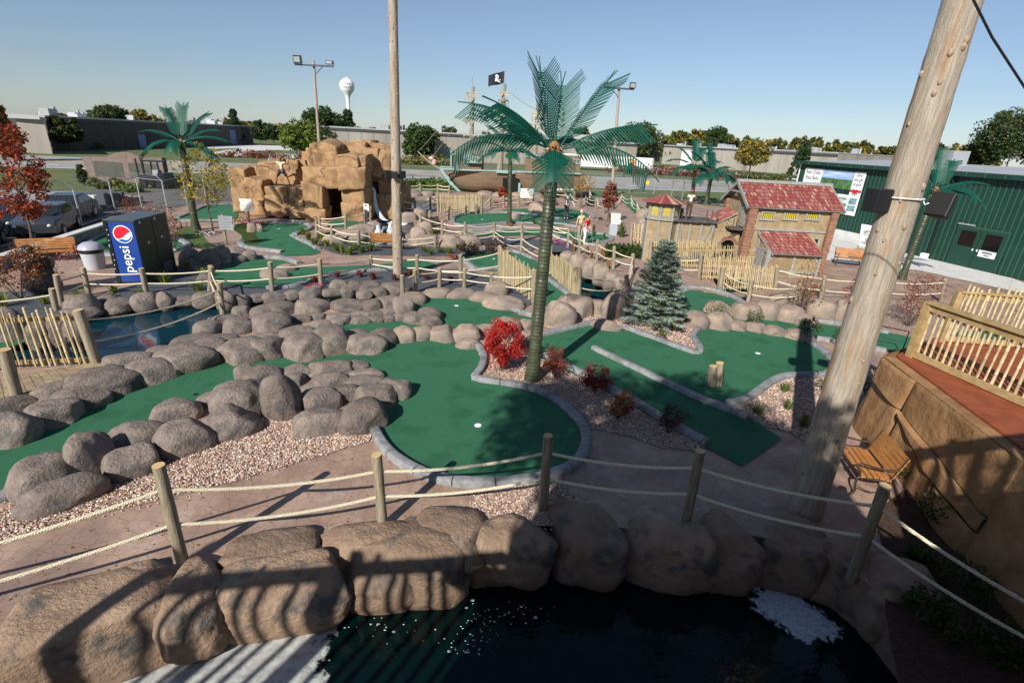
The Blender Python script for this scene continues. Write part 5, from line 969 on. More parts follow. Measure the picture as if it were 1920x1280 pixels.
tag(MB().arr(*(lambda P:(np.array([tuple(p) for p in P]),np.array([list(range(len(P)))])))(GP([(725,418),(745,412),(765,418),(750,424)],-.19,2))).build('foam',M('white_spray',(.82,.86,.9))),'white foam patch at the foot of the waterfall','foam',None,'stuff')
# ---------------------------------------------------------------- timber-framed house
HX,HY=G(1383,504).x,25.2; HX1=G(1527,512).x; HW=HX1-HX+.15; HD=3.0; EV=3.2; RG=4.12
STUC=M('ochre_stucco',(.26,.185,.1),(.37,.285,.17),scale=2.6,rough=.92,bump=.5,bs=30,c3=(.24,.165,.09),det=9); TIMB=M('grey_timber',(.22,.215,.2),(.36,.355,.335),scale=6,rough=.85,bump=.6,bs=24,stretch=(2,2,2))
BRK=M('red_brick',(.2,.095,.06),(.32,.17,.11),scale=5,rough=.9,bump=.5,bs=25); JNT=M('dark_joint',(.07,.035,.02),rough=.95); YELW=M('yellow_window',(.5,.38,.03),rough=.4)
TILES=[M('roof_tile_'+n,c,rough=.55) for n,c in (('red',(.22,.055,.045)),('darkred',(.2,.042,.042)),('brick',(.27,.09,.065)),('pink',(.3,.14,.12)),('tan',(.38,.25,.17)),('mauve',(.26,.12,.12)))]
def tileroof(name,o,u,v,nu,nv,parent,seed,w=(.36,.18,.2,.13,.06,.07),amp=.022):
    """o corner at ridge, u along ridge, v down the slope"""
    rr=np.random.default_rng(seed); o,u,v=Vector(o),Vector(u),Vector(v); n=norm(u.cross(v)); n=n if n.z>0 else -n; mb=MB()
    for j in range(nv):
        for i in range(nu):
            m=int(rr.choice(6,p=w)); a,b=i/nu,(i+1)/nu; off=.3*(j%2)*0; c,d=j/nv,(j+1)/nv; l=n*.012*0
            V=[]
            for k in range(5):
                f=a+(b-a)*k/4; z=n*(amp*math.sin(math.pi*k/4)+.0); V+= [o+u*f+v*(c)+z+n*.004, o+u*f+v*(d)+z+n*.02]
            mb.add(V,[(2*k,2*k+1,2*k+3,2*k+2) for k in range(4)]+[(2*k+1,2*k+3,2*k+2,2*k)[::-1] for k in range(0)],m)
    nr=(mb.v and norm(u.cross(v)).z<0)
    if nr: mb.f=[f for f in mb.f]
    else: mb.f=[f[::-1] for f in mb.f]
    mb.ob(o-n*.05,u,v,n*.045,len(TILES)); return mb.build(name,TILES+[TIMB],parent,smooth=False)
def brickcol(T,x,y,w,d,h,z=0,rows=None,name='brick_pillar'):
    rr=random.Random(int(x*100)); mb=MB(); rows=rows or int(h/.15); hh=h/rows
    for i in range(rows):
        s=rr.uniform(-.02,.03); mb.box((x,y,z+i*hh),(w+s,d+s,hh*.93),0,0)
    mb.box((x,y,z),(w*.93,d*.93,h),0,1); mb.build(name,[BRK,JNT],T,smooth=False)
def beam(mb,p,q,w=.1,th=.06): mb.bar(p,q,w,th)
H_=thing('timbered_house','ochre half-timbered house with patchy red tile roof and brick corners','house',(HX,HY,0))
V_=Vector; mb=MB(); mb.ob((HX,HY,0),(HW,0,0),(0,HD,0),(0,0,EV)); mb.prism([(HX,HY+.0,EV),(HX,HY+HD,EV),(HX,HY+HD/2,RG-.1)],(HW,0,0)); mb.build('wall',STUC,H_,smooth=False)
ov=.28
for sgn,nm in ((-1,'roof'),(1,'roof')):
    yr=HY+HD/2; ye=HY-ov if sgn<0 else HY+HD+ov; ze=EV-.12; tileroof('roof',(HX-.3,yr,RG),(HW+.65,0,0),(0,ye-yr,ze-RG),58,7,H_,3+sgn)
MB().bar((HX-.34,HY+HD/2,RG+.06),(HX+HW+.38,HY+HD/2,RG+.06),.24,.14).build('ridge_board',TIMB,H_,smooth=False)
mb=MB()
for s_ in (-.3,HW+.33):
    for ye in (HY-ov,HY+HD+ov): mb.bar((HX+s_,HY+HD/2,RG-.02),(HX+s_,ye,EV-.16),.05,.16)
mb.bar((HX-.26,HY+.5,EV+.45),(HX-.26,HY+HD-.5,EV+.45),.07,.09); mb.bar((HX-.26,HY+.9,EV+.5),(HX-.26,HY+HD/2,RG-.1),.06,.08)
mb.build('bargeboard',TIMB,H_,smooth=False)
brickcol(H_,HX+.06,HY-.02,.36,.34,EV); brickcol(H_,HX+HW-.02,HY-.02,.32,.34,EV); brickcol(H_,HX-.02,HY+HD-.1,.3,.34,EV)
def plankwin(T,x,y,z,w,h):
    f=MB(); 
    for a,b,c,d in ((-.5,-.06,w+.0,0),):
        f.ob((x-w/2-.09,y-.07,z-.1),(w+.18,0,0),(0,.09,0),(0,0,.1)); f.ob((x-w/2-.06,y-.06,z+h),(w+.12,0,0),(0,.08,0),(0,0,.06)); f.ob((x-w/2-.07,y-.06,z-.0),(.07,0,0),(0,.08,0),(0,0,h)); f.ob((x+w/2,y-.06,z-.0),(.07,0,0),(0,.08,0),(0,0,h))
    o=f.build('window',TIMB,T,smooth=False); MB().ob((x-w/2,y-.02,z),(w,0,0),(0,.03,0),(0,0,h)).build('pane',YELW,o,smooth=False)
    m=MB()
    for i in range(6): m.cyl((x-w/2+w*(i+.5)/6,y-.05,z-.02),.011,h+.04,6)
    m.build('bars',BLACK,o)
for u in (1439,1482,1523.5):
    c=YP(u,404,HY); plankwin(H_,c.x,HY,c.z-.14,.56,.27)
mb=MB(); c=YP(1420,416,HY); mb.bar((HX+.25,HY-.03,2.05),(HX+HW-.2,HY-.03,2.05),.06,.1); mb.build('string_course',TIMB,H_,smooth=False)
# lean-to annex
LX0=YP(1418,470,HY).x; LX1=YP(1552,470,HY-1).x; LD=1.25; LE=1.28; LR=1.95; yl=HY-LD
mb=MB(); mb.ob((LX0,yl,0),(LX1-LX0-.35,0,0),(0,LD,0),(0,0,LE-.05)); mb.prism([(LX0,yl,LE-.05),(LX0,HY,LE-.05),(LX0,HY,LR-.1)],(LX1-LX0-.35,0,0)); mb.build('annex_wall',STUC,H_,smooth=False)
tileroof('annex_roof',(LX0-.16,HY-.02,LR),(LX1-LX0-.5,0,0),(.28,-LD-.25,LE-.12-LR),38,7,H_,9)
mb=MB(); mb.bar((LX0-.12,HY-.05,LR-.06),(LX0-.1+.26,yl-.22,LE-.2),.06,.13); n=7
for i in range(5): beam(mb,(LX0+.04+(LX1-LX0-.45)*i/4,yl-.02,0),(LX0+.04+(LX1-LX0-.45)*i/4,yl-.02,LE-.06),.1,.07) if i in (0,2,4) else None
W=LX1-LX0-.45; beam(mb,(LX0,yl-.04,.28),(LX0+W+.08,yl-.04,.28),.06,.1)
for a,b in ((.0,.25),(1,.75)):
    pts=[V_((LX0+.04+W*(a+(b-a)*t),yl-.03,LE-.62+.55*math.sin(t*1.57))) for t in (0,.25,.5,.75,1)]
    for p,q in zip(pts,pts[1:]): beam(mb,p,q,.07,.06)
for y_ in (yl+.02,HY-.1): beam(mb,(LX0-.02,y_,0),(LX0-.02,y_,LE if y_<HY-.5 else LR-.25),.07,.1)
beam(mb,(LX0-.02,yl,LE-.1),(LX0-.02,HY,LE-.1),.06,.1); beam(mb,(LX0-.02,yl,.2),(LX0-.02,HY,.2),.06,.1)
mb.build('annex_frame',TIMB,H_,smooth=False)
def plankdoor(T,o,u,h,out,name='door'):
    o,u,out=Vector(o),Vector(u),Vector(out); m=MB(); k=5
    for i in range(k): m.ob(o+u*(i/k),u*(.94/k),out*.03,(0,0,h))
    m.ob(o+u*.05+out*.032+V_((0,0,h*.12)),u*.9,out*.015,(0,0,h*.07)); m.ob(o+u*.05+out*.032+V_((0,0,h*.82)),u*.9,out*.015,(0,0,h*.07)); a=o+out*.05+V_((0,0,h*.2)); m.bar(a+u*.12,a+u*.5+V_((0,0,h*.6)),.07,.02,0,out); m.bar(a+u*.5,a+u*.88+V_((0,0,h*.6)),.05,.02,0,out)
    return m.build(name,TIMB,T,smooth=False)
plankdoor(H_,(LX0-.06,HY-.2,.2),(0,-.72,0),.92,(-1,0,0))
# opening on the long wall right of the annex: black panel painted for its shade
MB().ob((HX+HW-.95,HY-.03,1.35),(.5,0,0),(0,.03,0),(0,0,.35)).build('opening',DARK,H_,smooth=False); mb=MB(); mb.ob((HX+HW-1.05,HY-.07,1.7),(.7,0,0),(0,.08,0),(0,0,.09)); mb.ob((HX+HW-.45,HY-.06,1.2),(.1,0,0),(0,.07,0),(0,0,.5)); mb.build('opening_frame',TIMB,H_,smooth=False)
# gable side: loft door, balcony, brick arch gate
plankdoor(H_,(HX-.02,HY+.95,2.05),(0,-.62,0),1.0,(-1,0,0),'loft_door')
mb=MB(); mb.ob((HX-.75,HY+.0,1.92),(.75,0,0),(0,2.2,0),(0,0,.07)); [mb.bar((HX-.7,HY+y_,1.5),(HX,HY+y_,1.9-.4*0),.05,.06) for y_ in (.3,1.8)]; mb.build('balcony',M('dark_timber',(.06,.055,.05),(.11,.1,.09),scale=8,rough=.85),H_,smooth=False)
mb=MB(); DT=MATS['dark_timber']
for y_ in (0.05,1.05,2.1): mb.cyl((HX-.7,HY+y_,1.98),.025,.5,6)
mb.build('balcony_post',DT,H_); mb=MB(); 
for z in (2.2,2.42): mb.tube(sag(V_((HX-.7,HY+.05,z)),V_((HX-.7,HY+1.05,z)),.03,6),.012,5); mb.tube(sag(V_((HX-.7,HY+1.05,z)),V_((HX-.7,HY+2.1,z)),.03,6),.012,5)
mb.build('balcony_rope',ROPE,H_)
# arched gate block left of the brick corner
AX0,AX1=HX-1.15,HX-.14; ay=HY+.35; mb=MB(); ar=.36; acx=(AX0+AX1)/2; az=1.0; N=14
mb.ob((AX0-.25,ay,0),(acx-ar-AX0+.25,0,0),(0,.5,0),(0,0,1.75)); mb.ob((acx+ar,ay,0),(AX1-acx-ar,0,0),(0,.5,0),(0,0,1.75))
P=[(acx-ar,ay,1.75),(acx-ar,ay,az)]+[(acx-ar*math.cos(math.pi*i/N),ay,az+ar*1.05*math.sin(math.pi*i/N)) for i in range(N+1)]+[(acx+ar,ay,1.75)]
for i in range(N):
    a,b=math.pi*i/N,math.pi*(i+1)/N; p=V_((acx-ar*math.cos(a),ay,az+ar*1.05*math.sin(a))); q=V_((acx-ar*math.cos(b),ay,az+ar*1.05*math.sin(b))); mb.prism([p,q,V_((q.x,ay,1.75)),V_((p.x,ay,1.75))],(0,.5,0))
mb.build('arch_wall',STUC,H_,smooth=False); mb=MB()
for i in range(11):
    a,b=math.pi*(i+.06)/11,math.pi*(i+.94)/11
    f=lambda t,r_:V_((acx-r_*math.cos(t),ay-.05,az+r_*1.05*math.sin(t))); mb.prism([f(a,ar),f(b,ar),f(b,ar+.17),f(a,ar+.17)],(0,.12,0))
mb.build('arch_bricks',BRK,H_,smooth=False); brickcol(H_,acx-ar-.11,ay-.0,.22,.14,az); brickcol(H_,acx+ar+.11,ay-.0,.24,.14,az)
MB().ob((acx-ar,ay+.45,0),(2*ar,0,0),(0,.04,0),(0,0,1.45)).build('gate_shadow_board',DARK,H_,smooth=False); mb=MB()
for i in range(7): mb.cyl((acx-ar+2*ar*(i+.5)/7,ay+.1,.1),.018,az+ar*.75*math.sin(math.pi*(i+.5)/7),6)
for z in (.45,.75): mb.bar((acx-ar,ay+.1,z),(acx+ar,ay+.1,z),.02)
mb.build('gate_bars',BLACK,H_)
# side roof behind the arch
tileroof('side_roof',(HX-.25,HY+2.4,2.75),(-.0,-1.55,-.1),(-1.75,-.15,-.95),16,7,H_,15)
MB().prism([(HX-.2,HY+.9,1.75),(HX-1.6,HY+.8,1.75),(HX-1.6,HY+.8,1.85),(HX-.2,HY+.9,2.5)],(0,1.4,0)).build('side_wall',STUC,H_,smooth=False)
# castle wall with walkway, and turret
CX0=YP(1262,460,HY+.7).x; CX1=AX0-.2; cy=HY+.7; W_=thing('castle_wall','low ochre castle wall with grey timber braces and a dark walkway on top','castle wall',(CX0,cy,0)); ch=YP(1300,416,cy).z
MB().ob((CX0,cy,0),(CX1-CX0,0,0),(0,1.2,0),(0,0,ch)).build('wall',STUC,W_,smooth=False)
MB().ob((CX0-.1,cy-.22,ch),(CX1-CX0+.15,0,0),(0,1.6,0),(0,0,.09)).build('walkway',DT,W_,smooth=False); mb=MB(); L=CX1-CX0
for f in (.05,.36,.66,.97): beam(mb,(CX0+L*f,cy-.03,0),(CX0+L*f,cy-.03,ch),.1,.07)
beam(mb,(CX0+L*.1,cy-.04,ch),(CX0+L*.36,cy-.04,.35),.09,.06); beam(mb,(CX0+L*.93,cy-.04,ch),(CX0+L*.66,cy-.04,.35),.09,.06); beam(mb,(CX0,cy-.05,.25),(CX1,cy-.05,.25),.07,.09); mb.build('brace',TIMB,W_,smooth=False)
mb=MB()
for f in (.0,.2,.72,.86,1): mb.cyl((CX0+L*f,cy-.15,ch+.08),.03,.55,6)
mb.build('rail_post',DT,W_)
tx=YP(1240,440,HY+.8).x; ty=HY+1.2; T_=thing('turret','small octagonal turret with arched yellow windows and red tile cap','turret',(tx,ty,0)); zb=YP(1240,411,HY+.5).z; ze=YP(1240,381,HY+.5).z; za=YP(1240,367,ty).z
r8=.82
def octa(z0,z1,r,r2=None): return [(z0,r),(z1,r if r2 is None else r2)]
mb=MB(); mb.tube([(tx,ty,0),(tx,ty,zb)],[r8,r8],8,ph=R(22.5)); mb.build('base_wall',STUC,T_,smooth=False); mb=MB(); mb.tube([(tx,ty,zb),(tx,ty,ze)],[r8*.97,r8*.97],8,ph=R(22.5)); mb.build('wall',M('grey_ochre',(.26,.2,.12),(.34,.27,.17),scale=4,rough=.9),T_,smooth=False)
mb=MB(); mb.tube([(tx,ty,zb-.05),(tx,ty,zb+.06)],[r8*1.12,r8*1.12],8,ph=R(22.5)); mb.tube([(tx,ty,ze-.06),(tx,ty,ze)],[r8*1.08,r8*1.08],8,ph=R(22.5))
for i in range(8):
    a=R(22.5+45*i); mb.bar((tx+r8*math.cos(a),ty+r8*math.sin(a),0),(tx+r8*math.cos(a),ty+r8*math.sin(a),ze),.08,.08)
mb.build('frame',TIMB,T_,smooth=False)
mb=MB(); rr=random.Random(5)
for i in range(8):
    a,b=R(22.5+45*i),R(67.5+45*i); A_=V_((tx+1.12*math.cos(a),ty+1.12*math.sin(a),ze)); B_=V_((tx+1.12*math.cos(b),ty+1.12*math.sin(b),ze)); C_=V_((tx,ty,za+.12))
    for j in range(6): mb.add([A_.lerp(B_,j/6),A_.lerp(B_,(j+1)/6),C_],[(0,1,2)],rr.choice([0,0,1,1,2,3,4]))
mb.add([(tx+1.12*math.cos(R(22.5+45*i)),ty+1.12*math.sin(R(22.5+45*i)),ze-.01) for i in range(8)],[tuple(range(7,-1,-1))],1); mb.build('roof',TILES,T_,smooth=False)
for a in (-90,-135,-45,180):
    d=V_((math.cos(R(a)),math.sin(R(a)),0)); s_=V_((-d.y,d.x,0)); c=V_((tx,ty,zb+.17))+d*(r8*.9); mb=MB(); hh=(ze-zb)*.62; P=[c+s_*.15,c+s_*.15+V_((0,0,hh*.6))]+[c+s_*.15*math.cos(t)+V_((0,0,hh*.6+.15*math.sin(t))) for t in (.5,1,1.57,2.1,2.6)]+[c-s_*.15+V_((0,0,hh*.6)),c-s_*.15]
    o=MB().prism([p+(p-c-V_((0,0,hh*.4)))*.35 for p in P],d*.015).build('window_frame',TIMB,T_,smooth=False); MB().prism(P,d*.03).build('pane',YELW,o,smooth=False)
    m=MB(); m.bar(c+d*.035,c+d*.035+V_((0,0,hh*.6+.14)),.02,.01); m.bar(c+d*.035-s_*.15+V_((0,0,hh*.4)),c+d*.035+s_*.15+V_((0,0,hh*.4)),.02,.01); m.build('mullion',TIMB,o,smooth=False)
# ---------------------------------------------------------------- green metal building
A=G(1475,422); B=G(1925,528); d=norm(B-A); L=28; nn=Vector((-d.y,d.x,0)); nn=nn if nn.x>0 else -nn; GH=5.05; GB=thing('metal_building','dark green ribbed metal building with pale roof and double doors','building',A)
GRN=M('green_siding',(.008,.038,.026),(.011,.048,.033),scale=.6,rough=.45,spec=.4); GRL=M('green_rib',(.03,.085,.063),rough=.45)
MB().ob(A,d*L,nn*16,V_((0,0,GH))).build('wall',GRN,GB,smooth=False); mb=MB(); i=0.0
while i<L:
    mb.ob(A+d*i-nn*.03,d*.06,nn*.03,V_((0,0,GH-.1))); i+=.31
mb.build('ribs',GRL,GB,smooth=False)
mb=MB(); o0=A-nn*.35-d*.3+V_((0,0,GH)); mb.prism([o0,o0+nn*8.6+V_((0,0,.42)),o0+nn*17.4],d*(L+.6)); mb.build('roof',M('grey_metal_roof',(.3,.31,.32),(.38,.39,.4),scale=.3,rough=.6),GB,smooth=False); mb=MB(); mb.ob(o0-nn*.06-V_((0,0,.22)),d*(L+.6),nn*.08,V_((0,0,.26)))
for i in range(0,28): mb.ob(o0-nn*.1+d*(i+.5)-V_((0,0,.2)),d*.05,nn*.05,V_((0,0,.22)),1)
mb.build('gutter',[GRN,GRL],GB,smooth=False)
MB().ob(A-d*.08-nn*.06,d*.1,nn*.1,V_((0,0,GH))).build('corner_trim',WHITE,GB,smooth=False)
MB().ob(A-nn*.05,d*10.5,nn*.05,V_((0,0,.55))).build('block_plinth',CONC,GB,smooth=False)
def GF(u,v,off=.04):
    r_=ray(u,v); n=-nn; t=((A-EYE).dot(n)+off)/r_.dot(n); return EYE+r_*t
def gquad(name,pts,mat,parent,off=.04,th=.03):
    return MB().prism([GF(u,v,off) for u,v in pts],-nn*th).build(name,mat,parent,smooth=False)
def grect(u0,v0,u1,v1,off):
    """upright rectangle on the facade from its top-left and lower-right photo points"""
    a,b=GF(u0,v0,off),GF(u1,v1,off); s0,s1=a.dot(d),b.dot(d); o=a-d*s0; o.z=0; f=lambda s,z:V_((o.x+d.x*s,o.y+d.y*s,z)); return f,s0,s1,a.z,b.z
f,s0,s1,zt,zb=grect(1796,428,1872,497,.05); zb=0.02; zt=2.15
D_=thing('double_door','green double door with dark glass panes in the metal building','door',f(s0,0)); sm=(s0+s1)/2
MB().prism([f(s0,zb),f(s1,zb),f(s1,zt+.1),f(s0,zt+.1)],-nn*.03).build('frame',GRL,D_,smooth=False)
for k_,(a,b) in enumerate(((s0+.06,sm-.02),(sm+.02,s1-.06))):
    o=MB().prism([f(a,zb+.02)-nn*.03,f(b,zb+.02)-nn*.03,f(b,zt)-nn*.03,f(a,zt)-nn*.03],-nn*.04).build('door_leaf',M('door_green',(.013,.05,.036),rough=.4),D_,smooth=False)
    w=b-a; MB().prism([f(a+w*.2,1.15)-nn*.07,f(b-w*.15,1.15)-nn*.07,f(b-w*.15,1.98)-nn*.07,f(a+w*.2,1.98)-nn*.07],-nn*.012).build('glass',M('dark_glass',(.008,.006,.006),rough=.08),o,smooth=False)
    MB().ob(f(b-.12 if k_==0 else a+.08,.98)-nn*.12,d*.05,nn*.05,V_((0,0,.1))).build('handle',WHITE,o,smooth=False)
o=MB().prism([f(sm+w*.18,.75)-nn*.075,f(s1-w*.2,.75)-nn*.075,f(s1-w*.2,1.1)-nn*.075,f(sm+w*.18,1.1)-nn*.075],-nn*.012); S_=o.build('notice',WHITE,smooth=False); tag(S_,'small white notice with black capitals on the right-hand green door','notice')
c=f((sm+w*.18+s1-w*.2)/2,.95)-nn*.09
text('MEMBERS',BLACK,.13,c,d,(0,0,1),S_,ext=.002,bold=.004); text('ONLY',BLACK,.13,c-V_((0,0,.14)),d,(0,0,1),S_,ext=.002,bold=.004)
MB().ob(f(s0-.0,zt+.12)-nn*.1,d*.9,nn*.08,V_((0,0,.08))).build('closer',GALV,D_,smooth=False)
mb=MB(); q=f(grect(1752,440,1755,480,.05)[1],0); mb.ob(q-nn*.1,d*.1,nn*.1,V_((0,0,GH-.2))); mb.build('downpipe',M('dark_downpipe',(.006,.012,.01)),GB,smooth=False)
MB().box(q-nn*.2+V_((0,0,.02)),(.3,.3,.28),math.atan2(d.y,d.x)).build('floodlight_box',WHITE,GB,smooth=False)
MB().ob(GF(1668,346,.1),d*.25,nn*.12,V_((0,0,.25))).build('wall_lamp',WHITE,GB,smooth=False)
rc=min((A+d*k_*.25+nn*6+V_((0,0,GH+.3)) for k_ in range(80)),key=lambda q:abs(PROJ(q)[0]-1784)); mb=MB(); mb.box(rc,(1.1,1.3,.95),0); mb.build('roof_vent',GALV,GB,smooth=False)
# golf banner in three panels
SGN=thing('banner','wide golf banner of three panels high on the green metal building','banner',GF(1560,400)); f,s0,s1,zt,zb=grect(1512,316,1626,402,.07)
fa=lambda u,v:(GF(u,v,.07).dot(d),GF(u,v,.07).z)
sA,sB,sC,sD=fa(1508,330)[0],fa(1545,318)[0],fa(1602,330)[0],fa(1624,330)[0]; zt=GF(1625,324,.07).z; zb=GF(1605,406,.07).z
def panel(name,a,b,z0,z1,mat,off,parent): return MB().prism([f(a,z0)-nn*off,f(b,z0)-nn*off,f(b,z1)-nn*off,f(a,z1)-nn*off],-nn*.02).build(name,mat,parent,smooth=False)
panel('text_panel',sA,sB-.02,zb,zt,WHITE,.0,SGN); panel('text_panel',sC+.02,sD,zb,zt,WHITE,.0,SGN); hB=zt-zb; pw=sC-sB
NAVY=M('lettering_dark',(.03,.05,.07)); pm=panel('picture_panel',sB,sC,zb,zt,M('picture_sky',(.16,.3,.62),(.5,.62,.8),scale=1.2,rough=.6,stretch=(.4,.4,2.5)),.0,SGN)
panel('picture_forest',sB,sC,zb+hB*.56,zb+hB*.8,M('picture_forest',(.01,.06,.03),(.12,.24,.07),scale=2.2,rough=.6,stretch=(3,3,.7)),.022,pm)
panel('picture_shade',sB,sC,zb+hB*.46,zb+hB*.58,M('picture_shade',(.005,.012,.03),(.01,.05,.03),scale=3,rough=.6),.026,pm)
panel('picture_fairway',sB,sC,zb,zb+hB*.47,M('picture_fairway',(.015,.12,.03),(.7,.75,.7),scale=1.5,rough=.6,stretch=(.7,.7,2.4),lo=.42,hi=.56),.024,pm)
panel('picture_rough',sB,sC,zb,zb+hB*.12,M('picture_rough',(.01,.12,.02),(.08,.3,.04),scale=3,rough=.6),.03,pm)
for i,s_ in enumerate(('Real Clubs.','Real Balls.')): text(s_,NAVY,(sB-sA)*.2,f((sA+sB)/2,zt-.38-.42*i)-nn*.03,d,(0,0,1),SGN,ext=.002,sx=.95)
wC=sD-sC
for i,s_ in enumerate(('Give','the gift','of golf.')): text(s_,NAVY,wC*.27,f((sC+sD)/2,zt-.3-.3*i)-nn*.03,d,(0,0,1),SGN,ext=.002)
RIB=M('ribbon_red',(.5,.02,.02)); panel('ribbon',sC+.02,sD,zb+hB*.54,zb+hB*.59,RIB,.025,SGN); mb=MB(); c=f((sC+sD)/2,zb+hB*.565)-nn*.07
for a in (40,140,215,325,250,290): 
    dd=d*math.cos(R(a))+V_((0,0,math.sin(R(a)))); mb.bar(c,c+dd*wC*(.22 if a<200 else .3),.05,.02,0,nn)
mb.build('bow',RIB,SGN,smooth=False)
for a,b in ((.26,.4),(.1,.23)): panel('golf_photo',sC+wC*.18,sD-wC*.15,zb+hB*a,zb+hB*b,M('picture_small',(.05,.16,.04),(.3,.42,.6),scale=3,rough=.6,stretch=(1,1,3)),.025,SGN)
# easel board in front of it
E0=G(1612,497); E_=thing('easel_board','white display board with two grey drawings leaning by the green building','display board',E0); mb=MB(); a=YP(1610,460,E0.y); b=YP(1648,466,E0.y); tt=YP(1616,420,E0.y)
MB().prism([a,b,b+(tt-a),tt],(0,.04,0)).build('board',WHITE,E_,smooth=False)
for q in (.08,.52):
    m=MB(); rr=random.Random(int(q*10)); u_=(b-a); v_=(tt-a)
    P=[a+u_*x+v_*(q+.02+(.22*math.sin(x*3)+rr.uniform(0,.08) if 0<x<1 else 0)) -V_((0,.01,0)) for x in [.08+.84*i/14 for i in range(15)]]; P=[a+u_*.08+v_*q-V_((0,.01,0))]+P+[a+u_*.92+v_*q-V_((0,.01,0))]; m.prism(P,(0,-.005,0)); m.build('drawing',M('pencil_grey',(.2,.2,.2),(.6,.6,.6),scale=9,lo=.4,hi=.6),E_,smooth=False)
mb=MB(); mb.bar(E0,a+(b-a)*.0+V_((0,.03,0)),.05); mb.bar(G(1640,500),b+V_((0,.03,0)),.05); mb.build('easel_leg',LUMB,E_,smooth=False)
# ---------------------------------------------------------------- pirate ship
SY=57.5; TP=lambda u,v,Y=SY:YP(u,v,Y)
HULL=M('ship_planks',(.13,.085,.05),(.22,.155,.1),scale=1.1,rough=.85,stretch=(.5,.5,7),bump=.5,bs=8); TEAL=M('ship_teal_paint',(.2,.32,.3),(.27,.4,.37),scale=3,rough=.7); MASTM=M('mast_timber',(.2,.17,.13),(.33,.29,.23),scale=4,rough=.9); RAG=M('ragged_canvas',(.26,.24,.19),(.46,.43,.36),scale=2,rough=.95)
SH=thing('pirate_ship','wooden pirate ship with teal stem and rails, ragged sails and a dark opening','ship',(TP(950,360).x,SY,0))
x0,x1=TP(826,317).x,TP(1092,325).x; zd=TP(900,319).z; mb=MB(); st=26; ring=9; V=[]
for i in range(st+1):
    f=i/st; x=x0+(x1-x0)*f; hb=2.0*min(1,(f*3.2)**.6)*(1-.25*max(0,f-.75)*4*.5); keel=max(0,TP(868,360).x-x)/max(.01,TP(868,360).x-x0)*zd*.96
    zt=zd+(.25*(1-f*4)**2 if f<.25 else 0)+(.5*(f-.7)**2*9*.3 if f>.7 else 0)
    for j in range(ring):
        a=math.pi*j/(ring-1); yy=-math.cos(a); zz=math.sin(a)**1.0; z=zt-(zt-keel)*min(1,zz**.55*1.0) if True else 0; y=yy*hb*(1.0 if zz<.5 else 1); V.append((x,SY+y*(1-.0*zz),z))
F=[(i*ring+j,(i+1)*ring+j,(i+1)*ring+j+1,i*ring+j+1) for i in range(st) for j in range(ring-1)]
F+=[(i*ring,i*ring+ring-1,(i+1)*ring+ring-1,(i+1)*ring) for i in range(st)]+[tuple(st*ring+j for j in range(ring)),tuple(reversed(range(ring)))]
mb.add(V,F); mb.build('hull',HULL,SH,ang=50)
mb=MB(); P=[TP(822,314,SY-.1),TP(833,330,SY-.25),TP(843,345,SY-.3),TP(858,359,SY-.4),TP(866,361,SY-.4),TP(852,347,SY-.4),TP(842,332,SY-.4),TP(832,316,SY-.3)]
mb.prism(P,(0,.5,0)); mb.build('stem',TEAL,SH,smooth=False)
def deckbox(name,u0,v0,u1,v1,mat,y0=-1.7,y1=1.7): a,b=TP(u0,v1,SY+y0),TP(u1,v0,SY+y0); return MB().ob((a.x,SY+y0,a.z),(b.x-a.x,0,0),(0,y1-y0,0),(0,0,b.z-a.z)).build(name,mat,SH,smooth=False)
deckbox('forecastle',846,292,903,320,HULL,-1.75,1.75); deckbox('sterncastle',984,294,1090,326,HULL,-1.8,1.8)
mb=MB()
def rail(u0,v0,u1,v1,n,h,y=-1.85):
    a,b=TP(u0,v0,SY+y),TP(u1,v1,SY+y); mb.bar(a,b,.1,.08); mb.bar(a-V_((0,0,h)),b-V_((0,0,h)),.1,.08)
    for i in range(n+1): q=a.lerp(b,i/n); mb.bar(q,q-V_((0,0,h)),.07,.07)
rail(845,283,858,284,3,.35); rail(858,284,903,298,11,.5); rail(826,312,858,314,9,.35); rail(984,286,1000,288,3,.4); rail(1000,290,1088,300,14,.4); mb.build('railing',TEAL,SH,smooth=False)
mb=MB(); a=TP(857,284,SY-1.9); mb.bar(a,TP(858,316,SY-1.9),.2,.2); mb.bar(TP(846,283,SY-1.9),TP(846,316,SY-1.9),.14,.14); mb.bar(TP(830,317,SY-2.05),TP(1090,326,SY-2.05),.08,.14); mb.build('teal_trim',TEAL,SH,smooth=False)
mb=MB(); mb.ob(TP(872,305,SY-2.3),(1.6,0,0),(0,.5,0),(0,0,.12)); mb.ob(TP(930,324,SY-2.35),(1.9,0,0),(0,.4,0),(0,0,.12)); mb.build('channel_board',TEAL,SH,smooth=False)
# breach in the hull: a black panel painted for its unlit inside
rr=random.Random(2); P=[TP(942,360,SY-2.03),TP(943,333,SY-2.03),TP(950,334,SY-2.03),TP(953,329,SY-2.03),TP(958,331,SY-2.03),TP(963,329,SY-2.03),TP(968,334,SY-2.03),TP(974,336,SY-2.03),TP(975,345,SY-2.03),TP(972,361,SY-2.03)]
MB().prism(P,(0,.1,0)).build('hull_opening_shade',DARK,SH,smooth=False)
mb=MB(); mb.bar(TP(973,361,SY-2.15),TP(974,343,SY-2.15),.22,.12); mb.build('opening_post',TEAL,SH,smooth=False)
def mast(u0,v0,u1,v1,r,dy=0): mb=MB(); mb.tube([TP(u0,v0,SY+dy),TP(u1,v1,SY+dy)],[r,r*.55],8); mb.build('mast',MASTM,SH)
mast(882,310,887,163,.3); mast(937,322,946,158,.33); mast(1001,322,1008,196,.28)
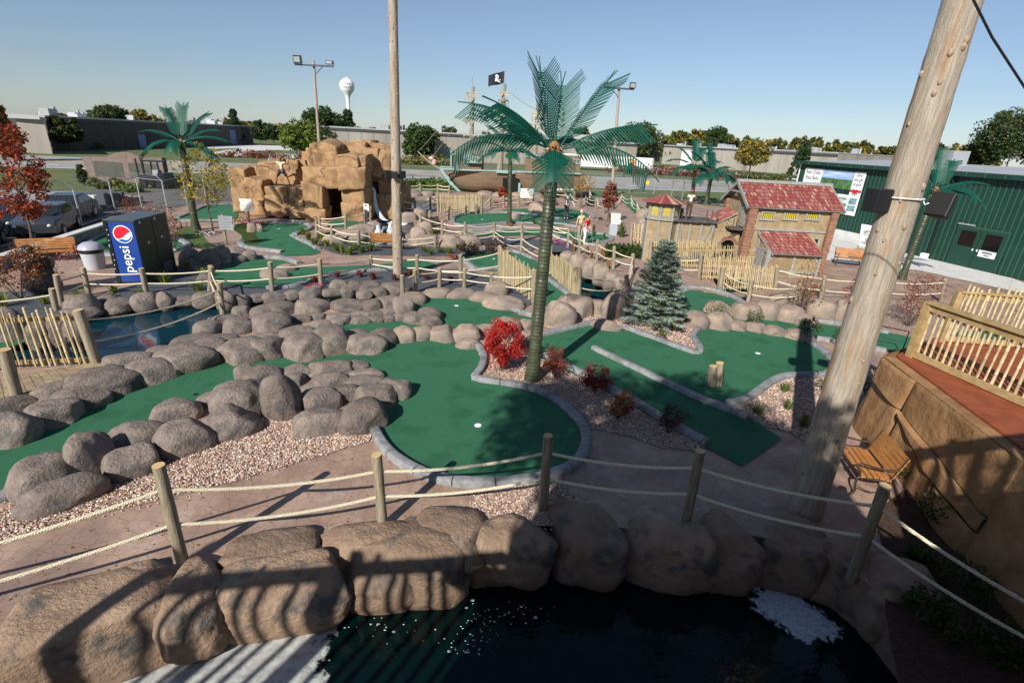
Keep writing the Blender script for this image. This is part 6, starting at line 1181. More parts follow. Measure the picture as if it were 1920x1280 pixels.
def yard(u0,v0,u1,v1,r=.07,rags=8,seed=1,drop=.9,mat=RAG):
    a,b=TP(u0,v0,SY-.25),TP(u1,v1,SY-.25); mb=MB(); mb.tube([a,a.lerp(b,.5),b],[r*.7,r,r*.7],6); o=mb.build('yard',MASTM,SH); mb=MB(); q=random.Random(seed)
    for i in range(rags):
        p=a.lerp(b,(i+.5)/rags+q.uniform(-.03,.03)); l=drop*q.uniform(.4,1.2); w=q.uniform(.04,.11); k=q.uniform(-.35,.1); c=[p+V_((w,-.03,0)),p+V_((-w,-.03,0)),p+V_((-w*.8+k*.5,-.1,-l*.6)),p+V_((k,-.05,-l)),p+V_((w*.6+k*.4,-.1,-l*.55))]; mb.add(c+[x+V_((0,.02,0)) for x in c],[(0,1,2,3,4),(9,8,7,6,5)])
    mb.tube([a,b],[r*1.15,r*1.15],6); mb.build('furled_sail',mat,o,smooth=False)
yard(875,174,897,175,rags=9,seed=1,drop=1.1); yard(870,220,898,222,rags=7,seed=2,drop=.9); yard(868,253,899,254,rags=5,seed=3,drop=.3); yard(936,173,954,174,rags=6,seed=4,drop=.8); yard(996,212,1020,214,rags=8,seed=5,drop=.9); yard(994,232,1018,234,rags=7,seed=6,drop=.8)
P=[TP(931,205,SY-.3),TP(951,204,SY-.3),TP(953,226,SY-.5),TP(944,224,SY-.5),TP(938,229,SY-.5),TP(927,225,SY-.5)]; MB().prism(P,(0,.03,0)).build('sail',RAG,SH,smooth=False)
P=[TP(938,215,SY-.55),TP(945,208,SY-.55),TP(949,216,SY-.55),TP(944,220,SY-.55)]; MB().prism(P,(0,.02,0)).build('sail_emblem',WHITE,SH,smooth=False)
mb=MB(); c=TP(944,203,SY); mb.cyl((c.x,SY,c.z-.1),.55,.12,10); c2=TP(944,188,SY); mb.tube([(c2.x+.5*math.cos(a),SY+.5*math.sin(a),c2.z) for a in [i*math.pi/6 for i in range(13)]],.05,5)
for i in range(6): a=i*math.pi/3; mb.bar((c.x+.5*math.cos(a),SY+.5*math.sin(a),c.z),(c2.x+.5*math.cos(a),SY+.5*math.sin(a),c2.z),.06,.06)
mb.build('crows_nest',MASTM,SH)
mb=MB(); mb.tube([TP(822,316),TP(800,300),TP(783,284)],[.14,.1,.06],8); mb.build('bowsprit',MASTM,SH)
mb=MB()
for a,b in (((783,284),(820,242)),((812,292),(855,232)),((800,302),(845,298)),((887,163),(886,145)),((945,158),(946,133)),((890,200),(930,205)),((955,172),(1005,205))): mb.tube(sag(TP(*a),TP(*b),.15,6),.025,4)
for u in (873,879,886,892,899): mb.tube([TP(u,304,SY-2.1),TP(884+(u-886)*.12,250,SY-.2)],.025,4)
mb.build('rigging',MASTM,SH)
mb=MB(); P0_,P1_=TP(946,133,SY),TP(946,155,SY); W=(P0_-TP(920,143,SY)).length; V=[];n=10
for i in range(n+1):
    f=i/n; x=P0_.x-1.62*f; dz=-.5*f; y=SY+.14*math.sin(f*7); V+=[(x,y,P0_.z+dz),(x,y,P1_.z+dz-.05*math.sin(f*5))]
mb.add(V,[(2*i,2*i+1,2*i+3,2*i+2) for i in range(n)]); mb.add([(x,y+.015,z) for x,y,z in V],[(2*i,2*i+2,2*i+3,2*i+1) for i in range(n)])
fl=mb.build('flag',M('black_flag',(.012,.014,.03),rough=.8),SH); c=V_((P0_.x-.78,SY-.06,P0_.z-.62)); mb=MB(); mb.ell(c,(.24,.05,.24),n=12,k=8); mb.ob(c+V_((-.13,-.04,-.34)),(.26,0,0),(0,.08,0),(0,0,.2)); 
for s_ in (-1,1): mb.bar(c+V_((-.42*1,0,-.2*1-.14+s_*.12)),c+V_((.42,0,-.34-s_*.12)),.07,.06)
mb.build('skull_and_bones',WHITE,fl); mb=MB()
for s_ in (-1,1): mb.ell(c+V_((s_*.09,-.05,0)),(.055,.02,.06))
mb.build('eye_sockets',DARK,fl)
mb=MB(); q=TP(808,297,SY-.1); mb.ell(q,(.28,.12,.2)); mb.ell(q+V_((.35,0,-.35)),(.25,.12,.3)); mb.build('figurehead',M('figurehead_paint',(.6,.55,.5),(.4,.05,.05),scale=3,rough=.6),SH)
# ---------------------------------------------------------------- vending machines
vb=G(282,536); VX=G(232,534); d=norm(vb-VX); 
LFT=G(222,533); RGT=G(277,534); u_=norm(RGT-LFT); W=(RGT-LFT).length; dep=Vector((-u_.y,u_.x,0)); dep=dep if dep.y>0 else -dep; dep=norm(dep*1.0+u_*.0); VH=2.28
VM=thing('vending_machine','blue drinks vending machine with round red, white and blue logo, dark back','vending machine',LFT,'pair of drinks vending machines'); BLK=M('machine_dark_olive',(.022,.022,.014),(.035,.035,.022),scale=3,rough=.5); BLU=M('machine_blue',(.012,.05,.26),rough=.3); DKG=M('machine_black',(.008,.01,.012),rough=.3)
D1=1.03
def mach(o,T,front):
    MB().ob(o,u_*W,dep*D1,V_((0,0,VH-.03))).build('cabinet',BLK,T,smooth=False); MB().ob(o-u_*.01-dep*.01+V_((0,0,VH-.03)),u_*(W+.02),dep*(D1+.0),V_((0,0,.04))).build('top_cover',M('machine_top',(.05,.065,.08),(.08,.1,.12),scale=4,rough=.4),T,smooth=False)
    if front: 
        MB().ob(o+u_*.15-dep*.02+V_((0,0,.12)),u_*(W-.17),dep*.02,V_((0,0,VH-.2))).build('front_panel',BLU,T,smooth=False); MB().ob(o-dep*.03+V_((0,0,.06)),u_*.13,dep*.03,V_((0,0,VH-.1))).build('side_trim',DKG,T,smooth=False)
mach(LFT,VM,True); VM2=thing('vending_machine','plain dark vending machine standing behind the blue one','vending machine',LFT+dep*(D1+.04),'pair of drinks vending machines'); mach(LFT+dep*(D1+.04),VM2,False)
mb=MB()
for z in (.5,.62,.78,.95,1.2,1.24,1.38,1.55,1.7): mb.ell(LFT+u_*(.07+.03*math.sin(z*9))-dep*.035+V_((0,0,z*VH/2)),(.018,.01,.022),n=6,k=4)
mb.build('buttons',WHITE,VM)
pc=LFT+u_*(.15+(W-.17)/2)-dep*.025; lr=(W-.17)*.34; lc=pc+V_((0,0,VH*.79)); 
RDM=M('logo_red',(.65,.01,.03),rough=.35); BLM=M('logo_blue',(.01,.09,.42),rough=.35)
disc(lc,lr*1.12,36,WHITE,'logo_ring',VM,x=u_,th=.008); 
def halfshape(top):
    P=[]
    a0,a1=(R(20),R(212)) if top else (R(-132),R(-8))
    for i in range(20): a=a0+(a1-a0)*i/19; P.append((math.cos(a)*lr,math.sin(a)*lr))
    A_=P[-1]; B_=P[0]
    for i in range(1,12):
        f=i/12; x=A_[0]+(B_[0]-A_[0])*f; z=A_[1]+(B_[1]-A_[1])*f; z+=(-.16*math.sin(f*math.pi)-.10*math.sin(f*2*math.pi)) *lr*(1 if top else 1.5); P.append((x,z))
    return [lc+u_*x+V_((0,0,z))-dep*.012 for x,z in P]
MB().prism(halfshape(True),-dep*.004).build('logo_red_field',RDM,VM,smooth=False); MB().prism(halfshape(False),-dep*.004).build('logo_blue_field',BLM,VM,smooth=False)
text('pepsi',WHITE,VH*.2,pc+u_*lr*.35+V_((0,0,VH*.2))-dep*.01,(0,0,1),-u_,VM,ext=.003,align='LEFT',bold=.004)
for q,z in ((.25,.93),(1.2,.93),(.55,.6),(1.45,.62)): MB().ob(LFT+u_*(W+.004)+dep*q+V_((0,0,VH*z)),u_*.006,dep*.13,V_((0,0,.09))).build('sticker',M('sticker_grey',(.45,.5,.55)),VM if q<1 else VM2,smooth=False)
MB().ob(LFT+u_*(W+.004)+dep*1.2+V_((0,0,.08)),u_*.05,dep*.55,V_((0,0,.45))).build('vent_panel',M('vent_grey',(.07,.075,.08),rough=.5),VM2,smooth=False)
# trash can
p=G(180,503); T=thing('litter_bin','pale grey litter bin with domed lid beside the vending machines','litter bin',p); k=PX(p); r=18*k; h=YP(178,455,p.y).z
mb=MB(); mb.lathe(p,[(0,r*.86),(h*.62,r)],22); mb.build('barrel',M('bin_grey',(.42,.43,.45),rough=.6),T); MB().lathe(p,[(h*.62,r*1.01),(h*.8,r*1.0)],22).build('bag',M('black_bag',(.015,.015,.018),rough=.25,bump=1,bs=12),T); mb=MB(); mb.lathe(p,[(h*.66+.1,r*1.1),(h*.78,r*1.12),(h*.9,r*.98),(h*1.0,r*.6),(h*1.02,.01)],22); mb.build('lid',M('lid_grey',(.35,.36,.42),rough=.4),T)
# ---------------------------------------------------------------- benches
SLAT=M('varnished_slat',(.33,.135,.035),(.46,.2,.06),scale=4,rough=.35,stretch=(1,1,1)); IRON=M('bench_iron',(.05,.03,.022),rough=.5)
def bench(label,c,rz,L=1.3,slat=SLAT,proto=None):
    """seat faces local -y"""
    T=thing('park_bench',label,'bench',c,'slatted benches with iron ends'); q=Matrix.Rotation(rz,3,'Z'); X=lambda x,y,z:V_(c)+q@V_((x,y,z))
    def ob(mb,x,y,z,a,b,cc): mb.ob(X(x,y,z),q@V_(a),q@V_(b),q@V_(cc))
    mb=MB()
    for i in range(5): ob(mb,-L/2,-.26+i*.1,.42-.006*(i-2)**2*.8+.01*(i==0)*0,(L,0,0),(0,.075,0),(0,0,.025))
    mb.build('seat',slat,T,smooth=False); mb=MB()
    for i in range(5): ob(mb,-L/2,.22+i*.028,.47+i*.085,(L,0,0),(0,.02*1,.07),(0,.02,-.006))
    mb.build('backrest',slat,T,smooth=False)
    for s in (-1,1):
        x=s*(L/2-.02); mb=MB(); P=lambda l:[X(x,a,b) for a,b in l]
        mb.tube(smoothpoly(P([(-.34,0),(-.27,.1),(-.3,.28),(-.26,.4),(.0,.38),(.2,.42),(.27,.6),(.36,.88)]),False,4),.02,6); mb.tube(smoothpoly(P([(.36,0),(.26,.14),(.2,.3),(.2,.42)]),False,4),.02,6)
        mb.tube(smoothpoly(P([(-.26,.4),(-.3,.52),(-.36,.6),(-.3,.66),(-.1,.62),(.12,.6),(.28,.63)]),False,4),.018,6); mb.tube(smoothpoly(P([(-.24,.2),(0,.12),(.22,.2)]),False,4),.012,5)
        mb.build('iron_end',IRON,T)
    return T
bc=(G(1614,862,.43)+G(1632,870,.43))/2; bench('slatted bench with curled iron arms at the foot of the massive pole',(bc.x,bc.y,0),R(-101),L=.98)
c=G(1590,498); bench('orange slatted bench against the pale base of the green building',(c.x,c.y,0),R(-14),L=1.45)
c=G(92,490); bench('orange slatted bench on the left before the low stone wall',(c.x,c.y,0),R(32),L=1.9)
c=G(727,468); bench('slatted bench before the fountains, half hidden by the central pole',(c.x,c.y,0),R(182),L=1.55)
c=G(818,436); bench('empty iron bench facing the waterfall pool from the far path',(c.x,c.y,0),R(60),L=1.3,slat=IRON)
c=G(1148,424); bench('brown bench behind the white course sign',(c.x,c.y,0),R(75),L=1.2)
# ---------------------------------------------------------------- signs
OLDW=M('whitewashed_planks',(.5,.49,.46),(.72,.71,.68),scale=3,rough=.9,stretch=(.4,.4,9),lo=.3,hi=.55)
def sign(label,b,t,box,lines=5,mat=OLDW,box2=None,rz=0):
    p=G(*b); T=thing('course_sign',label,'sign',p,'weathered course signs'); u0,v0,u1,v1=box; y=p.y-.1; a=YP(u0,v1,y); c=YP(u1,v0,y); q=YP(*t,p.y)
    mb=MB();mb.tube([p-V_((0,0,.05)),q],.06,8); mb.build('post',POSTM,T); n=5; h=(c.z-a.z)/n; rr=random.Random(int(u0))
    mb=MB()
    for i in range(n): mb.ob((a.x-rr.uniform(-.03,.05),y-.02,a.z+i*h),(c.x-a.x+rr.uniform(-.03,.06),rz,0),(0,.04,0),(0,0,h*.94))
    o=mb.build('board',mat,T,smooth=False); mb=MB()
    for i in range(lines):
        z=a.z+(c.z-a.z)*(.86-.72*i/max(1,lines-1)); x=a.x+.07
        while x<c.x-.12: w=rr.uniform(.03,.1); mb.ob((x,y-.03+rz*(x-a.x)/(c.x-a.x),z),(w,0,0),(0,.006,0),(0,0,.022)); x+=w+.03
    mb.build('fine_print',M('faded_ink',(.2,.2,.2)),o,smooth=False); return T
sign('weathered white sign board in front of the rock mountain',(467,412),(463,371),(452,373,471,395))
sign('weathered grey sign board by the olive turf',(425,460),(417,401),(412,405,433,430),mat=M('grey_planks',(.2,.22,.24),(.32,.34,.35),scale=3,rough=.9,stretch=(.4,.4,8)))
sign('white course sign board beside a grey box and the maroon tree',(1153,441),(1156,400),(1145,400,1165,420))
sign('whitewashed sign board half hidden behind the tall palm fronds',(985,386),(987,352),(975,354,1000,371))
p=G(1148,441); tag(MB().box(p,(.5,.35,.75)).build('utility_box',M('box_grey',(.36,.4,.42)),smooth=False),'pale grey utility box under the white course sign','utility box')
p=G(688,426); T=thing('notice_sign','tiny white notice with a red mark on the cave ledge fence','sign',p); a=YP(683,394,p.y); b_=YP(692,382,p.y); MB().ob((a.x,p.y-.12,a.z),(b_.x-a.x,0,0),(0,.02,0),(0,0,b_.z-a.z)).build('board',WHITE,T,smooth=False); MB().ob((a.x+.08,p.y-.13,a.z+.25),(.12,0,0),(0,.01,0),(0,0,.1)).build('red_mark',RIB,T,smooth=False); MB().cyl((a.x+.15,p.y-.09,0),.02,b_.z,6).build('post',GALV,T)
# big brown sign wall
A=G(172,338); B=G(312,346); d=norm(B-A); W=(B-A).length; T=thing('sign_wall','wide brown stucco sign wall with curved top and two dark panels','sign wall',A); z1=YP(165,294,A.y).z; z2=YP(235,288,(A.y+B.y)/2).z
BR=M('brown_stucco',(.15,.11,.095),(.2,.15,.13),scale=2,rough=.9); P=[A,B]; z3=YP(305,296,B.y).z
for i in range(17):
    f=1-i/16; z=z1+(z3-z1)*f+max(0,math.cos((f-.5)*math.pi*2.2))*.45*(abs(f-.5)<.23); q=A.lerp(B,f); P.append(V_((q.x+( -.5 if f==0 else 0),q.y,z)))
nrm=V_((-d.y,d.x,0)); MB().prism(P,nrm*.6).build('wall',BR,T,smooth=False); DP=M('dark_panel',(.06,.062,.05),(.085,.085,.07),scale=2)
for f0,f1 in ((.07,.46),(.54,.94)): MB().prism([A.lerp(B,f0)+V_((0,0,z1*.2))-nrm*.03,A.lerp(B,f1)+V_((0,0,z1*.2))-nrm*.03,A.lerp(B,f1)+V_((0,0,z1*.84))-nrm*.03,A.lerp(B,f0)+V_((0,0,z1*.84))-nrm*.03],nrm*.03).build('panel',DP,T,smooth=False)
# ---------------------------------------------------------------- chain-link fences
def linkfence(label,posts,h,parts=True,arm=True,r=.04,lean=0):
    p0=G(*posts[0]); T=thing('chain_link_fence',label,'chain-link fence',p0); Q=[]
    for i,b in enumerate(posts):
        p=G(*b); Q.append(p); mb=MB(); mb.cyl(p,r,h,7); 
        if arm: mb.tube([p+V_((0,0,h-.02)),p+V_((-.28,-.12,h+.32))],r*.6,5)
        mb.build('post',GALV,T)
    for i,(a,b) in enumerate(zip(Q,Q[1:])):
        mb=MB()
        for z in (h-.02,.08): mb.tube([a+V_((0,0,z)),b+V_((0,0,z))],r*.45,5)
        mb.build('rail',GALV,T); mb=MB(); L=(b-a).length; n=int(L/.28); d=(b-a)/n
        k=int(h/.28)
        for j in range(-k,n):
            for s in (1,-1):
                s0=max(0,j); e0=min(n,j+k)
                if e0<=s0: continue
                z0,z1_=(s0-j)*.28,(e0-j)*.28
                if s<0: z0,z1_=h-z0,h-z1_
                pa=a+d*s0+V_((0,0,z0)); pb=a+d*e0+V_((0,0,z1_)); mb.tube([pa,pb],.0017,3,cap=False)
        mb.build('mesh_panel',GALV,T,smooth=False)
        if arm:
            mb=MB()
            for g in (.35,.7,1): mb.tube([a+V_((-.28*g,-.12*g,h+.32*g)),b+V_((-.28*g,-.12*g,h+.32*g))],.008,3)
            mb.build('barbed_wire',GALV,T)
linkfence('grey chain-link fence with angled arms round the gravel yard at left',[(-40,478),(66,446),(155,424),(218,402),(267,392),(315,398),(352,386),(388,382),(440,374)],2.0)
linkfence('far chain-link fence with angled arms behind the castle at right',[(880,347),(1000,352),(1100,357),(1180,362),(1225,364),(1258,372),(1278,376),(1298,379),(1360,386),(1420,392)],2.0)
linkfence('low chain-link fence along the far side of the road',[(380,297),(520,301),(700,310),(860,316),(1060,323),(1230,330),(1400,340)],1.2,arm=False)
p=G(1226,364); a=YP(1208,346,p.y-.2); b=YP(1216,341,p.y-.2); tag(MB().ob((a.x,p.y-.2,a.z),(b.x-a.x+.1,0,0),(0,.02,0),(0,0,b.z-a.z+.1)).build('warning_plate',M('yellow_plate',(.75,.5,.02)),smooth=False),'yellow warning plate on the far chain-link fence','sign')
# low stone edging wall at left
P=resample([G(u,v) for u,v in [(-80,528),(0,505),(125,462),(205,434),(262,412)]],.5); T=thing('stone_edging_wall','low grey stone edging wall along the yard fence at left','low wall',P[0]); mb=MB()
for a,b in zip(P,P[1:]):
    mb.bar(a.lerp(b,.02)+V_((0,0,.2)),a.lerp(b,.98)+V_((0,0,.2)),.3,.42)
mb.build('wall',KERB,T,smooth=False); mb=MB(); 
for a,b in zip(P,P[1:]): mb.bar(a+V_((0,0,.45)),b+V_((0,0,.45)),.4,.08)
mb.build('coping',CONC,T,smooth=False)
# ---------------------------------------------------------------- people and statues
def skin(name,J,E,mat,parent,loc,rz=0,sub=2,s=1.0):
    """J: list of (x,y,z,r); E: edges; root first"""
    me=bpy.data.meshes.new(name); me.from_pydata([(a*s,b*s,c*s) for a,b,c,_ in J],E,[]); o=bpy.data.objects.new(name,me); COL.objects.link(o); o.parent=parent; o.rotation_euler=(0,0,rz)
    m=o.modifiers.new('s','SKIN'); 
    for i,v in enumerate(me.skin_vertices[0].data): v.radius=(J[i][3]*s,J[i][3]*s*.92); v.use_root=(i==0)
    m.use_smooth_shade=True; q=o.modifiers.new('d','SUBSURF'); q.levels=q.render_levels=sub; me.materials.append(mat); return o
SKINM=M('skin',(.5,.28,.19),rough=.6); 
def person(label,p,rz,pose,mats,s=1.0,hair=True,name='person',cat='person',extra=None):
    """pose: joint dict; mats: shirt, trousers, hair, shoe"""
    T=thing(name,label,cat,p); P=dict(pelvis=(0,0,.95),waist=(0,0,1.08),chest=(0,0,1.28),neck=(0,0,1.47),head=(0,.0,1.62),shL=(-.17,0,1.4),shR=(.17,0,1.4),elL=(-.23,.02,1.12),elR=(.23,.02,1.12),haL=(-.22,-.1,.9),haR=(.22,-.1,.9),hipL=(-.09,0,.9),hipR=(.09,0,.9),knL=(-.1,-.02,.5),knR=(.1,-.02,.5),anL=(-.1,.03,.09),anR=(.1,.03,.09)); P.update(pose); g=lambda n,r:(*P[n],r)
    toe=lambda a:(P[a][0],P[a][1]-.16,.04); sk=mats.get('skin',SKINM)
    J=[g('pelvis',.12),g('waist',.11),g('chest',.13),g('neck',.05),g('head',.055),g('shL',.055),g('elL',.04),g('haL',.03),g('shR',.055),g('elR',.04),g('haR',.03),g('hipL',.085),g('knL',.058),g('anL',.04),g('hipR',.085),g('knR',.058),g('anR',.04),(*toe('anL'),.035),(*toe('anR'),.035)]
    E=[(0,1),(1,2),(2,3),(3,4),(2,5),(5,6),(6,7),(2,8),(8,9),(9,10),(0,11),(11,12),(12,13),(0,14),(14,15),(15,16),(13,17),(16,18)]
    skin('body',J,E,sk,T,p,rz,s=s)
    hd=P['head']; q=Matrix.Rotation(rz,3,'Z'); W=lambda a:V_(p)+q@(V_(a)*s)
    mb=MB(); mb.ell(W((hd[0],hd[1]-.01,hd[2]+.02)),(.078*s,.092*s,.115*s),n=16,k=12); mb.ell(W((hd[0],hd[1]-.105,hd[2]-.0)),(.014*s,.02*s,.022*s),n=6,k=5)
    for sx in (-1,1): mb.ell(W((hd[0]+sx*.08,hd[1],hd[2]+.01)),(.012*s,.02*s,.03*s),n=6,k=5)
    o=mb.build('head',sk,T); mb=MB()
    for sx in (-1,1): mb.ell(W((hd[0]+sx*.03,hd[1]-.095,hd[2]+.03)),(.012*s,.008*s,.008*s),n=6,k=4)
    mb.bar(W((hd[0]-.025,hd[1]-.098,hd[2]-.045)),W((hd[0]+.025,hd[1]-.098,hd[2]-.045)),.008*s); mb.build('face_features',M('face_dark',(.1,.04,.03)),o)
    if mats.get('hair'): MB().ell(W((hd[0],hd[1]+.02,hd[2]+.05)),(.087*s,.092*s,.105*s),n=16,k=10).build('hair',mats['hair'],T)
    if mats.get('hat'): mb=MB(); mb.lathe(W((hd[0],hd[1],hd[2]+.08)),[(0,.19*s),(.02,.18*s),(.04,.1*s),(.12*s,.09*s),(.15*s,.02)],14); mb.build('hat',mats['hat'],T)
    sl=mats.get('sleeve',.5); mid=lambda a,b,f:tuple(P[a][i]*(1-f)+P[b][i]*f for i in range(3))
    J=[(*P['pelvis'][:2],P['pelvis'][2]+.04,.135),g('waist',.125),(P['chest'][0],P['chest'][1],P['chest'][2]-.02,.148),(P['neck'][0],P['neck'][1],P['neck'][2]-.04,.07),g('shL',.075),(*mid('shL','elL',sl),.062),g('shR',.075),(*mid('shR','elR',sl),.062)]
    skin('shirt',J,[(0,1),(1,2),(2,3),(2,4),(4,5),(2,6),(6,7)],mats['shirt'],T,p,rz,s=s)
    tl=mats.get('leg',.9); J=[g('pelvis',.14),g('hipL',.105),g('knL',.08),(*mid('knL','anL',tl),.068),g('hipR',.105),g('knR',.08),(*mid('knR','anR',tl),.068)]
    if tl<=0: J=[g('pelvis',.14),g('hipL',.11),(*mid('hipL','knL',.9),.1),g('hipR',.11),(*mid('hipR','knR',.9),.1)]; E=[(0,1),(1,2),(0,3),(3,4)]
    else: E=[(0,1),(1,2),(2,3),(0,4),(4,5),(5,6)]
    skin('trousers',J,E,mats['trousers'],T,p,rz,s=s)
    for a in ('anL','anR'): x,y,z=P[a]; MB().ell(W((x,y-.07,.045)),(.05*s,.14*s,.05*s),n=12,k=8).build('shoe',mats['shoe'],T)
    for h in ('haL','haR'):
        mb=MB(); hv=V_(P[h])-V_(P['el'+h[2]]); hv.normalize(); c=V_(P[h]); mb.ell(W(c+hv*.03),(.032*s,.022*s,.045*s),n=8,k=6)
        sd=norm(hv.cross(V_((0,1,.2))))
        for k in range(5):
            o1=c+hv*.06+sd*(k-1.5)*.018 if k<4 else c+hv*.02+sd*.035; L=(.075,.085,.08,.062,.05)[k]; e=o1+norm(hv+(sd*.7 if k==4 else V_((0,0,0))))*L*.6; e2=e+norm(hv+V_((0,-.5,-.2)))*L*.45; mb.tube([W(o1),W(e),W(e2)],[.009*s,.008*s,.006*s],5)
        mb.build('hand',sk,T)
    return T,W
SHOE=M('white_shoe',(.7,.7,.7)); p=G(1096,459)
T,Wf=person('woman in red short-sleeved top and white trousers bending over her putt',(p.x,p.y,.02),R(50),dict(haR=(.05,-.3,.95),haL=(-.03,-.3,.92),elR=(.2,-.1,1.1),elL=(-.2,-.1,1.1),chest=(0,-.05,1.27),neck=(0,-.1,1.44),head=(0,-.15,1.57),shL=(-.15,-.06,1.37),shR=(.15,-.06,1.37),knL=(-.1,-.04,.5),knR=(.1,.02,.5)),dict(shirt=M('red_shirt',(.62,.015,.015),rough=.8),trousers=M('white_cloth',(.75,.74,.78),rough=.85),hair=M('dark_grey_hair',(.07,.06,.055)),shoe=SHOE))
def putter(label,a,b): T=thing('putter',label,'golf club',b); MB().tube([a,b],.01,6).build('shaft',GALV,T); MB().box(b,(.1,.03,.03)).build('head',GALV,T)
putter('putter held down by the woman in red',Wf((.01,-.32,.95)),Wf((.05,-.55,.02)))
p=G(1086,452); T,Wf=person('grey-haired man in pale yellow shirt reaching out behind the woman in red',(p.x,p.y,.02),R(35),dict(elR=(.36,-.05,1.25),haR=(.6,-.12,1.22),elL=(-.3,0,1.15),haL=(-.38,-.05,.9)),dict(shirt=M('pale_yellow_shirt',(.75,.62,.34),rough=.85),trousers=M('tan_trousers',(.35,.28,.2),rough=.9),hair=M('white_hair',(.6,.55,.5)),shoe=SHOE),s=1.04)
putter('putter hanging from the left hand of the man in yellow',Wf((-.38,-.05,.88)),Wf((-.4,-.1,.02)))
BRN=M('statue_brown_skin',(.2,.07,.03),rough=.6); p=YP(531,347,33.9); sc=1.0
T,Wf=person('painted pirate statue with raised cutlasses standing on the rock mountain ledge',(p.x,p.y,p.z),R(8),dict(hipL=(-.12,0,.82),hipR=(.12,0,.82),knL=(-.32,-.04,.48),knR=(.3,-.02,.48),anL=(-.42,0,.09),anR=(.42,0,.09),pelvis=(0,0,.88),elL=(-.42,0,1.3),haL=(-.68,-.05,1.26),elR=(.42,0,1.28),haR=(.5,-.05,1.55)),dict(skin=BRN,shirt=M('cream_shirt',(.65,.6,.4),rough=.7),trousers=M('statue_black_shorts',(.02,.02,.03),rough=.4),hair=M('orange_bandana',(.45,.13,.03)),shoe=BLACK,leg=0),name='pirate_statue',cat='statue')
mb=MB(); mb.tube([Wf((-.68,-.05,1.2)),Wf((-.7,-.05,1.5)),Wf((-.58,-.05,1.9))],[.02,.02,.008],5); mb.tube([Wf((.5,-.05,1.5)),Wf((.48,-.05,1.8)),Wf((.36,-.05,2.1))],[.02,.02,.008],5); mb.build('cutlass',GALV,T); MB().box((p.x,p.y,p.z-.02),(1.1,.5,.06)).build('base',BLACK,T,smooth=False)
BONE=M('bone_white',(.5,.5,.47),rough=.6); DKC=M('statue_dark_coat',(.06,.06,.07),rough=.7); p=G(1061,412)
T,Wf=person('grey skeleton pirate statue in dark coat holding a tray on its shoulder',(p.x,p.y,.0),R(15),dict(elL=(-.3,-.05,1.55),haL=(-.35,-.1,1.78),elR=(.34,-.1,1.2),haR=(.4,-.2,1.0)),dict(skin=BONE,shirt=DKC,trousers=DKC,shoe=BLACK,sleeve=.9,hat=BLACK),s=1.15,name='skeleton_statue',cat='statue')
MB().box(Wf((-.3,-.1,1.8)),(1.3,.5,.12)).build('tray',M('tray_brown',(.2,.14,.08)),T,smooth=False); mb=MB(); [mb.ell(Wf((-.8+.25*i,-.1,1.92)),(.15,.15,.1)) for i in range(5)]; mb.build('catch',BONE,T)
cw=CX0+L*.0; p=V_((YP(1288,420,HY+1.1).x,HY+1.15,ch+.09)); T,Wf=person('pirate captain statue in white shirt and red bandana on the castle walkway',tuple(p),R(-5),dict(elR=(.3,-.05,1.2),haR=(.2,-.25,1.2)),dict(skin=BRN,shirt=M('offwhite_shirt',(.6,.57,.5)),trousers=M('statue_brown_breeches',(.07,.045,.03)),hair=M('red_bandana',(.35,.04,.03)),shoe=BLACK),name='pirate_captain_statue',cat='statue',s=.82)
MB().lathe((p.x-.45,p.y-.1,p.z),[(0,.13),(.25,.18),(.5,.13)],12).build('barrel',M('barrel_brown',(.08,.05,.03)),T)
p=G(88,548); T=thing('glossy_statue','dark glossy rounded statue behind the dry shrub at the left edge','statue',p); GB_=M('statue_gloss_black',(.02,.018,.018),(.05,.045,.045),scale=9,rough=.15,bump=1,bs=7)
for nm,dx,z,dd in (('body',0,.45,(.5,.42,.62)),('shoulders',-.1,.95,(.42,.36,.36)),('head',-.22,1.35,(.22,.22,.24))):
    me=rockmesh(nm,dd,.3,GB_,sub=3,p=2.1,chop=5,amp=.12); o=bpy.data.objects.new(nm,me); COL.objects.link(o); o.parent=T; o.location=(dx,0,z)
# small black box (ball return) and stumps
p=G(1108,386); tag(MB().box(p,(.7,.6,.7)).build('crate',BLACK,smooth=False),'black crate beside the far path near the big post','crate')
for i,(u,v,t_,r) in enumerate([(1334,724,686,.085),(1347,723,680,.085)]):
    p=G(u,v); mb=MB(); cb=MB(); q=post(mb,cb,(u,v),(u+3,t_),.1); o=mb.build('post_stump',POSTM,loc=p); cb.build('post_end',CUT,o); tag(o,['shorter of the two timber stumps on the double green','taller, leaning stump of the pair on the double green'][i],'stump','timber stumps on the green')
for i,(u,v,t_,r) in enumerate([(1062,372,350,.22),(1076,374,352,.2),(1036,371,352,.18)]):
    mb=MB(); cb=MB(); post(mb,cb,(u,v),(u+1,t_),r); o=mb.build('bollard',POSTM,loc=G(u,v)); cb.build('post_end',CUT,o); tag(o,f'{["leftmost","middle","rightmost"][[1062,1076,1036].index(u)-2 if False else {1036:0,1062:1,1076:2}[u]]} of three thick timber bollards right of the ship','bollard','thick timber bollards')
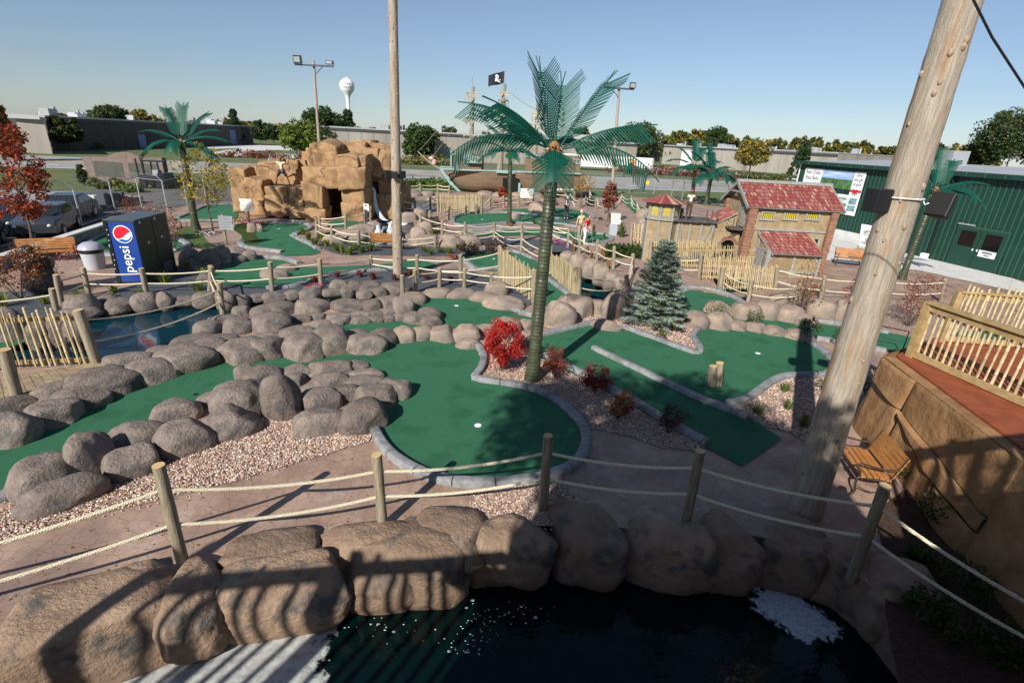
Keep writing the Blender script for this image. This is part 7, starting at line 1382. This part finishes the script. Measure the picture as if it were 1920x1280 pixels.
# ---------------------------------------------------------------- parked cars, forklift, pallets in the yard
CARM=[M('car_paint_dark',(.02,.023,.03),rough=.2,metal=.3,spec=.6),M('car_paint_silver',(.09,.1,.12),rough=.22,metal=.6)]; CGL=M('car_glass',(.02,.025,.03),rough=.05); 
def car(label,p,rz,mat,s=1.0):
    T=thing('parked_car',label,'car',p,'cars parked behind the yard fence'); q=Matrix.Rotation(rz,3,'Z'); L=4.5*s; W=1.75*s; prof=[(-L/2,.35),(-L/2,.75),(-L*.42,.85),(-L*.2,.95),(-L*.05,1.38),(L*.22,1.42),(L*.38,1.0),(L*.47,.92),(L/2,.8),(L/2,.35)]
    mb=MB(); n=len(prof); V=[]
    for y,k in ((-W/2,.93),(-W*.47,1),(W*.47,1),(W/2,.93)):
        for x,z in prof: V.append(V_(p)+q@V_((x*(.985 if k<1 else 1),y*(.78 if z>1.2 else 1),z*(.97 if k<1 else 1))))
    F=[(r_*n+j,(r_+1)*n+j,(r_+1)*n+(j+1)%n,r_*n+(j+1)%n) for r_ in range(3) for j in range(n)]+[tuple(range(n)),tuple(reversed(range(3*n,4*n)))]; mb.add(V,F); mb.build('body',mat,T,ang=30)
    X=lambda x,y,z:V_(p)+q@V_((x,y,z)); mb=MB(); mb.prism([X(-L*.185,-W*.4,.99),X(-L*.065,-W*.36,1.34),X(-L*.065,W*.36,1.34),X(-L*.185,W*.4,.99)],q@V_((-.02,0,.02))); mb.prism([X(L*.365,-W*.4,1.04),X(L*.235,-W*.36,1.38),X(L*.235,W*.36,1.38),X(L*.365,W*.4,1.04)],q@V_((.02,0,.02)))
    for s_ in (-1,1): mb.prism([X(-L*.15,s_*W*.47,1.0),X(-L*.05,s_*W*.405,1.32),X(L*.2,s_*W*.405,1.35),X(L*.32,s_*W*.47,1.02)],q@V_((0,s_*.025,0)))
    mb.build('windows',CGL,T,smooth=False)
    for x in (-L*.3,L*.31):
        for s_ in (-1,1): c=X(x,s_*W*.46,.32); mb=MB(); mb.tube([c-q@V_((0,.1,0)),c+q@V_((0,.1,0))],.32,16); w=mb.build('wheel',BLACK,T); mb=MB(); mb.tube([c-q@V_((0,.11,0)),c+q@V_((0,.11,0))],.19,12); mb.build('rim',GALV,w)
    for s_ in (-1,1): MB().ell(X(-L/2+.06,s_*W*.36,.68),(.08,.16,.08)).build('headlight',WHITE,T); MB().ell(X(L/2-.05,s_*W*.38,.75),(.06,.14,.09)).build('taillight',RIB,T)
for u,v,rz,m,s_,lb in [(20,432,R(120),0,1.0,'dark parked car nearest the left edge behind the yard fence'),(96,436,R(118),1,1.0,'silver-grey parked car with a bright highlight behind the bench'),(132,412,R(112),0,.95,'dark car parked right of the silver-grey car'),(-60,470,R(122),1,1.0,'silver car cut off by the left edge of the photo')]: car(lb,G(u,v),rz,CARM[m],s_)
p=G(296,352); T=thing('forklift','black forklift with open roof cage parked before the sign wall','forklift',p); k=PX(p); mb=MB(); mb.box(p+V_((0,0,.3)),(2.2,1.2,.75)); mb.box(p+V_((.9,0,.3)),(.6,1.25,1.0)); mb.build('chassis',DKG,T,smooth=False); mb=MB()
for x in (-.6,.8):
    for y in (-.5,.5): mb.bar(p+V_((x,y,.9)),p+V_((x*.9,y,2.2)),.09,.09)
mb.box(p+V_((.08,0,2.2)),(1.6,1.15,.08)); mb.build('roof_cage',DKG,T,smooth=False); mb=MB(); [mb.bar(p+V_((-1.2,y,.1)),p+V_((-1.25,y,2.4)),.1,.1) for y in (-.35,.35)]; [mb.ob(p+V_((-2.2,y,.12)),(1.0,0,0),(0,.12,0),(0,0,.06)) for y in (-.35,.25)]; mb.build('mast_and_forks',BLACK,T,smooth=False); MB().box(p+V_((.2,0,1.0)),(.5,.5,.5)).build('seat',M('seat_grey',(.3,.3,.3)),T,smooth=False)
for x in (-.75,.85):
    for y in (-.6,.6): mb=MB(); mb.tube([p+V_((x,y-.1,.33)),p+V_((x,y+.1,.33))],.33,12); mb.build('wheel',BLACK,T)
PLW=M('pallet_wood',(.25,.2,.15),(.4,.33,.25),scale=3)
pl=[(112,402,'grey','first'),(128,398,'grey','second'),(160,396,'white','third'),(192,388,'dark','fourth'),(212,384,'dark','fifth'),(228,380,'pale','sixth'),(246,380,'pale','seventh'),(196,374,'dark','eighth')]
for i,(u,v,c,o_) in enumerate(pl):
    p=G(u,v); T=thing('pallet_stack',f'{o_} loaded pallet from the left in the yard, {c} load' if o_!='eighth' else 'low dark pallet load farthest back in the yard','pallet','loaded pallets in the yard'and p,'loaded pallets in the yard'); mb=MB(); 
    for z in (0,.1): 
        for j in range(5): mb.box(p+V_((-.48+.24*j,0,z)),(.16,1.2,.03),R(20))
    for j in (-.5,0,.5): mb.box(p+V_((j,0,.03)),(.1,1.1,.08),R(20))
    mb.build('pallet',PLW,T,smooth=False); m={'grey':GALV,'white':WHITE,'dark':M('load_dark',(.09,.1,.11)),'pale':PALEROCK}[c]; mb=MB(); h=[.9,.9,.8,.8,.7,.35,.3,.5][i]
    for j in range(2):
        for l in range(2): mb.box(p+V_((-.3+.6*j,-.3+.6*l,.14)),(.54,.54,h),R(20))
    mb.build('load',m,T,smooth=False)
# ---------------------------------------------------------------- raised deck on the sandstone retaining wall at right
DZ=1.7; c0=G(1657,668,DZ); c1=G(1920,868,DZ); c2=c1+(c1-c0)*2.2; b0=V_((c0.x-.14,c0.y-.02,0)); b1=V_((c1.x-.2,c1.y,0)); b2=V_((c2.x-.2,c2.y,0))
RW=thing('retaining_wall','tall orange sandstone retaining wall with carved cracks under the raised deck','retaining wall',b0); WS=M('wall_sandstone',(.24,.125,.05),(.37,.205,.095),scale=1.8,rough=.85,bump=1.6,bs=8,c3=(.17,.09,.04),s3=.8)
def slab(A0,A1,T0,T1,thick,seed,nu=26,nv=22,bul=.06,name='rock_panel'):
    rng=np.random.default_rng(seed); out=norm(V_(((A1-A0).y,-(A1-A0).x,0))); out=out if out.x<0 else -out; V=[];
    q=[(rng.normal(size=3)*(1+.9*k),rng.uniform(0,6.3),.045/(1+.5*k)) for k in range(7)]
    for i in range(nu+1):
        for j in range(nv+1):
            f,g=i/nu,j/nv; p=A0.lerp(A1,f).lerp(T0.lerp(T1,f),g); e=min(f,1-f,g+.3,1-g+.02)*8; e=min(1,e); rd=math.sqrt(max(0,1-(1-e)**2)); d=bul*rd+sum(a*math.sin(float(np.dot(w,p))+ph) for w,ph,a in q)*.6*rd; V.append(p+out*(d+.0))
    F=[(i*(nv+1)+j,(i+1)*(nv+1)+j,(i+1)*(nv+1)+j+1,i*(nv+1)+j+1) for i in range(nu) for j in range(nv)]
    mb=MB(); mb.add(V,F); o=mb.build(name,WS,RW,ang=180); return o
def WP(f,g): return b0.lerp(b1,f).lerp(c0.lerp(c1,f),g)
for i,(pts,s_) in enumerate([(((0,0),(.33,0),(.3,.62),(0,.70)),1),(((0,.715),(.3,.635),(.31,1),(0,1)),2),(((.335,0),(.72,0),(.7,.3),(.31,.6)),3),(((.31,.62),(.7,.32),(1.0,.28),(1.0,.42)),4),(((.725,0),(1.0,0),(1.0,.26),(.71,.3)),6)]):
    slab(WP(*pts[0]),WP(*pts[1]),WP(*pts[3]),WP(*pts[2]),.1,s_)
slab(WP(.31,.63),WP(1.0,.44),WP(.31,1),WP(1.0,1),.1,5)
slab(b0+V_((2.0,1.6,0)),b0,c0+V_((2.0,1.3,0)),c0,.1,9); slab(b1,b2,c1,c2,.1,10)
bk=V_((.06,0,0)); MB().prism([b0+bk,b2+bk,c2+bk,c0+bk],(.25,0,0)).build('wall_core',WS,RW,smooth=False)
ME=norm(c1-c0); OUT=V_((-ME.y,ME.x,0)); OUT=OUT if OUT.x>0 else -OUT
MB().prism([c0+V_((0,0,-.06)),c2+V_((0,0,-.06)),c2+OUT*.3+V_((0,0,-.06)),c0+OUT*.3+V_((0,0,-.06))],(0,0,.07)).build('wall_cap',WS,RW,smooth=False)
DK=thing('raised_deck','raised red-brown deck with bamboo balustrades behind the retaining wall','deck',c0+OUT*.3)
e0=c0+OUT*.22+ME*-.02; e2=c2+OUT*.22; RR0=G(1762,643,DZ); RR1=G(2050,668,DZ); mb=MB(); y=e2.y
while y<RR0.y+.2:
    y2=min(y+.135,RR0.y+.2); xs=lambda t:(e0.x+(e2.x-e0.x)*(t-e0.y)/(e2.y-e0.y)) if t<=e0.y else e0.x+(RR0.x-e0.x)*(t-e0.y)/(RR0.y+.2-e0.y)
    mb.prism([(xs(y),y,DZ),(14.5,y,DZ),(14.5,y2,DZ),(xs(y2),y2,DZ)],(0,0,.05)); y+=.145
mb.build('deck_floor',M('red_deck_paint',(.2,.045,.015),(.28,.075,.03),scale=3,rough=.7),DK,smooth=False)
mb=MB(); 
for k in range(5): q=e0+OUT*(.6*k+.1); mb.cyl((q.x,q.y,0),.08,DZ,8)
mb.build('deck_leg',LUMB,DK)
def balus(label,a,b,h,n,seed,over=True):
    t=thing('bamboo_balustrade',label,'balustrade',a,'balustrades of the raised deck'); d=norm(b-a); nn_=V_((-d.y,d.x,0)); nn_=nn_ if nn_.x<0 else -nn_
    
    L=(b-a).length; m=max(2,int(L/2.2)+1)
    for i in range(m): q=a.lerp(b,i/(m-1)); mb=MB(); mb.box(q,(.13,.13,h+.02),math.atan2(d.y,d.x)); mb.build('post',LUMB,t,smooth=False)
    for z,w_,hh in ((h+.02,.17,.05),(h-.08,.06,.12),(.08,.06,.12)): mb=MB(); mb.bar(a+V_((0,0,z)),b+V_((0,0,z)),w_,hh); mb.build('rail',LUMB,t,smooth=False)
    rr=random.Random(seed)
    for i in range(n):
        f=(i+.7)/(n+.3); p=a.lerp(b,f)+nn_*(.06 if over else -.05); ti=d*rr.uniform(-.03,.03); top=h+rr.uniform(.02,.22) if over else h-rr.uniform(.0,.03); r=rr.uniform(.017,.026); mb=MB(); pts=[];rad=[]; k=5; ph=rr.uniform(.2,.8)
        pts.append(p+V_((0,0,.04)));rad.append(r)
        for j in range(k): z=(j+ph)/k*top; pts+=[p+ti*z+V_((0,0,z-.01)),p+ti*z+V_((0,0,z)),p+ti*z+V_((0,0,z+.01))]; rad+=[r,r*1.2,r]
        pts.append(p+ti*top+V_((0,0,max(top,pts[-1].z-p.z+.01)))); rad.append(r); mb.tube(pts,rad,8); mb.build('cane',BAMB,t)
r0=G(1706,668,DZ+.05); r1=G(1920,764,DZ+.05)
BH=YP(1748,562,r0.y).z-DZ-.05
balus('front bamboo balustrade of the raised deck with a thick corner post',r0,r0+(r1-r0)*1.6,max(.8,min(1.15,BH)),26,1,False)
balus('rear bamboo balustrade seen across the raised deck',RR0+V_((0,0,.05)),RR1+V_((0,0,.05)),max(.8,min(1.15,BH)),30,2)
hr=MB(); a=G(1688,668); mb=MB(); mb.tube([a,a+V_((0,0,.8)),a+V_((-.75,.35,.84))],.02,6); tag(mb.build('handrail',BLACK),'thin black handrail left of the raised deck','handrail')
# creeping plants and leaves at lower right
for i,(u,v,w_,h_) in enumerate([(1700,905,70,40),(1760,985,110,50),(1850,1010,120,60),(1720,1060,60,30),(1880,930,90,60),(1800,1110,120,50),(1720,1160,90,50),(1790,1200,110,60),(1870,1230,110,60)]): shrub(f'{ordw(i)} low dark creeping shrub counted down the shaded bed at lower right',(u,v),w_,h_,['dark','green'],n=26,k=24,size=.03,seed=210+i,stems=4,name='creeping_shrub',group='creeping shrubs in the shaded bed')
# foam and bubbles on the near pond
def foam(name,label,pts,thr,z=-.795,sc=5,seed=1,c=(.75,.79,.85)):
    P=GP(pts,z,3); cx=sum(P,Vector())/len(P); n=len(P); mb=MB(); V=[]; K=14
    for k in range(K+1):
        for p in P: q=cx.lerp(p,k/K); V.append((q.x,q.y,z))
    F=[(k*n+i,(k+1)*n+i,(k+1)*n+(i+1)%n,k*n+(i+1)%n) for k in range(K) for i in range(n)]; mb.add(V,F)
    mb.f=[f if (Vector(V[f[1]])-Vector(V[f[0]])).cross(Vector(V[f[2]])-Vector(V[f[0]])).z>=0 else f[::-1] for f in mb.f]
    o=mb.build(name,foammat('foam_'+str(seed),thr,c,sc),smooth=False,loc=(0,0,0)); at=o.data.attributes.new('edge','FLOAT','POINT'); at.data.foreach_set('value',np.array([.34-.6*(k/K)**2.2 for k in range(K+1) for _ in range(n)],np.float32)); return tag(o,label,'foam',None,'stuff')
foam('foam','white foam churned up at the right side of the dark pond',[(1375,1105),(1410,1060),(1470,1085),(1530,1120),(1590,1165),(1620,1205),(1560,1232),(1500,1222),(1440,1178),(1395,1145)],.57,sc=8,seed=1,c=(.5,.54,.6))
foam('foam','pale froth along the left wall of the dark pond',[(90,1300),(300,1205),(420,1175),(560,1165),(660,1150),(650,1200),(640,1260),(650,1330),(400,1420),(100,1400)],.46,sc=4,seed=2,c=(.42,.43,.41))
rr=random.Random(3); mb=MB()
cl=[(rr.uniform(590,1000),rr.uniform(1105,1240)) for _ in range(16)]
for i in range(170):
    cu,cv=rr.choice(cl); u=cu+rr.gauss(0,26); v=cv+rr.gauss(0,12)-(cu-590)*.05; p=G(u,v,-.795); q=rr.uniform(.003,.012)*(2 if rr.random()<.08 else 1); mb.ell(p,(q*1.4,q,.004),n=7,k=4)
tag(mb.build('bubbles',M('bubble_white',(.55,.6,.6),rough=.3)),'scattered bubbles drifting on the dark pond','bubbles',None,'stuff')
# ---------------------------------------------------------------- what stands beside and behind the photographer (casts the shade; some parts added for it)
TW=thing('viewing_tower','solid timber lookout hut behind the photographer, out of the picture','lookout tower',(-1.4,-2.4,0)); mb=MB(); mb.ob((-3.45,-3.6,0),(4.1,0,0),(0,2.6,0),(0,0,6.7)); mb.build('wall',LUMB,TW,smooth=False)
mb=MB(); mb.prism([(-3.8,-3.9,6.7),(.95,-3.9,6.7),(.95,-2.3,7.3),(-3.8,-2.3,7.3)],(0,0,.12)); mb.prism([(-3.8,-.75,6.7),(.95,-.75,6.7),(.95,-2.3,7.3),(-3.8,-2.3,7.3)],(0,0,.12)); mb.build('roof',LUMB,TW,smooth=False)
BD=thing('lookout_deck','timber lookout deck with bamboo railing where the photographer stands','deck',(0,-1,0)); mb=MB(); mb.ob((-3.5,-1.1,3.75),(4.3,0,0),(0,1.2,0),(0,0,.15)); mb.ob((.8,-2.9,3.75),(7.2,0,0),(0,2.6,0),(0,0,.15)); mb.build('floor',DECKW,BD,smooth=False)  # long right wing of the floor is added to shade the lower right
mb=MB()
for x,y in ((-7.5,-2.8),(-7.5,-1.1),(-5.4,-1.1),(4.9,-2.8),(4.9,-.4),(2.6,-.4)): mb.bar((x,y,-.8 if False else 0),(x,y,5.0),.16,.16)
mb.build('post',LUMB,BD,smooth=False)
def offrail(a,b,n,seed,h=1.1,z=3.9):
    a,b=V_(a),V_(b); rr=random.Random(seed); mb=MB(); mb.bar(a+V_((0,0,z+h)),b+V_((0,0,z+h)),.16,.14); mb.build('rail',LUMB,BD,smooth=False); mb=MB(); mb.bar(a+V_((0,0,z+.1)),b+V_((0,0,z+.1)),.1,.1); mb.build('rail',LUMB,BD,smooth=False); mb=MB()
    for i in range(n):
        p=a.lerp(b,(i+.5)/n)+V_((0,0,z)); q=p+V_((rr.uniform(-.05,.05),0,h+rr.uniform(-.02,.24))); mb.tube([p,q],[.045,.04],6)
    mb.build('cane_row',BAMB,BD)
offrail((-7.5,-1.75,0),(-3.5,-1.1,0),15,1,2.6,2.4); offrail((.8,-.35,0),(4.95,-.35,0),20,2); # side railing whose bars fall on the retaining wall
def wallhit(u,v,x): r_=ray(u,v); return EYE+r_*(x/r_.x)
_p=[wallhit(u,v,7.35) for u,v in ((1690,858),(1925,822))]; _c=[q-SD*((5.0-q.z)/-SD.z) for q in _p]; _e=_c[1]+(_c[1]-_c[0])*1.5; _s=_c[0]+(_c[0]-_c[1])*.15
offrail((_s.x,_s.y,0),(_e.x,_e.y,0),15,3)
MB().prism([(_s.x,_s.y,0.0),(_e.x,_e.y,0.0),(_e.x,_e.y,3.9),(_s.x,_s.y,3.9)],(.12,0,0)).build('added_shade_panel',LUMB,BD,smooth=False)  # unseen solid panel, put in to darken the wall below the rail's bars
print('SIDE RAIL',_c,[PROJ(q) for q in _c],[depth(q) for q in _c],_e,_p)
def shadetree(label,p,c,r,k,n,size,seed):
    rng=np.random.default_rng(seed); T=thing('tree',label,'tree',p); mb=MB(); c=V_(c); mb.tube([V_(p),V_(p).lerp(c,.5)+V_((.2,0,0)),c],[.24,.18,.06],10); C=crownpts(c,r[0],r[1],r[2],k,rng)
    for i in range(16): q=V_(C[i*k//16]); s_=V_(p).lerp(c,.55+.025*i); mb.tube([s_,s_.lerp(q,.5),q],[.06,.04,.015],6)
    mb.build('trunk',BARK,T); mb=MB(); leafcloud(mb,C,n,size,.62,rng,2,flat=.6); mb.build('crown',[LG['green'],LG['olive']],T,smooth=False)
shadetree('leafy maple behind the photographer whose shadow falls on the round green',(-6.0,-6.0,0),(-3.5,-3.0,9.5),(3.4,1.6,1.3),100,170,.08,1)
shadetree('second leafy maple behind the photographer shading the lower double green',(-1.0,-9.5,0),(-3.1,-4.6,9.6),(2.5,1.4,1.1),70,110,.08,2)
shadetree('third leafy tree, added unseen behind the photographer to shade the lower right bed',(3.5,-12,0),(1.9,-6.9,9.6),(2.0,2.3,1.2),70,66,.08,3)  # invented tree, its crown placed to darken the lower right
# fallen leaves and stray stones on the paving
def litter(name,label,pts,n,mats,size,seed,cat):
    P=GP(pts,0,0); rng=np.random.default_rng(seed); X,Y=scatter(P,n,rng); mb=MB(); rr=random.Random(seed)
    for x,y in zip(X,Y):
        a=rr.uniform(0,6.28); s=size*rr.uniform(.5,1.3); c=V_((x,y,.012)); u=V_((math.cos(a),math.sin(a),rr.uniform(-.15,.25)))*s; v=V_((-math.sin(a),math.cos(a),rr.uniform(-.1,.2)))*s*.6; mb.add([c-u,c-v,c+u,c+v],[(0,1,2,3)],rr.randrange(len(mats)))
    tag(mb.build(name,mats,smooth=False),label,cat,None,'stuff')
litter('fallen_leaves','small dry leaves fallen over the near paved path',[(-60,1180),(0,1040),(330,940),(560,880),(700,840),(800,900),(870,930),(1100,940),(1500,1000),(1700,1100),(1400,1010),(900,960),(400,1070),(0,1230)],260,[LG['tan'],LG['rust'],LG['gold']],.02,5,'leaves')
litter('fallen_leaves','dry leaves fallen over the shaded mulch at lower right',[(1650,960),(1760,900),(1920,940),(1990,1100),(1900,1280),(1760,1300)],500,[LG['tan'],LG['maroon'],LG['rust']],.025,6,'leaves')
litter('fallen_leaves','dry leaves fallen on the middle paths and greens',[(600,480),(900,480),(1300,560),(1700,600),(1500,700),(1000,620),(500,640)],300,[LG['tan'],LG['rust'],LG['gold']],.03,7,'leaves')
# keep the labels of things nothing tells apart honest: report doubles while building
_seen={}
for _o in bpy.data.objects:
    if _o.get('category') and _o.parent is None: _seen.setdefault(_o['label'],[]).append(_o.name)
for _l,_n in _seen.items():
    if len(_n)>1: print('DUP LABEL',_l,_n)
